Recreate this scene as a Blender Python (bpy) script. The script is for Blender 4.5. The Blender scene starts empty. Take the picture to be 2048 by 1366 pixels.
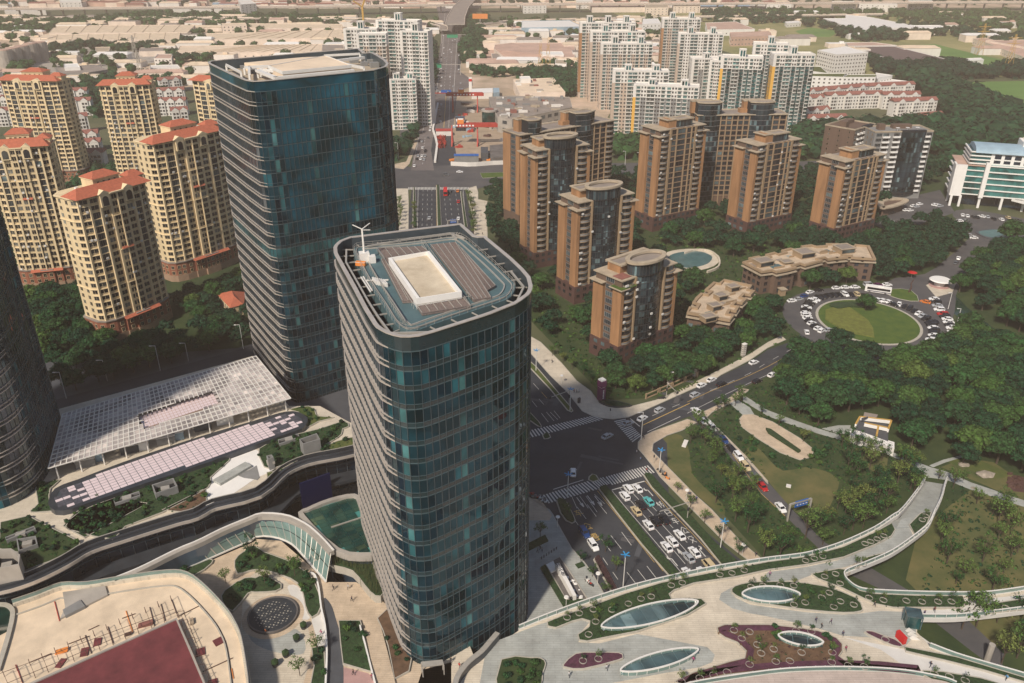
import bpy,math,random
from mathutils import Vector
R=math.radians
sc=bpy.context.scene
C=sc.collection
rnd=random.Random(7)
# ---------------- camera, sky, sun, exposure ----------------
CAM_H=155.0
FPX=1650.0
TH=math.atan(1650.0/3279.0)
cam=bpy.data.cameras.new('camera')
camo=bpy.data.objects.new('camera',cam);C.objects.link(camo)
camo.location=(0,0,CAM_H)
camo.rotation_euler=(R(90)-TH,0,0)
cam.sensor_width=36;cam.lens=FPX/2048*36
cam.clip_start=1;cam.clip_end=9000
sc.camera=camo
SUN_EL,SUN_AZ=44.0,208.0 # azimuth clockwise from +Y (the view direction)
w=bpy.data.worlds.new("World");sc.world=w;w.use_nodes=True
nt=w.node_tree
bg=nt.nodes['Background']
sky=nt.nodes.new('ShaderNodeTexSky');sky.sky_type='NISHITA';sky.sun_disc=False
sky.sun_elevation=R(SUN_EL);sky.sun_rotation=R(SUN_AZ);sky.dust_density=1.2;sky.air_density=1.0
nt.links.new(sky.outputs[0],bg.inputs[0]);bg.inputs[1].default_value=0.075
sl=bpy.data.lights.new('sun','SUN');sl.energy=3.9;sl.angle=R(4.0);sl.color=(1.0,0.89,0.76)
so=bpy.data.objects.new('sun',sl);C.objects.link(so)
sd=Vector((math.sin(R(SUN_AZ))*math.cos(R(SUN_EL)),math.cos(R(SUN_AZ))*math.cos(R(SUN_EL)),math.sin(R(SUN_EL))))
so.rotation_euler=sd.to_track_quat('Z','Y').to_euler();so.location=(0,0,300)
sc.view_settings.view_transform='Standard';sc.view_settings.look='None'
sc.view_settings.exposure=0.20;sc.view_settings.gamma=1
sc.render.engine='CYCLES'
sc.cycles.max_bounces=5;sc.cycles.volume_bounces=0
sc.cycles.diffuse_bounces=2;sc.cycles.glossy_bounces=3;sc.cycles.transmission_bounces=3;sc.cycles.transparent_max_bounces=6
HAZE=0.00020
# ---------------- survey helper: where a sight line meets height z ----------------
_S,_C=math.sin(TH),math.cos(TH)
def G(x,y,z=0.0):
 rx=(x-1024)/FPX;ry=-(y-683)/FPX
 fy=_C+ry*_S;fz=-_S+ry*_C
 k=(CAM_H-z)/(-fz)
 return(rx*k,fy*k)
def GL(pts,z=0.0):return[G(p[0],p[1],z) for p in pts]
def Q(ox,oy,s,pts):return[(ox+p[0]*s,oy+p[1]*s) for p in pts]
A4=0.25037
def ar(poly):
 return 0.5*sum(poly[i][0]*poly[(i+1)%len(poly)][1]-poly[(i+1)%len(poly)][0]*poly[i][1]for i in range(len(poly)))
def ccw(poly):return list(poly) if ar(poly)>0 else list(reversed(poly))
def smooth(pts,n=4,closed=True):
 out=[];m=len(pts)
 for i in range(m if closed else m-1):
  if closed:p0,p1,p2,p3=pts[i-1],pts[i],pts[(i+1)%m],pts[(i+2)%m]
  else:p0,p1,p2,p3=pts[max(i-1,0)],pts[i],pts[i+1],pts[min(i+2,m-1)]
  for k in range(n):
   t=k/n
   out.append(tuple(0.5*((2*p1[a])+(-p0[a]+p2[a])*t+(2*p0[a]-5*p1[a]+4*p2[a]-p3[a])*t*t+(-p0[a]+3*p1[a]-3*p2[a]+p3[a])*t**3) for a in(0,1)))
 if not closed:out.append(tuple(pts[-1][:2]))
 return out
def resample(pts,step,closed=False):
 P=list(pts)+([pts[0]]if closed else[])
 L=[0]
 for i in range(1,len(P)):L.append(L[-1]+math.dist(P[i],P[i-1]))
 n=max(2,int(round(L[-1]/step)));out=[];j=0
 for k in range(n+(0 if closed else 1)):
  t=L[-1]*k/n
  while j<len(L)-2 and L[j+1]<t:j+=1
  f=(t-L[j])/max(1e-9,L[j+1]-L[j])
  out.append((P[j][0]+(P[j+1][0]-P[j][0])*f,P[j][1]+(P[j+1][1]-P[j][1])*f))
 return out
def normals(path,closed=True):
 n=len(path);out=[]
 for i in range(n):
  a=path[i-1]if(closed or i>0) else path[i]
  b=path[(i+1)%n]if(closed or i<n-1) else path[i]
  dx,dy=b[0]-a[0],b[1]-a[1];l=math.hypot(dx,dy) or 1
  out.append((dy/l,-dx/l))
 return out
def offset(path,d,closed=True):
 N=normals(path,closed)
 return[(p[0]+n[0]*d,p[1]+n[1]*d) for p,n in zip(path,N)]
def inside(p,poly):
 c=False;n=len(poly)
 for i in range(n):
  a,b=poly[i],poly[i-1]
  if(a[1]>p[1])!=(b[1]>p[1]) and p[0]<(b[0]-a[0])*(p[1]-a[1])/(b[1]-a[1])+a[0]:c=not c
 return c
# ---------------- materials ----------------
M={}
def mat(name,col,rough=0.8,var=0.25,scale=0.3,metallic=0.0,col2=None,obj_col=False,spec=0.5,bump=0.0,island=0.0,detail=5,streak=False,tile=0.0):
 m=bpy.data.materials.new(name);m.use_nodes=True;M[name]=m
 t=m.node_tree;N=t.nodes;L=t.links;b=N['Principled BSDF']
 b.inputs['Roughness'].default_value=rough;b.inputs['Metallic'].default_value=metallic
 b.inputs['Specular IOR Level'].default_value=spec
 geo=N.new('ShaderNodeNewGeometry')
 noi=N.new('ShaderNodeTexNoise');noi.inputs['Scale'].default_value=scale;noi.inputs['Detail'].default_value=detail;noi.inputs['Roughness'].default_value=0.65
 mp=N.new('ShaderNodeMapping')
 if streak:mp.inputs['Scale'].default_value=(1,1,0.15)
 L.new(geo.outputs['Position'],mp.inputs[0]);L.new(mp.outputs[0],noi.inputs['Vector'])
 mx=N.new('ShaderNodeMix');mx.data_type='RGBA'
 if col2 is None:
  c1=tuple(c*(1-var) for c in col);c2=tuple(min(1,c*(1+var)) for c in col)
 else:c1,c2=col,col2
 mx.inputs['A'].default_value=(*c1,1);mx.inputs['B'].default_value=(*c2,1)
 rg=N.new('ShaderNodeMapRange');rg.inputs[1].default_value=0.3;rg.inputs[2].default_value=0.7
 L.new(noi.outputs['Fac'],rg.inputs[0]);L.new(rg.outputs[0],mx.inputs['Factor'])
 out=mx.outputs['Result']
 if tile:
  bt=N.new('ShaderNodeTexBrick');bt.inputs['Scale'].default_value=1/tile;bt.inputs['Mortar Size'].default_value=0.035;bt.inputs['Color1'].default_value=(1,1,1,1);bt.inputs['Color2'].default_value=(.93,.92,.91,1);bt.inputs['Mortar'].default_value=(.80,.79,.78,1);bt.inputs['Brick Width'].default_value=1.6;bt.inputs['Row Height'].default_value=.35
  L.new(geo.outputs['Position'],bt.inputs['Vector']);mt=N.new('ShaderNodeMix');mt.data_type='RGBA';mt.blend_type='MULTIPLY';mt.inputs['Factor'].default_value=1;L.new(out,mt.inputs['A']);L.new(bt.outputs[0],mt.inputs['B']);out=mt.outputs['Result']
 if obj_col:
  oi=N.new('ShaderNodeObjectInfo');mm=N.new('ShaderNodeMix');mm.data_type='RGBA';mm.blend_type='MULTIPLY';mm.inputs['Factor'].default_value=1
  L.new(out,mm.inputs['A']);L.new(oi.outputs['Color'],mm.inputs['B']);out=mm.outputs['Result']
 if island:
  oi=N.new('ShaderNodeObjectInfo');ad=N.new('ShaderNodeMath');ad.operation='ADD'
  L.new(geo.outputs['Random Per Island'],ad.inputs[0]);L.new(oi.outputs['Random'],ad.inputs[1])
  fr=N.new('ShaderNodeMath');fr.operation='FRACT';L.new(ad.outputs[0],fr.inputs[0])
  mr=N.new('ShaderNodeMapRange');mr.inputs[3].default_value=1-island;mr.inputs[4].default_value=1+island;L.new(fr.outputs[0],mr.inputs[0])
  hs=N.new('ShaderNodeHueSaturation');L.new(mr.outputs[0],hs.inputs['Value']);L.new(out,hs.inputs['Color']);out=hs.outputs[0]
 L.new(out,b.inputs['Base Color'])
 if bump:
  bp=N.new('ShaderNodeBump');bp.inputs['Strength'].default_value=bump;bp.inputs['Distance'].default_value=0.3
  L.new(noi.outputs['Fac'],bp.inputs['Height']);L.new(bp.outputs[0],b.inputs['Normal'])
 return m
def glass_mat(name,dark,light,thr=0.75,rough=0.06,spec=1.0,metallic=0.0,wav=0.0,tint=None):
 """panes: most dark, some with pale blinds behind; every pane is an island (or an object) of its own"""
 m=bpy.data.materials.new(name);m.use_nodes=True;M[name]=m
 t=m.node_tree;N=t.nodes;L=t.links;b=N['Principled BSDF']
 b.inputs['Roughness'].default_value=rough;b.inputs['Specular IOR Level'].default_value=spec;b.inputs['Metallic'].default_value=metallic
 if tint:b.inputs['Specular Tint'].default_value=(*tint,1)
 geo=N.new('ShaderNodeNewGeometry');oi=N.new('ShaderNodeObjectInfo')
 ad=N.new('ShaderNodeMath');ad.operation='ADD';fr=N.new('ShaderNodeMath');fr.operation='FRACT'
 L.new(geo.outputs['Random Per Island'],ad.inputs[0]);L.new(oi.outputs['Random'],ad.inputs[1]);L.new(ad.outputs[0],fr.inputs[0])
 cr=N.new('ShaderNodeValToRGB');e=cr.color_ramp.elements
 e[0].position=0;e[0].color=(*dark,1);e[1].position=1;e[1].color=(*light,1)
 mid=cr.color_ramp.elements.new(thr);mid.color=(*[d*0.8+l*0.2 for d,l in zip(dark,light)],1)
 L.new(fr.outputs[0],cr.inputs[0])
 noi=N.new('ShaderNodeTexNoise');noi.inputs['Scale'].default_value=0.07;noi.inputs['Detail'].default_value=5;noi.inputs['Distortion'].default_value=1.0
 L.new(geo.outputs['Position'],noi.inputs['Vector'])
 mr=N.new('ShaderNodeMapRange');mr.inputs[1].default_value=0.35;mr.inputs[2].default_value=0.65;mr.inputs[3].default_value=0.3;mr.inputs[4].default_value=1.9;L.new(noi.outputs['Fac'],mr.inputs[0])  # broad noise patches in the colour stand in for mirrored surroundings
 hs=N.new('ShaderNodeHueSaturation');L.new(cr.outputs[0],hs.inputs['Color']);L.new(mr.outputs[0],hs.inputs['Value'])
 L.new(hs.outputs[0],b.inputs['Base Color'])
 if wav:
  n2=N.new('ShaderNodeTexNoise');n2.inputs['Scale'].default_value=0.12;n2.inputs['Detail'].default_value=2
  bp=N.new('ShaderNodeBump');bp.inputs['Strength'].default_value=wav;bp.inputs['Distance'].default_value=0.6
  L.new(geo.outputs['Position'],n2.inputs['Vector']);L.new(n2.outputs['Fac'],bp.inputs['Height']);L.new(bp.outputs[0],b.inputs['Normal'])
 return m
def leaf_mat(name,c1,c2,c3):
 m=bpy.data.materials.new(name);m.use_nodes=True;M[name]=m
 t=m.node_tree;N=t.nodes;L=t.links;b=N['Principled BSDF']
 b.inputs['Roughness'].default_value=0.75;b.inputs['Specular IOR Level'].default_value=0.25
 geo=N.new('ShaderNodeNewGeometry');oi=N.new('ShaderNodeObjectInfo')
 cr=N.new('ShaderNodeValToRGB');e=cr.color_ramp.elements
 e[0].color=(*c1,1);e[1].color=(*c3,1);k=e.new(0.6);k.color=(*c2,1)
 L.new(oi.outputs['Random'],cr.inputs[0])
 mr=N.new('ShaderNodeMapRange');mr.inputs[3].default_value=0.45;mr.inputs[4].default_value=1.65;L.new(geo.outputs['Random Per Island'],mr.inputs[0])
 hs=N.new('ShaderNodeHueSaturation');L.new(cr.outputs[0],hs.inputs['Color']);L.new(mr.outputs[0],hs.inputs['Value'])
 L.new(hs.outputs[0],b.inputs['Base Color'])
 return m
KIDS={}
# ---------------- mesh builder ----------------
class MB:
 def __init__(s):s.v=[];s.f=[];s.mi=[];s.mats=[]
 def m(s,name):
  if name not in s.mats:s.mats.append(name)
  s.k=s.mats.index(name);return s
 k=0
 def face(s,pts):
  n=len(s.v);s.v+=[tuple(p) for p in pts];s.f.append(tuple(range(n,n+len(pts))));s.mi.append(s.k)
 def faces(s,vs,fs):
  n=len(s.v);s.v+=[tuple(p) for p in vs]
  for f in fs:s.f.append(tuple(i+n for i in f));s.mi.append(s.k)
 def box(s,cx,cy,cz,sx,sy,sz,a=0.0):
  """cz is the base height, a the rotation about Z"""
  ca,sa=math.cos(a),math.sin(a);vs=[]
  for z in(cz,cz+sz):
   for x,y in((-1,-1),(1,-1),(1,1),(-1,1)):
    X,Y=x*sx/2,y*sy/2;vs.append((cx+X*ca-Y*sa,cy+X*sa+Y*ca,z))
  s.faces(vs,[(3,2,1,0),(4,5,6,7),(0,1,5,4),(1,2,6,5),(2,3,7,6),(3,0,4,7)]);return s
 def prism(s,poly,z0,z1,top=True,bot=False):
  p=ccw(poly);n=len(p)
  s.faces([(x,y,z0) for x,y in p]+[(x,y,z1) for x,y in p],[(i,(i+1)%n,n+(i+1)%n,n+i) for i in range(n)]+([tuple(range(n,2*n))]if top else[])+([tuple(reversed(range(n)))]if bot else[]));return s
 def flat(s,poly,z):s.face([(x,y,z) for x,y in ccw(poly)]);return s
 def bar(s,a,b,w,h=None):
  """beam of width w and height h (or round-ish) between 3-D points"""
  h=h or w;a,b=Vector(a),Vector(b);d=b-a
  if d.length<1e-6:return s
  d.normalize();up=Vector((0,0,1)) if abs(d.z)<0.95 else Vector((1,0,0))
  r=d.cross(up).normalized()*w/2;u=r.cross(d).normalized()*h/2
  vs=[a-r-u,a+r-u,a+r+u,a-r+u,b-r-u,b+r-u,b+r+u,b-r+u]
  s.faces([tuple(v) for v in vs],[(0,1,2,3),(7,6,5,4),(0,4,5,1),(1,5,6,2),(2,6,7,3),(3,7,4,0)]);return s
 def cyl(s,cx,cy,z0,z1,r0,r1=None,n=8,cap=True):
  r1=r0 if r1 is None else r1
  vs=[(cx+r0*math.cos(2*math.pi*i/n),cy+r0*math.sin(2*math.pi*i/n),z0) for i in range(n)]+[(cx+r1*math.cos(2*math.pi*i/n),cy+r1*math.sin(2*math.pi*i/n),z1) for i in range(n)]
  s.faces(vs,[(i,(i+1)%n,n+(i+1)%n,n+i) for i in range(n)]+([tuple(range(n,2*n))]if cap else[]));return s
 def band(s,path,z0,z1,d0,d1,closed=True):
  """solid ring following path between offsets d0 (inner) and d1 (outer); d may be a list"""
  N=normals(path,closed);n=len(path)
  f=lambda d,i:d[i]if isinstance(d,(list,tuple)) else d
  zz=lambda z,i:z[i]if isinstance(z,(list,tuple)) else z
  vs=[]
  for i,(p,q) in enumerate(zip(path,N)):
   a,b=f(d0,i),f(d1,i)
   for d,z in((a,zz(z0,i)),(b,zz(z0,i)),(b,zz(z1,i)),(a,zz(z1,i))):vs.append((p[0]+q[0]*d,p[1]+q[1]*d,z))
  fs=[]
  for i in range(n if closed else n-1):
   a,b=4*i,4*((i+1)%n)
   for k in range(4):fs.append((a+k,b+k,b+(k+1)%4,a+(k+1)%4))
  if not closed:fs+=[(0,1,2,3),(4*n-1,4*n-2,4*n-3,4*n-4)]
  s.faces(vs,fs);return s
 def loft(s,secs,cap=True):
  n=len(secs[0]);vs=[p for sec in secs for p in sec];fs=[]
  for i in range(len(secs)-1):
   for k in range(n):
    fs.append((i*n+k,i*n+(k+1)%n,(i+1)*n+(k+1)%n,(i+1)*n+k))
  if cap:fs+=[tuple(reversed(range(n))),tuple(range((len(secs)-1)*n,len(secs)*n))]
  s.faces(vs,fs);return s
 def mesh(s,name,loc=(0,0,0)):
  me=bpy.data.meshes.new(name)
  lx,ly,lz=loc
  me.from_pydata([(x-lx,y-ly,z-lz) for x,y,z in s.v],[],s.f)
  for k in s.mats:me.materials.append(M[k])
  if len(s.mats)>1:me.polygons.foreach_set('material_index',s.mi)
  me.update();return me
def link(name,me,parent=None,loc=(0,0,0),kind=None):
 o=bpy.data.objects.new(name,me);C.objects.link(o);o.location=loc
 if parent:o.parent=parent
 if kind:o['kind']=kind
 return o
def part(name,mb,parent,label=None,kind=None):
 """coordinates are world; the child's local frame is its thing's (things are unrotated while they are built)"""
 root=parent if parent.parent is None else parent.parent
 o=link(name,mb.mesh(name,tuple(root.location)),parent,kind=kind)
 if label:o['label']=label
 KIDS.setdefault(parent.name,[]).append(o)
 return o
def thing(name,label,cat,loc,group=None):
 o=bpy.data.objects.new(name,None);C.objects.link(o);o.location=loc;o.empty_display_size=0.5
 o['label']=label;o['category']=cat
 if group:o['group']=group
 return o
def solo(name,mb,label,cat,loc=None,group=None):
 if loc is None:loc=(mb.v[0][0],mb.v[0][1],min(v[2]for v in mb.v))
 o=link(name,mb.mesh(name,loc),None,loc);o['label']=label;o['category']=cat
 if group:o['group']=group
 return o
def struct(name,mb):return link(name,mb.mesh(name),kind='structure')
def cen(poly):return(sum(p[0]for p in poly)/len(poly),sum(p[1]for p in poly)/len(poly))
def copy_tree(o,parent=None):
 c=o.copy();C.objects.link(c);c.parent=parent
 for ch in KIDS.get(o.name,[]):copy_tree(ch,c)
 return c
# ---------------- palette ----------------
mat('asphalt',(0.026,0.030,0.038),0.85,scale=0.11,col2=(0.052,0.056,0.064),detail=9)
mat('asphalt_old',(0.058,0.060,0.066),0.85,scale=0.1,col2=(0.105,0.10,0.10),detail=9)
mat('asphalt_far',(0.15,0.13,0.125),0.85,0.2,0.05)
mat('ground_mix',(0.035,0.06,0.022),0.95,scale=0.012,col2=(0.12,0.12,0.06))
mat('far_soil',(0.17,0.15,0.08),0.95,scale=0.014,col2=(0.72,0.54,0.42),detail=9)  # far ground paled: some of the haze is put into its colour
mat('far_fields',(0.08,0.12,0.03),0.95,scale=0.01,col2=(0.36,0.32,0.14),detail=9)
mat('court_floor',(0.50,0.42,0.37),0.85,0.14,0.3,tile=1.8)
mat('bay_frame',(0.045,0.045,0.05),0.5,0.2,0.3)
mat('garden_soil',(0.014,0.036,0.009),0.95,scale=0.12,col2=(0.045,0.068,0.018),detail=9)
mat('lawn',(0.045,0.08,0.016),0.95,scale=0.2,col2=(0.11,0.12,0.03),detail=9,bump=0.2)
mat('dry_lawn',(0.045,0.075,0.02),0.95,scale=0.1,col2=(0.16,0.135,0.05),detail=10,bump=0.2)
mat('green_field',(0.07,0.17,0.03),0.95,scale=0.02,col2=(0.13,0.24,0.05))
mat('bright_lawn',(0.035,0.085,0.010),0.95,scale=0.25,col2=(0.085,0.13,0.015),detail=9)
mat('yellow_shrub',(0.13,0.145,0.025),0.95,0.3,0.6,bump=0.4)
mat('hedge',(0.022,0.05,0.014),0.95,0.5,1.2,bump=1.0)
mat('hedge_purple',(0.045,0.02,0.022),0.95,0.5,1.2,bump=1.0)
mat('purple_bed',(0.085,0.028,0.05),0.95,0.4,0.8,bump=0.5)
mat('brown_bed',(0.12,0.07,0.04),0.95,0.4,0.5,bump=0.5)
mat('paving_tan',(0.55,0.44,0.32),0.85,0.2,0.25,tile=1.6)
mat('paving_cream',(0.60,0.535,0.43),0.85,0.16,0.2,tile=1.8)
mat('paving_grey',(0.37,0.385,0.36),0.85,0.2,0.25,tile=2.0)
mat('paving_pale',(0.62,0.60,0.56),0.8,0.08,0.3)
mat('paving_dark',(0.07,0.075,0.085),0.8,0.15,0.3)
mat('paving_pink',(0.42,0.26,0.24),0.85,0.12,0.3)
mat('kerb',(0.42,0.39,0.33),0.8,0.12,0.8)
mat('line_white',(0.62,0.60,0.55),0.7,0.15,1.5)
mat('line_yellow',(0.55,0.36,0.10),0.7,0.15,1.5)
mat('water',(0.02,0.045,0.03),0.12,0.2,0.05,spec=0.7)
mat('pool_water',(0.08,0.16,0.17),0.15,0.2,0.2,spec=0.6)
mat('cream_wall',(0.68,0.54,0.33),0.85,0.14,0.25,streak=True)
mat('cream_trim',(0.76,0.61,0.38),0.8,0.1,0.4)
mat('red_tile',(0.42,0.12,0.065),0.8,0.2,1.0)
mat('brick_wall',(0.26,0.095,0.055),0.85,0.2,0.6)
mat('stone_base',(0.33,0.22,0.15),0.85,0.15,0.4)
mat('orange_wall',(0.34,0.18,0.085),0.85,0.28,0.35,streak=True)
mat('brown_wall',(0.13,0.085,0.062),0.85,0.15,0.2,streak=True)
mat('tan_trim',(0.33,0.235,0.145),0.8,0.1,0.3)
mat('dark_brown',(0.085,0.042,0.036),0.8,0.2,0.4)
mat('roof_slab',(0.40,0.33,0.24),0.85,0.2,0.3)
mat('white_wall',(0.72,0.69,0.64),0.8,0.08,0.2,streak=True)
mat('white_clean',(0.80,0.78,0.74),0.6,0.05,0.3)
mat('beige_wall',(0.50,0.40,0.32),0.85,0.1,0.2,streak=True)
mat('yellow_wall',(0.75,0.42,0.08),0.85,0.08,0.2,streak=True)
mat('grey_wall',(0.22,0.22,0.215),0.8,0.15,0.3)
mat('concrete',(0.36,0.33,0.29),0.85,0.2,0.15)
mat('roof_tan',(0.72,0.58,0.43),0.85,0.15,0.08)
mat('roof_grey',(0.27,0.23,0.20),0.85,0.2,0.1)
mat('roof_dark',(0.12,0.085,0.08),0.8,0.15,0.1)
mat('roof_pink',(0.50,0.34,0.27),0.85,0.2,0.05)
mat('roof_redbrown',(0.25,0.10,0.08),0.85,0.25,0.5)
mat('roof_blue',(0.30,0.42,0.50),0.6,0.15,0.2)
mat('far_wall',(0.78,0.66,0.55),0.85,0.15,0.1)  # far walls paled too, carrying part of the haze in their colour
mat('deck_blue',(0.075,0.135,0.15),0.7,0.15,0.25)
mat('louver',(0.20,0.16,0.145),0.7,0.3,2.5)
mat('rail_metal',(0.46,0.43,0.38),0.45,0.1,1.0,metallic=0.3)
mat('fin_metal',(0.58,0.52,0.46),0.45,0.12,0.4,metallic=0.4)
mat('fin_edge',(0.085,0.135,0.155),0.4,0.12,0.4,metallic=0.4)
mat('fin_dark',(0.10,0.13,0.15),0.35,0.15,0.4,metallic=0.5)
mat('spandrel',(0.012,0.03,0.038),0.2,0.3,0.2,spec=0.8)
mat('void_dark',(0.008,0.01,0.014),0.8,0.2,0.5)
mat('white_metal',(0.72,0.70,0.66),0.45,0.06,0.6)
mat('helipad_floor',(0.46,0.38,0.27),0.9,scale=0.25,col2=(0.66,0.57,0.43),detail=8)
mat('maroon_slab',(0.10,0.022,0.026),0.7,scale=0.25,col2=(0.20,0.045,0.05),detail=9)
mat('roof_sand',(0.68,0.55,0.40),0.9,0.2,0.14,detail=9)
mat('car_paint',(0.95,0.95,0.95),0.25,0.03,0.5,obj_col=True,spec=0.6)
mat('car_glass',(0.012,0.014,0.018),0.08,0.1,1.0,spec=0.8)
mat('tyre',(0.015,0.015,0.015),0.8,0.1,2.0)
mat('lamp_lens',(0.75,0.75,0.72),0.2,0.05,2.0)
mat('tail_lens',(0.45,0.02,0.02),0.3,0.05,2.0)
mat('skin',(0.45,0.27,0.18),0.6,0.05,5)
mat('cloth',(0.9,0.9,0.9),0.85,0.1,5,obj_col=True)
mat('trousers',(0.03,0.035,0.05),0.85,0.2,5)
mat('hair',(0.012,0.010,0.009),0.6,0.2,8)
mat('bark',(0.075,0.055,0.04),0.9,0.3,2)
mat('crane_red',(0.42,0.045,0.03),0.6,0.2,0.3)
mat('crane_yellow',(0.55,0.33,0.08),0.6,0.1,0.3)
mat('screen_blue',(0.001,0.004,0.045),0.3,0.05,0.3)
mat('sign_blue',(0.02,0.12,0.42),0.5,0.1,0.5)
mat('lamp_blue',(0.03,0.26,0.55),0.5,0.1,0.5)
mat('sign_green',(0.02,0.28,0.14),0.5,0.1,0.5)
mat('sign_purple',(0.12,0.02,0.08),0.6,0.15,0.5)
mat('red_paint',(0.55,0.02,0.02),0.5,0.1,0.5)
mat('orange_paint',(0.75,0.25,0.05),0.6,0.1,0.5)
mat('teal_frame',(0.05,0.22,0.20),0.5,0.15,0.5)
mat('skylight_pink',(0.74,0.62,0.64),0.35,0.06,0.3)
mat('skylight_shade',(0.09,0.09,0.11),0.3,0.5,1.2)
mat('rail_glass',(0.16,0.24,0.22),0.1,0.15,0.4,spec=0.8)
mat('dirt',(0.36,0.28,0.20),0.95,0.2,0.1)
mat('gravel_dark',(0.13,0.12,0.115),0.95,0.3,0.2)
mat('rock',(0.30,0.26,0.21),0.9,0.35,0.8)
mat('scaffold',(0.10,0.055,0.045),0.6,0.2,1)
mat('disc_dark',(0.03,0.035,0.042),0.6,0.2,0.5)
mat('ledge_metal',(0.075,0.085,0.10),0.35,0.25,0.2,metallic=0.5)
mat('reed',(0.03,0.055,0.014),0.9,scale=0.8,col2=(0.10,0.11,0.035))
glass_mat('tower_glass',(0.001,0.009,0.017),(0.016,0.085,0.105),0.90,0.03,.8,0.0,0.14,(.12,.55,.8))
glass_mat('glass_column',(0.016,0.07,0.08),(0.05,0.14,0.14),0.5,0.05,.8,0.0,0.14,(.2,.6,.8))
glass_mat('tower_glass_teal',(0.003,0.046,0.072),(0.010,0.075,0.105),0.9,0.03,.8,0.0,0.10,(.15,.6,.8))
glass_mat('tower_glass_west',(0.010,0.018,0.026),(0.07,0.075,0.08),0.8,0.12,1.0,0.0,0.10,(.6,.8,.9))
glass_mat('skylight_grey',(0.05,0.09,0.10),(0.12,0.18,0.19),0.8,0.1,0.6)
glass_mat('mall_glass',(0.010,0.018,0.032),(0.05,0.075,0.10),0.8,0.08,0.9)
glass_mat('window_glass',(0.008,0.009,0.014),(0.14,0.15,0.14),0.8,0.15,0.3)
glass_mat('bay_glass',(0.008,0.013,0.020),(0.10,0.15,0.16),0.82,0.10,0.45)
glass_mat('teal_glass',(0.008,0.045,0.05),(0.04,0.16,0.15),0.8,0.08,0.8)
glass_mat('court_glass',(0.006,0.04,0.035),(0.10,0.13,0.06),0.8,0.1,0.8)
glass_mat('canopy_glass',(0.27,0.24,0.23),(0.50,0.44,0.40),0.6,0.3,0.5)
leaf_mat('leaf_dark',(0.005,0.028,0.013),(0.010,0.046,0.016),(0.028,0.070,0.016))
leaf_mat('leaf_mid',(0.008,0.042,0.015),(0.018,0.066,0.016),(0.050,0.096,0.018))
leaf_mat('leaf_olive',(0.018,0.060,0.012),(0.034,0.085,0.016),(0.062,0.10,0.02))
leaf_mat('leaf_light',(0.050,0.10,0.022),(0.075,0.13,0.028),(0.12,0.14,0.035))
# ---------------- windows as objects ----------------
def window_mesh(name,glass,frame,mull=1,fw=0.05,ledge=False):
 b=MB();b.m(glass);b.face([(-0.5,-0.04,0),(0.5,-0.04,0),(0.5,-0.04,1),(-0.5,-0.04,1)])
 b.m(frame)
 for x in(-0.5+fw/2,0.5-fw/2):b.box(x,-0.04,0,fw,0.12,1)
 b.box(0,-0.04,0.985-fw,1,0.12,fw);b.box(0,-0.05,-0.02,1.02,0.16,fw)
 for k in range(mull):b.box(-0.5+(k+1)/(mull+1),-0.05,fw,fw*0.6,0.05,0.93-fw)
 return b
WIN={k:window_mesh(k,g,f,m).mesh('window') for k,(g,f,m) in dict(
 cream=('window_glass','cream_trim',1),brown=('window_glass','tan_trim',1),bay=('bay_glass','grey_wall',3),white=('window_glass','white_wall',1),
 teal=('teal_glass','white_wall',2),dark=('bay_glass','dark_brown',1),grey=('window_glass','grey_wall',2)).items()}
CAMV=Vector((0,0,CAM_H))
def place_windows(parent,recs,cap=100,stuff_name='window_grid'):
 """recs: (x, y, z, angle, width, height, kind); every window is a part; past the cap the smallest-looking become one part"""
 L=parent.location;sc_=[]
 for r in recs:
  x,y,z,a,ww,hh,k=r
  out=Vector((math.sin(a),-math.cos(a),0));v=CAMV-Vector((x,y,z));d=v.length
  f=out.dot(v)/d
  sc_.append((ww*hh*max(f,0.0)/d/d if f>0.02 else-1,r))
 sc_.sort(key=lambda t:-t[0])
 for s_,r in sc_[:cap]:
  x,y,z,a,ww,hh,k=r
  o=bpy.data.objects.new('window',WIN[k]);C.objects.link(o);o.parent=parent
  o.location=(x-L.x,y-L.y,z-L.z);o.rotation_euler=(0,0,a);o.scale=(ww,1,hh)
 rest=sc_[cap:]
 if rest:
  b=MB()
  for s_,(x,y,z,a,ww,hh,k) in rest:
   ca,sa=math.cos(a),math.sin(a);me=WIN[k]
   g,fr=me.materials[0].name,me.materials[1].name
   ox,oy=math.sin(a)*0.04,-math.cos(a)*0.04
   p=lambda u,h,o=1.0:(x+ca*u+ox*o,y+sa*u+oy*o,z+h)
   b.m(g);b.face([p(-ww/2,0),p(ww/2,0),p(ww/2,hh),p(-ww/2,hh)])
   if s_>0:b.m(fr);b.bar(p(0,0,1.5),p(0,hh,1.5),0.08,0.05);b.bar(p(-ww/2,0,2),p(ww/2,0,2),0.1,0.1)
  part('window',b,parent,kind='stuff')
def edge_frame(p0,p1):
 dx,dy=p1[0]-p0[0],p1[1]-p0[1];l=math.hypot(dx,dy);return(dx/l,dy/l),l,math.atan2(dy,dx)
def on_edge(p0,p1,u,out=0.0):
 (ux,uy),l,a=edge_frame(p0,p1);return(p0[0]+ux*u+uy*out,p0[1]+uy*u-ux*out)
_ab=MB();_ab.m('white_metal').box(0,0,0,.95,.45,.75);AC=_ab.mesh('air_conditioner')
def put_ac(t,x,y,z,a):
 o=bpy.data.objects.new('air_conditioner',AC);C.objects.link(o);o.parent=t;o.location=(x-t.location.x,y-t.location.y,z);o.rotation_euler=(0,0,a)
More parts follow.
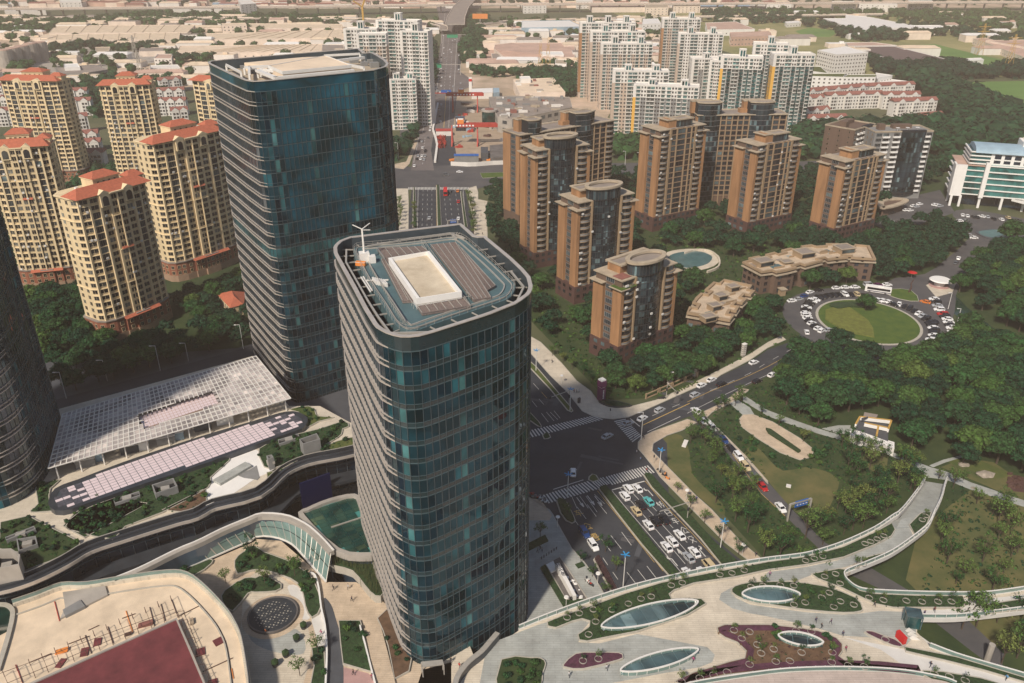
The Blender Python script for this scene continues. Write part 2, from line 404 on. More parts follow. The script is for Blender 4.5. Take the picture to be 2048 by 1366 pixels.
def win_rows(recs,p0,p1,us,zs,ww,hh,kind,out=0.0):
 """window centres at distances us along the edge (outward is right of p0->p1), sills at zs"""
 a=edge_frame(p0,p1)[2]
 for u in us:
  x,y=on_edge(p0,p1,u,out)
  for z in zs:recs.append((x,y,z,a,ww,hh,kind))
def even(l,n,m=0.0):return[m+(l-2*m)*(i+0.5)/n for i in range(n)]
# ---------------- trees ----------------
def ico():
 t=(1+5**0.5)/2
 v=[(-1,t,0),(1,t,0),(-1,-t,0),(1,-t,0),(0,-1,t),(0,1,t),(0,-1,-t),(0,1,-t),(t,0,-1),(t,0,1),(-t,0,-1),(-t,0,1)]
 f=[(0,11,5),(0,5,1),(0,1,7),(0,7,10),(0,10,11),(1,5,9),(5,11,4),(11,10,2),(10,7,6),(7,1,8),(3,9,4),(3,4,2),(3,2,6),(3,6,8),(3,8,9),(4,9,5),(2,4,11),(6,2,10),(8,6,7),(9,8,1)]
 l=math.sqrt(1+t*t);return[(a/l,b/l,c/l) for a,b,c in v],f
ICO=ico()
def rdir(r,up=-0.3):
 while True:
  v=Vector((r.gauss(0,1),r.gauss(0,1),r.gauss(0,1)))
  if v.length>0.1:
   v.normalize()
   if v.z>up:return v
def leaf_quad(b,c,n,s,r):
 t=n.cross(Vector((r.uniform(-1,1),r.uniform(-1,1),r.uniform(-1,1)))).normalized()*s;u=n.cross(t).normalized()*s*r.uniform(0.5,0.9)
 b.face([tuple(c-t-u*0.4),tuple(c-t*0.1-u),tuple(c+t-u*0.1),tuple(c+t*0.3+u),tuple(c-t*0.7+u*0.6)])
def clump(b,c,rad,n,r,leaf=0.4,squash=0.8):
 vs,fs=ICO
 b.faces([(c[0]+x*rad*0.82*r.uniform(0.8,1.1),c[1]+y*rad*0.82*r.uniform(0.8,1.1),c[2]+z*rad*0.75*squash) for x,y,z in vs],fs)
 for _ in range(n):
  d=rdir(r,-0.5);p=Vector(c)+Vector((d.x,d.y,d.z*squash))*rad*r.uniform(0.75,1.12)
  nn=(d+Vector((r.uniform(-.7,.7),r.uniform(-.7,.7),r.uniform(-.3,.7)))).normalized()
  leaf_quad(b,p,nn,leaf*r.uniform(0.7,1.4),r)
def tree_proto(kind,seed):
 r=random.Random(seed);cb=MB();tb=MB();tb.m('bark')
 if kind=='broad': # 9 m crown, 10 m tall
  cb.m(['leaf_dark','leaf_mid','leaf_dark','leaf_mid','leaf_olive','leaf_dark'][seed%6])
  clump(cb,(0,0,5.0),3.0,40,r,0.5)
  for i in range(17):
   a=i*2.4+r.uniform(-.3,.3);q=math.sqrt((i+0.5)/17)*3.5;z=3.2+4.2*(1-(q/4.6)**2)+r.uniform(-0.8,0.8)
   clump(cb,(math.cos(a)*q,math.sin(a)*q,z),r.uniform(1.1,1.9),80,r,0.30)
  tb.cyl(0,0,-0.1,4.2,0.30,0.2,7)
  for i in range(5):
   a=i*1.26;tb.bar((0,0,3.0),(math.cos(a)*2.0,math.sin(a)*2.0,5.6),0.16)
 elif kind=='small': # 3.5 m crown, light, see-through, 5 m tall
  cb.m(['leaf_light','leaf_mid'][seed%2])
  for i in range(9):
   a=i*2.4;q=math.sqrt((i+0.5)/9)*1.35;z=3.1+r.uniform(-0.8,1.1)
   c=(math.cos(a)*q,math.sin(a)*q,z)
   for _ in range(64):
    d=rdir(r,-0.9);leaf_quad(cb,Vector(c)+d*r.uniform(0.1,0.75),(d+Vector((0,0,.5))).normalized(),r.uniform(0.06,0.15),r)
   tb.bar((0,0,1.5),c,0.06)
  tb.cyl(0,0,-0.1,3.2,0.09,0.05,6)
 elif kind=='shrub': # 1.6 m ball
  cb.m(['leaf_mid','leaf_dark'][seed%2])
  for i in range(4):clump(cb,(r.uniform(-.5,.5),r.uniform(-.5,.5),0.7+r.uniform(-.1,.3)),0.65,34,r,0.2)
  tb.cyl(0,0,-0.05,0.6,0.06,0.05,5)
 return cb,tb
PROT={}
def make_tree_proto(key,kind,seed):
 cb,tb=tree_proto(kind,seed)
 PROT[key]=(cb.mesh('crown'),tb.mesh('trunk'))
for i in range(6):make_tree_proto('broad%d'%i,'broad',10+i)
for i in range(3):make_tree_proto('small%d'%i,'small',30+i)
for i in range(2):make_tree_proto('shrub%d'%i,'shrub',40+i)
ntree={};PEND=[]
BLOCK=[] # footprints trees keep clear of
def tree(key,x,y,s,label,group,z=0.0,name='broadleaf_tree',cat='tree',sz=1.0,trunk=True,final=False):
 if key[:5]=='broad' and not final:PEND.append((key,x,y,s,label,group,z,name,cat,sz));return
 cm,tm=PROT[key]
 o=thing(name,label,cat,(x,y,z),group);o.rotation_euler=(0,0,rnd.uniform(0,6.28));o.scale=(s,s,s*sz)
 a=bpy.data.objects.new('crown',cm);C.objects.link(a);a.parent=o
 if trunk:t=bpy.data.objects.new('trunk',tm);C.objects.link(t);t.parent=o
 ntree[group]=ntree.get(group,0)+1
 return o
def scatter(poly,step,seed,keep=0.9,jit=0.35,avoid=True,margin=0.0):
 r=random.Random(seed);xs=[p[0]for p in poly];ys=[p[1]for p in poly];out=[]
 y=min(ys);row=0
 while y<max(ys):
  x=min(xs)+(row%2)*step/2
  while x<max(xs):
   p=(x+r.uniform(-jit,jit)*step,y+r.uniform(-jit,jit)*step)
   if r.random()<keep and inside(p,poly) and not(avoid and any(inside(p,b) for b in BLOCK)):out.append(p)
   x+=step
  y+=step*0.87;row+=1
 return out
def settle_trees(limit=300):
 """the trees that show largest become objects, the rest one mass"""
 L=[]
 for t_ in PEND:
  x,y,s=t_[1],t_[2],t_[3];dz=CAM_H-6;d=y*_C+dz*_S;u=(1024+FPX*x/d,683-FPX*(y*_S-dz*_C)/d)
  on=-20<u[0]<2068 and-20<u[1]<1400
  L.append(((s/d)**2 if on else-d,t_))
 L.sort(key=lambda q:-q[0]);top=[q[1]for q in L[:limit]];rest=[q[1]for q in L[limit:]];by={}
 for t_ in top:by.setdefault(t_[5],[]).append(t_)
 for g,T_ in by.items():
  xs=sorted(t_[1]for t_ in T_);ys=sorted(t_[2]for t_ in T_);n=len(T_)
  for(key,x,y,s,label,group,z,name,cat,sz) in T_:
   if n>3:
    fx=xs.index(x)/n;fy=ys.index(y)/n
    label='%s %s, %s %s'%('big' if s>1.15 else('small' if s<.95 else 'mid-sized'),label,['nearest','very near','near','middle','far','very far','farthest'][int(fy*7)],['leftmost','far left','left','centre','right','far right','rightmost'][int(fx*7)])
   tree(key,x,y,s,label,group,z,name,cat,sz,final=True)
 import numpy as np
 lite=[]
 for sd in range(4):
  r=random.Random(60+sd);cb=MB();cb.m('leaf_dark')
  for i in range(13):
   a=i*2.4+r.uniform(-.3,.3);q=math.sqrt((i+0.5)/13)*3.4;clump(cb,(math.cos(a)*q,math.sin(a)*q,3.4+4.0*(1-(q/4.6)**2)+r.uniform(-.6,.6)),r.uniform(1.2,2.0),22,r,0.5)
  me=cb.mesh('lite');v=np.empty(len(me.vertices)*3);me.vertices.foreach_get('co',v);li=np.empty(len(me.loops),int);me.loops.foreach_get('vertex_index',li);ls=np.empty(len(me.polygons),int);me.polygons.foreach_get('loop_start',ls)
  lite.append((v.reshape(-1,3),li,ls));bpy.data.meshes.remove(me)
 V,LI,LS=[],[],[];nv=nl=0
 for k,t_ in enumerate(rest):
  v,li,ls=lite[k%4];a=k*1.7;ca,sa=math.cos(a),math.sin(a);s,sz=t_[3],t_[9]
  w_=np.stack([(v[:,0]*ca-v[:,1]*sa)*s+t_[1],(v[:,0]*sa+v[:,1]*ca)*s+t_[2],v[:,2]*s*sz],1)
  V.append(w_);LI.append(li+nv);LS.append(ls+nl);nv+=len(v);nl+=len(li)
 if rest:
  V=np.concatenate(V);LI=np.concatenate(LI);LS=np.concatenate(LS);me=bpy.data.meshes.new('wood');me.vertices.add(len(V));me.vertices.foreach_set('co',V.ravel());me.loops.add(len(LI));me.loops.foreach_set('vertex_index',LI.astype('i'));me.polygons.add(len(LS));me.polygons.foreach_set('loop_start',LS.astype('i'));me.update(calc_edges=True);me.validate()
  me.materials.append(M['leaf_dark']);o=link('wood',me,kind='stuff');o['label']='the farther and smaller trees of the estate gardens and the wood';o['category']='trees'
def grove(poly,step,smin,smax,seed,label,group,kinds=6,keep=0.92,avoid=True,base='broad',z=0.0,sz=(0.85,1.1),pre=None,**kw):
 pts=scatter(poly,step,seed,keep,avoid=avoid);r=random.Random(seed+1)
 for p in pts:
  tree('%s%d'%(base,r.randrange(kinds)),p[0],p[1],r.uniform(smin,smax),label,group,z,sz=r.uniform(*sz),**kw)
 return len(pts)
def ground_cover(polys,step,seed,label,z=0.0,avoid=True,m=('leaf_dark','leaf_mid','leaf_olive'),s0=.5,s1=1.3,skip=()):
 r=random.Random(seed);b=MB()
 for poly in polys:
  for p in scatter(poly,step,seed,.8,.5,avoid=avoid):
   if any(inside(p,q) for q in skip):continue
   b.m(r.choice(m));s=r.uniform(s0,s1)
   for _ in range(9):d=rdir(r,0.1);leaf_quad(b,Vector((p[0],p[1],z))+Vector((d.x,d.y,d.z*.7))*s*.6,d,s*.3,r)
 o=link('ground_cover',b.mesh('ground_cover'),kind='stuff');o['label']=label;o['category']='ground cover'
def wood_mass(name,poly,step,smin,smax,seed,label,keep=0.95,avoid=False):
 """a far-off belt of trees that reads as one mass"""
 r=random.Random(seed);b=MB();b.m('leaf_dark');vs,fs=ICO
 for p in scatter(poly,step,seed,keep,avoid=avoid):
  s=r.uniform(smin,smax)
  for k in range(3):
   rad=s*r.uniform(0.35,0.6);cx,cy,cz=p[0]+r.uniform(-.4,.4)*s,p[1]+r.uniform(-.4,.4)*s,s*r.uniform(0.5,0.85)
   j=[r.uniform(0.75,1.2) for _ in vs]
   b.faces([(cx+x*rad*q,cy+y*rad*q,cz+z*rad*q*0.85) for(x,y,z),q in zip(vs,j)],fs)
   for _ in range(16):d=rdir(r,-.1);leaf_quad(b,Vector((cx,cy,cz))+Vector((d.x,d.y,d.z*.85))*rad*r.uniform(.95,1.15),(d+Vector((r.uniform(-.5,.5),r.uniform(-.5,.5),.3))).normalized(),rad*r.uniform(.16,.34),r)
  b.faces([(p[0]-s*.3,p[1]-s*.3,0),(p[0]+s*.3,p[1]-s*.3,0),(p[0],p[1]+s*.35,0),(p[0],p[1],s*.7)],[(0,1,3),(1,2,3),(2,0,3)])
 if not b.v:return
 o=link(name,b.mesh(name),kind='stuff');o['label']=label;o['category']='trees';return o
# ---------------- cars ----------------
def csec(x,hw,z0,z1,bz=0.12,by=0.12):
 return[(x,-hw,z0),(x,hw,z0),(x,hw,z1-bz),(x,hw-by,z1),(x,-hw+by,z1),(x,-hw,z1-bz)]
def car_parts(style):
 L,W_,Hh=dict(sedan=(4.7,1.82,1.44),suv=(4.7,1.88,1.72),van=(5.1,1.9,1.95),hatch=(4.1,1.75,1.5))[style]
 hl,hw=L/2,W_/2;belt=0.95 if style in('sedan','hatch') else 1.1
 body=MB();body.m('car_paint')
 hood=belt-0.12
 body.loft([csec(-hl,hw*.78,.38,.72),csec(-hl+.12,hw*.9,.28,.90 if style=='sedan' else belt),csec(-hl+.55,hw,.22,belt-.03),csec(-.3,hw,.2,belt),csec(hl-1.35,hw,.2,belt),csec(hl-1.2,hw,.2,hood+.05),csec(hl-.5,hw*.97,.22,hood-.08),csec(hl-.12,hw*.88,.28,.66),csec(hl,hw*.72,.36,.55)])
 rb,rf,gb,gf=dict(sedan=(-1.05,.45,-1.85,1.15),suv=(-1.9,.45,-2.2,1.1),van=(-2.2,1.1,-2.45,1.75),hatch=(-1.5,.3,-1.85,1.0))[style]
 rw,gw=hw*.74,hw*.93
 glass=MB();glass.m('car_glass')
 glass.loft([[(gb,-gw,belt-.06),(gb,gw,belt-.06),(gb+.05,gw,belt),(gb+.05,-gw,belt)],[(rb,-gw,belt-.06),(rb,gw,belt-.06),(rb,rw+.03,Hh-.05),(rb,-rw-.03,Hh-.05)],[(rf,-gw,belt-.06),(rf,gw,belt-.06),(rf,rw+.03,Hh-.05),(rf,-rw-.03,Hh-.05)],[(gf,-gw,belt-.06),(gf,gw,belt-.06),(gf-.05,gw,belt),(gf-.05,-gw,belt)]])
 body.loft([[(rb-.12,-rw,Hh-.12),(rb-.12,rw,Hh-.12),(rb-.10,rw,Hh-.05),(rb-.10,-rw,Hh-.05)],[(rb+.1,-rw-.05,Hh-.1),(rb+.1,rw+.05,Hh-.1),(rb+.1,rw,Hh),(rb+.1,-rw,Hh)],[(rf-.15,-rw-.05,Hh-.1),(rf-.15,rw+.05,Hh-.1),(rf-.15,rw,Hh),(rf-.15,-rw,Hh)],[(rf+.1,-rw,Hh-.14),(rf+.1,rw,Hh-.14),(rf+.08,rw,Hh-.07),(rf+.08,-rw,Hh-.07)]])
 for s in(-1,1):
  body.bar((rf,s*(rw+.03),Hh-.05),(gf,s*(gw-.01),belt-.02),.09);body.bar((rb,s*(rw+.03),Hh-.05),(gb,s*(gw-.01),belt-.02),.12)
  body.bar(((rf+rb)/2,s*(rw+.035),Hh-.06),((rf+rb)/2,s*(gw+.005),belt-.03),.07)
  body.box(gf-.35,s*(hw+.1),belt-.02,.14,.2,.14)
 wheel=MB();
 n=12;vs=[]
 wheel.m('tyre')
 for yy in(-.11,.11):
  for i in range(n):vs.append((.33*math.cos(2*math.pi*i/n),yy,.33*math.sin(2*math.pi*i/n)))
 wheel.faces(vs,[(i,(i+1)%n,n+(i+1)%n,n+i) for i in range(n)]+[tuple(range(n)),tuple(range(2*n-1,n-1,-1))])
 wheel.m('rail_metal')
 for yy in(-.115,.115):
  wheel.face([(.2*math.cos(2*math.pi*i/8),yy,.2*math.sin(2*math.pi*i/8)) for i in range(8)])
 hlp=MB();hlp.m('lamp_lens').box(0,0,0,.14,.38,.13);tl=MB();tl.m('tail_lens').box(0,0,0,.12,.36,.14)
 wx=(hl-.85,-hl+.9)
 return dict(body=body.mesh('body'),glass=glass.mesh('windows'),wheel=wheel.mesh('wheel'),head=hlp.mesh('headlight'),tail=tl.mesh('taillight'),wx=wx,hl=hl,hw=hw)
CARS={k:car_parts(k) for k in('sedan','suv','van','hatch')}
COL=dict(white=(.86,.86,.85),black=(.018,.019,.022),silver=(.42,.44,.46),grey=(.12,.13,.14),red=(.48,.02,.02),blue=(.02,.06,.20),cyan=(.12,.50,.50),gold=(.62,.50,.30),brown=(.12,.07,.05),orange=(.7,.2,.03),green=(.03,.2,.1),purple=(.12,.02,.10))
CARL=[]
def car(x,y,ang,colr,style,label,group=None,z=0.0,detail=2,cat='car'):
 """ang: heading in world radians"""
 k=CARS[style]
 o=thing({'sedan':'sedan_car','suv':'suv_car','van':'van','hatch':'hatchback_car'}[style],label,'van' if style=='van' else cat,(x,y,z),group);o.rotation_euler=(0,0,ang)
 def add(n,me,loc=(0,0,0)):
  c=bpy.data.objects.new(n,me);C.objects.link(c);c.parent=o;c.location=loc;c.color=(*COL[colr],1);return c
 add('body',k['body']);add('windows',k['glass'])
 if detail>0:
  for wx in k['wx']:
   for s in(-1,1):add('wheel',k['wheel'],(wx,s*(k['hw']-.1),.33))
 if detail>1:
  for s in(-1,1):add('headlight',k['head'],(k['hl']-.10,s*.55,.48));add('taillight',k['tail'],(-k['hl']+.06,s*.55,.62))
 CARL.append((x,y));return o
def pang(a,b,z=0):
 p,q=G(*a,z),G(*b,z);return math.atan2(q[1]-p[1],q[0]-p[0])
# ---------------- people: one skinned body each ----------------
def body_mesh(pose):
 s={'walk':0.30,'stand':0.04}[pose]
 J=[(0,0,.95),(0,0,1.18),(0,0,1.40),(0,0,1.50),(0.01,0,1.64),
         (0,.10,.90),(s,.11,.50),(s*0.6+(0.05 if pose=='stand' else.0),.11,.08),(s*0.6+.17,.12,.04),
         (0,-.10,.90),(-s*.2,-.11,.48),(-s*1.3,-.11,.10),(-s*1.3+.15,-.12,.04),
         (0,.18,1.38),(-s*.5,.25,1.12),(-s*.2+.08,.26,.88),(0,-.18,1.38),(s*.5,-.25,1.12),(s*.9+.08,-.26,.92),
         (-s*.2+.12,.25,.80),(s*.9+.14,-.25,.84)]
 E=[(0,1),(1,2),(2,3),(3,4),(0,5),(5,6),(6,7),(7,8),(0,9),(9,10),(10,11),(11,12),(2,13),(13,14),(14,15),(2,16),(16,17),(17,18),(15,19),(18,20)]
 rad=[.135,.12,.14,.055,.105,.095,.065,.045,.04,.095,.065,.045,.04,.06,.045,.034,.06,.045,.034,.03,.03]
 me=bpy.data.meshes.new('person');me.from_pydata(J,E,[]);o=bpy.data.objects.new('tmp',me);C.objects.link(o)
 md=o.modifiers.new('skin','SKIN');md.use_smooth_shade=True
 for v,q in zip(me.skin_vertices[0].data,rad):v.radius=(q,q)
 me.skin_vertices[0].data[0].use_root=True
 o.modifiers.new('sub','SUBSURF').levels=1
 dg=bpy.context.evaluated_depsgraph_get();out=bpy.data.meshes.new_from_object(o.evaluated_get(dg))
 bpy.data.objects.remove(o);out.name='person'
 out.materials.clear()
 for k in('cloth','trousers','skin','hair'):out.materials.append(M[k])
 for p in out.polygons:
  z=p.center.z;x,y=p.center.x,p.center.y
  p.material_index=2 if(z>1.46 or(abs(y)>.20 and z<0.93 and z>.6)) else(0 if z>.92 else(1 if z>.07 else 3))
 return out
BODY={k:body_mesh(k) for k in('walk','stand')}
_h=MB();_h.m('hair');_vs,_fs=ICO
_h.faces([(0.0+x*.115-.02,y*.115,1.70+max(z,-0.5)*.11) for x,y,z in _vs],_fs);HAIR=_h.mesh('hair')
def person(px,py,colr,label,z=0.0,pose='walk',ang=None,group=None):
 x,y=G(px,py,z)
 o=link('person',BODY[pose],None,(x,y,z));o['label']=label;o['category']='person'
 if group:o['group']=group
 o.rotation_euler=(0,0,rnd.uniform(0,6.28) if ang is None else ang);o.color=(*colr,1);o.scale=(1.05,1.05,1.03)
 h=bpy.data.objects.new('hair',HAIR);C.objects.link(h);h.parent=o
 return o
#  GLASS TOWERS
def dens(path,step):return resample(path,step,closed=True)
def fins(b,path,z0,z1,d,keep):
 n=len(path);runs=[];
 if all(keep):b.band(path,z0,z1,-.2,d);return
 st=next(i for i in range(n) if not keep[i]);cur=[]
 for k in range(n+1):
  i=(st+k)%n
  if keep[i]and k<n:cur.append(i)
  elif cur:runs.append(cur+[i]);cur=[]
 for r_ in runs:
  if len(r_)>1:b.band([path[i]for i in r_],z0,z1,-.2,[d[i]for i in r_],closed=False)
def glass_tower(name,label,rim,h,nfl,flat_top=0,z0=0.0,west=(-.93,-.36),light=-1):
 """rim: world outline; storeys of panes, slab bands and paired sunshade fins that stand proud on the west side"""
 path=ccw(dens(rim,1.6));BLOCK.append(offset(path,4))
 t=thing(name,label,'tower',(*cen(path),z0));N=normals(path);n=len(path)
 fh=(h-z0-3.0)/nfl
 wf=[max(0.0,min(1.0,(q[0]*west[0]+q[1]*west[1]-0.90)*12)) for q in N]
 corner=[]
 for i in range(n):
  a,b=N[i-3],N[(i+3)%n];corner.append(1-(a[0]*b[0]+a[1]*b[1]))
 core=MB();core.m('spandrel').prism(offset(path,-0.35),z0,h-3.2,top=False);part('core_wall',core,t)
 for k in range(nfl):
  z=z0+k*fh;top_flat=k>=nfl-flat_top
  g=MB()
  for i in range(n):
   j=(i+1)%n;wv=(wf[i]+wf[j])/2
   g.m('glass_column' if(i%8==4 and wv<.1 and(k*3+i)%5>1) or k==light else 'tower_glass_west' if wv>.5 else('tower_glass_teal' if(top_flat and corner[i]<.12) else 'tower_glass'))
   a,b=path[i],path[j];e=0.04
   pa=(a[0]+(b[0]-a[0])*e,a[1]+(b[1]-a[1])*e);pb=(b[0]-(b[0]-a[0])*e,b[1]-(b[1]-a[1])*e)
   zb,zt=z+(0.25 if top_flat else.95),z+fh-.12
   g.face([(*pa,zb),(*pb,zb),(*pb,zt),(*pa,zt)])
   if not top_flat:g.m('spandrel');g.face([(*pa,z),(*pb,z),(*pb,zb-.06),(*pa,zb-.06)])
  g.m('fin_dark')
  for i in range(n):
   q=N[i];p=path[i]
   g.box(p[0]+q[0]*.05,p[1]+q[1]*.05,z,.09,.16,fh,math.atan2(q[1],q[0])+math.pi/2)
  part('storey_glazing',g,t)
  f=MB()
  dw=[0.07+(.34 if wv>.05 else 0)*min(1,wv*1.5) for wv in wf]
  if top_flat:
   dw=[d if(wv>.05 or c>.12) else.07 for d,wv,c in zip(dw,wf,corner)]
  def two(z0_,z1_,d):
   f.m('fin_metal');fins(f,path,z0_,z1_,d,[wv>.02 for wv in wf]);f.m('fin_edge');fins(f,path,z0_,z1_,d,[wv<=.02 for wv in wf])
  two(z+fh-.12,z+fh+.10,dw)
  if not top_flat or True:
   hi=[z+1.15+.0 for _ in path]
   d2=[d if(not top_flat or wv>.05 or c>.12) else-.1 for d,wv,c in zip([max(.06,q-.04) for q in dw],wf,corner)]
   two(z+1.0,z+1.14,d2)
  part('sunshade_fin',f,t)
 p=MB();p.m('tower_glass_teal' if flat_top else 'spandrel').band(path,h-3.2,h+.0,-.30,.04)
 p.m('fin_metal').band(path,h,h+.18,-.55,.30);p.m('fin_dark').band(path,h-3.0,h-.02,-.5,-.31)
 part('parapet',p,t)
 return t,path
# ---- the central tower with the plant deck and raised platform on its roof
h2=89.0
rim2=Q(640,440,.22461,[(1250,38),(1315,95),(1380,155),(1465,150),(1580,245),(1700,345),(1800,440),(1860,510),(1883,600),(1860,660),(1750,740),(1500,840),(1250,920),(1000,1000),(850,1040),(700,1040),(580,1000),(500,950),(400,790),(300,600),(200,420),(135,300),(130,240),(180,190),(270,155),(400,140),(800,90),(1100,55)])
r2=GL(rim2,h2)
T2,path2=glass_tower('glass_tower','central teal glass tower with fenced plant deck and pale raised platform on its roof',r2,h2,21,0,0.0)
def rz(pts,h):return GL(Q(640,440,.22461,pts),h)
hd=h2-1.6
b=MB();b.m('void_dark').prism(offset(path2,-.6),h2-6,h2-5);part('gallery_floor',b,T2)
deckp=rz([(300,300),(330,240),(430,230),(700,205),(1000,170),(1180,148),(1290,170),(1400,260),(1550,390),(1690,525),(1740,590),(1700,680),(1600,730),(1300,830),(1050,915),(850,985),(740,980),(660,920),(560,760),(430,560)],hd)
b=MB();b.m('deck_blue').prism(smooth(ccw(deckp),3),h2-5,hd);DK=part('roof_deck',b,T2)
dk=ccw(dens(smooth(ccw(deckp),3),1.0))
b=MB();b.m('rail_metal')
for off,hh in((-.25,1.1),(-.25,.6)):b.band(dk,hd+hh,hd+hh+.06,off-.03,off+.03)
for i in range(0,len(dk),2):b.box(dk[i][0],dk[i][1],hd,.06,.06,1.1)
part('railing',b,DK)
b=MB();b.m('rail_metal')
ins=offset(dk,-2.3);b.band(ins,hd+.02,hd+.32,-.12,.12);ins2=offset(dk,-.75);b.band(ins2,hd+.02,hd+.26,-.08,.08)
part('crane_track',b,DK)
pp=dens(r2,1.0);pc=ccw(pp);ctr=cen(dk)
def near(path,p):return min(path,key=lambda q:(q[0]-p[0])**2+(q[1]-p[1])**2)
def raybeam(p,z,w_=.2):
 b=MB();b.m('rail_metal');q=near(dk,p);b.bar((p[0],p[1],z),(q[0],q[1],z),w_,.25);part('gallery_beam',b,T2)
inner=offset(pc,-.5)
for i in range(0,len(inner),5):raybeam(inner[i],h2-1.9)
b=MB();b.m('rail_metal')
for pl in([(235,265),(232,380),(430,730),(520,870),(625,1010),(1010,1000)],[(1700,460),(1815,600),(1745,745)],[(420,235),(820,165),(1165,118),(1290,165)],[(1165,118),(1215,170)]):
 q=rz(pl,h2-1.2)
 for i in range(len(q)-1):b.bar((*q[i],h2-1.2),(*q[i+1],h2-1.2),.4,.4)
part('edge_truss',b,T2)
hp=rz([(620,352),(965,292),(1252,652),(872,712)],hd+1.9)
b=MB();b.m('helipad_floor').prism(hp,hd,hd+1.4);PF=part('platform',b,T2)
b=MB();b.m('white_clean').band(ccw(hp),hd,hd+2.3,-.45,.25);part('platform_curb',b,PF)
def louvre_field(poly,nx,z):
 q=rz(poly,z);b=MB();b.m('louver').prism(q,z-.5,z)
 q4=q
 L_=lambda p,r_,f:(p[0]+(r_[0]-p[0])*f,p[1]+(r_[1]-p[1])*f)
 nn=int(math.dist(q4[0],q4[3])/.55)
 for i in range(nn+1):
  f=i/nn;a_,c_=L_(q4[0],q4[3],f),L_(q4[1],q4[2],f);b.bar((*a_,z+.06),(*c_,z+.06),.16,.12)
 b.m('rail_metal')
 for i in range(nx+1):
  f=i/nx;a_,c_=L_(q4[0],q4[1],f),L_(q4[3],q4[2],f);b.bar((*a_,z+.2),(*c_,z+.2),.12,.12)
 part('louvre_field',b,T2)
louvre_field([(985,222),(1205,200),(1520,690),(1365,712)],4,hd+.6)
louvre_field([(1205,200),(1260,255),(1560,585),(1480,630)],2,hd+.55)
louvre_field([(855,752),(1262,684),(1335,765),(908,832)],6,hd+.6)
louvre_field([(545,352),(605,345),(835,715),(735,722)],2,hd+.6)
louvre_field([(512,255),(905,236),(960,282),(575,342)],6,hd+.6)
b=MB();b.m('rail_metal')
for pl in([(925,180),(1340,760)],[(905,195),(960,282)],[(505,245),(575,350),(830,750)],[(440,400),(760,905)],[(605,690),(735,885)],[(620,680),(750,880)],[(860,760),(1345,680),(1300,640)]):
 q=rz(pl,hd+1)
 for i in range(len(q)-1):
  b.bar((*q[i],hd+1.1),(*q[i+1],hd+1.1),.09);m_=int(math.dist(q[i],q[i+1])/1.5)+1
  for k in range(m_+1):b.box(q[i][0]+(q[i+1][0]-q[i][0])*k/m_,q[i][1]+(q[i+1][1]-q[i][1])*k/m_,hd,.06,.06,1.1)
part('walkway_railing',b,T2)
cx,cy=rz([(395,330)],hd+1)[0]
b=MB();b.m('white_metal').box(cx,cy,hd,2.2,1.8,2.2,.3).box(cx+1.8,cy-.6,hd,1.5,1.6,1.6,.3);b.box(cx,cy,hd+2.2,.35,.35,5.4);CR=part('roof_crane',b,T2)
b=MB();b.m('white_metal');b.bar((cx,cy,hd+7.6),(cx-2.2,cy+.9,hd+8.3),.15);b.bar((cx,cy,hd+7.6),(cx+1.6,cy+1.5,hd+8.5),.15);b.bar((cx,cy,hd+7.4),(cx+2.0,cy-.8,hd+7.7),.12);part('jib',b,CR)
b=MB();b.m('orange_paint').box(cx-.4,cy-2.8,hd+.1,2.2,1.0,.9,-.2);b.m('white_metal').box(cx-.4,cy-2.8,hd+.9,2.3,1.1,.08,-.2);part('cradle',b,CR)
b=MB();b.m('white_metal')
for k in range(6):
 q=rz([(490+k*18,560+k*4)],hd)[0];b.box(q[0],q[1],hd,.35,2.6,.9,.5)
for pl in([(365,520),(450,650)],[(385,515),(465,640)],[(400,550),(610,545)]):
 q=rz(pl,hd);b.bar((*q[0],hd+.3),(*q[1],hd+.3),.25)
part('pipe_rack',b,T2)
# ---- the taller tower behind, to the left
h1=113.0
rim1=Q(400,60,.20508,[(1545,183),(1600,228),(1680,222),(1740,255),(1800,292),(1832,330),(1812,360),(1700,392),(1350,428),(1000,462),(750,488),(600,502),(520,504),(450,494),(300,430),(180,372),(92,330),(84,316),(110,305),(300,285),(900,236)])
r1=GL(rim1,h1)
T1,path1=glass_tower('glass_tower','tallest dark glass tower, left of the middle, upper front of bare teal glass',r1,h1,26,11,0.0,light=13,west=(-.83,-.56))
def ry(pts,h):return GL(Q(400,60,.20508,pts),h)
b=MB();b.m('roof_slab').prism(offset(path1,-.6),h1-4.2,h1-3.2);part('roof_deck',b,T1)
pf=ry([(670,352),(1225,252),(1470,345),(805,408)],h1+.4)
b=MB();b.m('roof_tan').prism(pf,h1-3.2,h1+.4);b.m('white_metal').band(ccw(pf),h1-.4,h1+.6,-.2,.25);part('platform',b,T1)
p2_=ry([(430,315),(1000,262),(1200,255),(700,345)],h1-.5)
b=MB();b.m('roof_tan').prism(p2_,h1-3.2,h1-.6);part('roof_slab',b,T1)
for pl,w_ in(([(430,365),(665,355)],1.2),([(560,395),(740,470)],1.6),([(590,385),(800,415)],.7),([(1330,300),(1600,268)],1.2),([(1400,330),(1600,372)],.7),([(255,340),(400,415)],.4),([(480,360),(480,430)],.8),([(1210,250),(1560,232)],.4),([(720,470),(1500,395)],1.3)):
 b=MB();b.m('white_metal');q=ry(pl,h1-.8);b.bar((*q[0],h1-.8),(*q[1],h1-.8),w_,.8);
 for q_ in q:b.box(q_[0],q_[1],h1-3.2,.6,.6,2.2)
 part('roof_truss',b,T1)
b=MB();b.m('grey_wall')
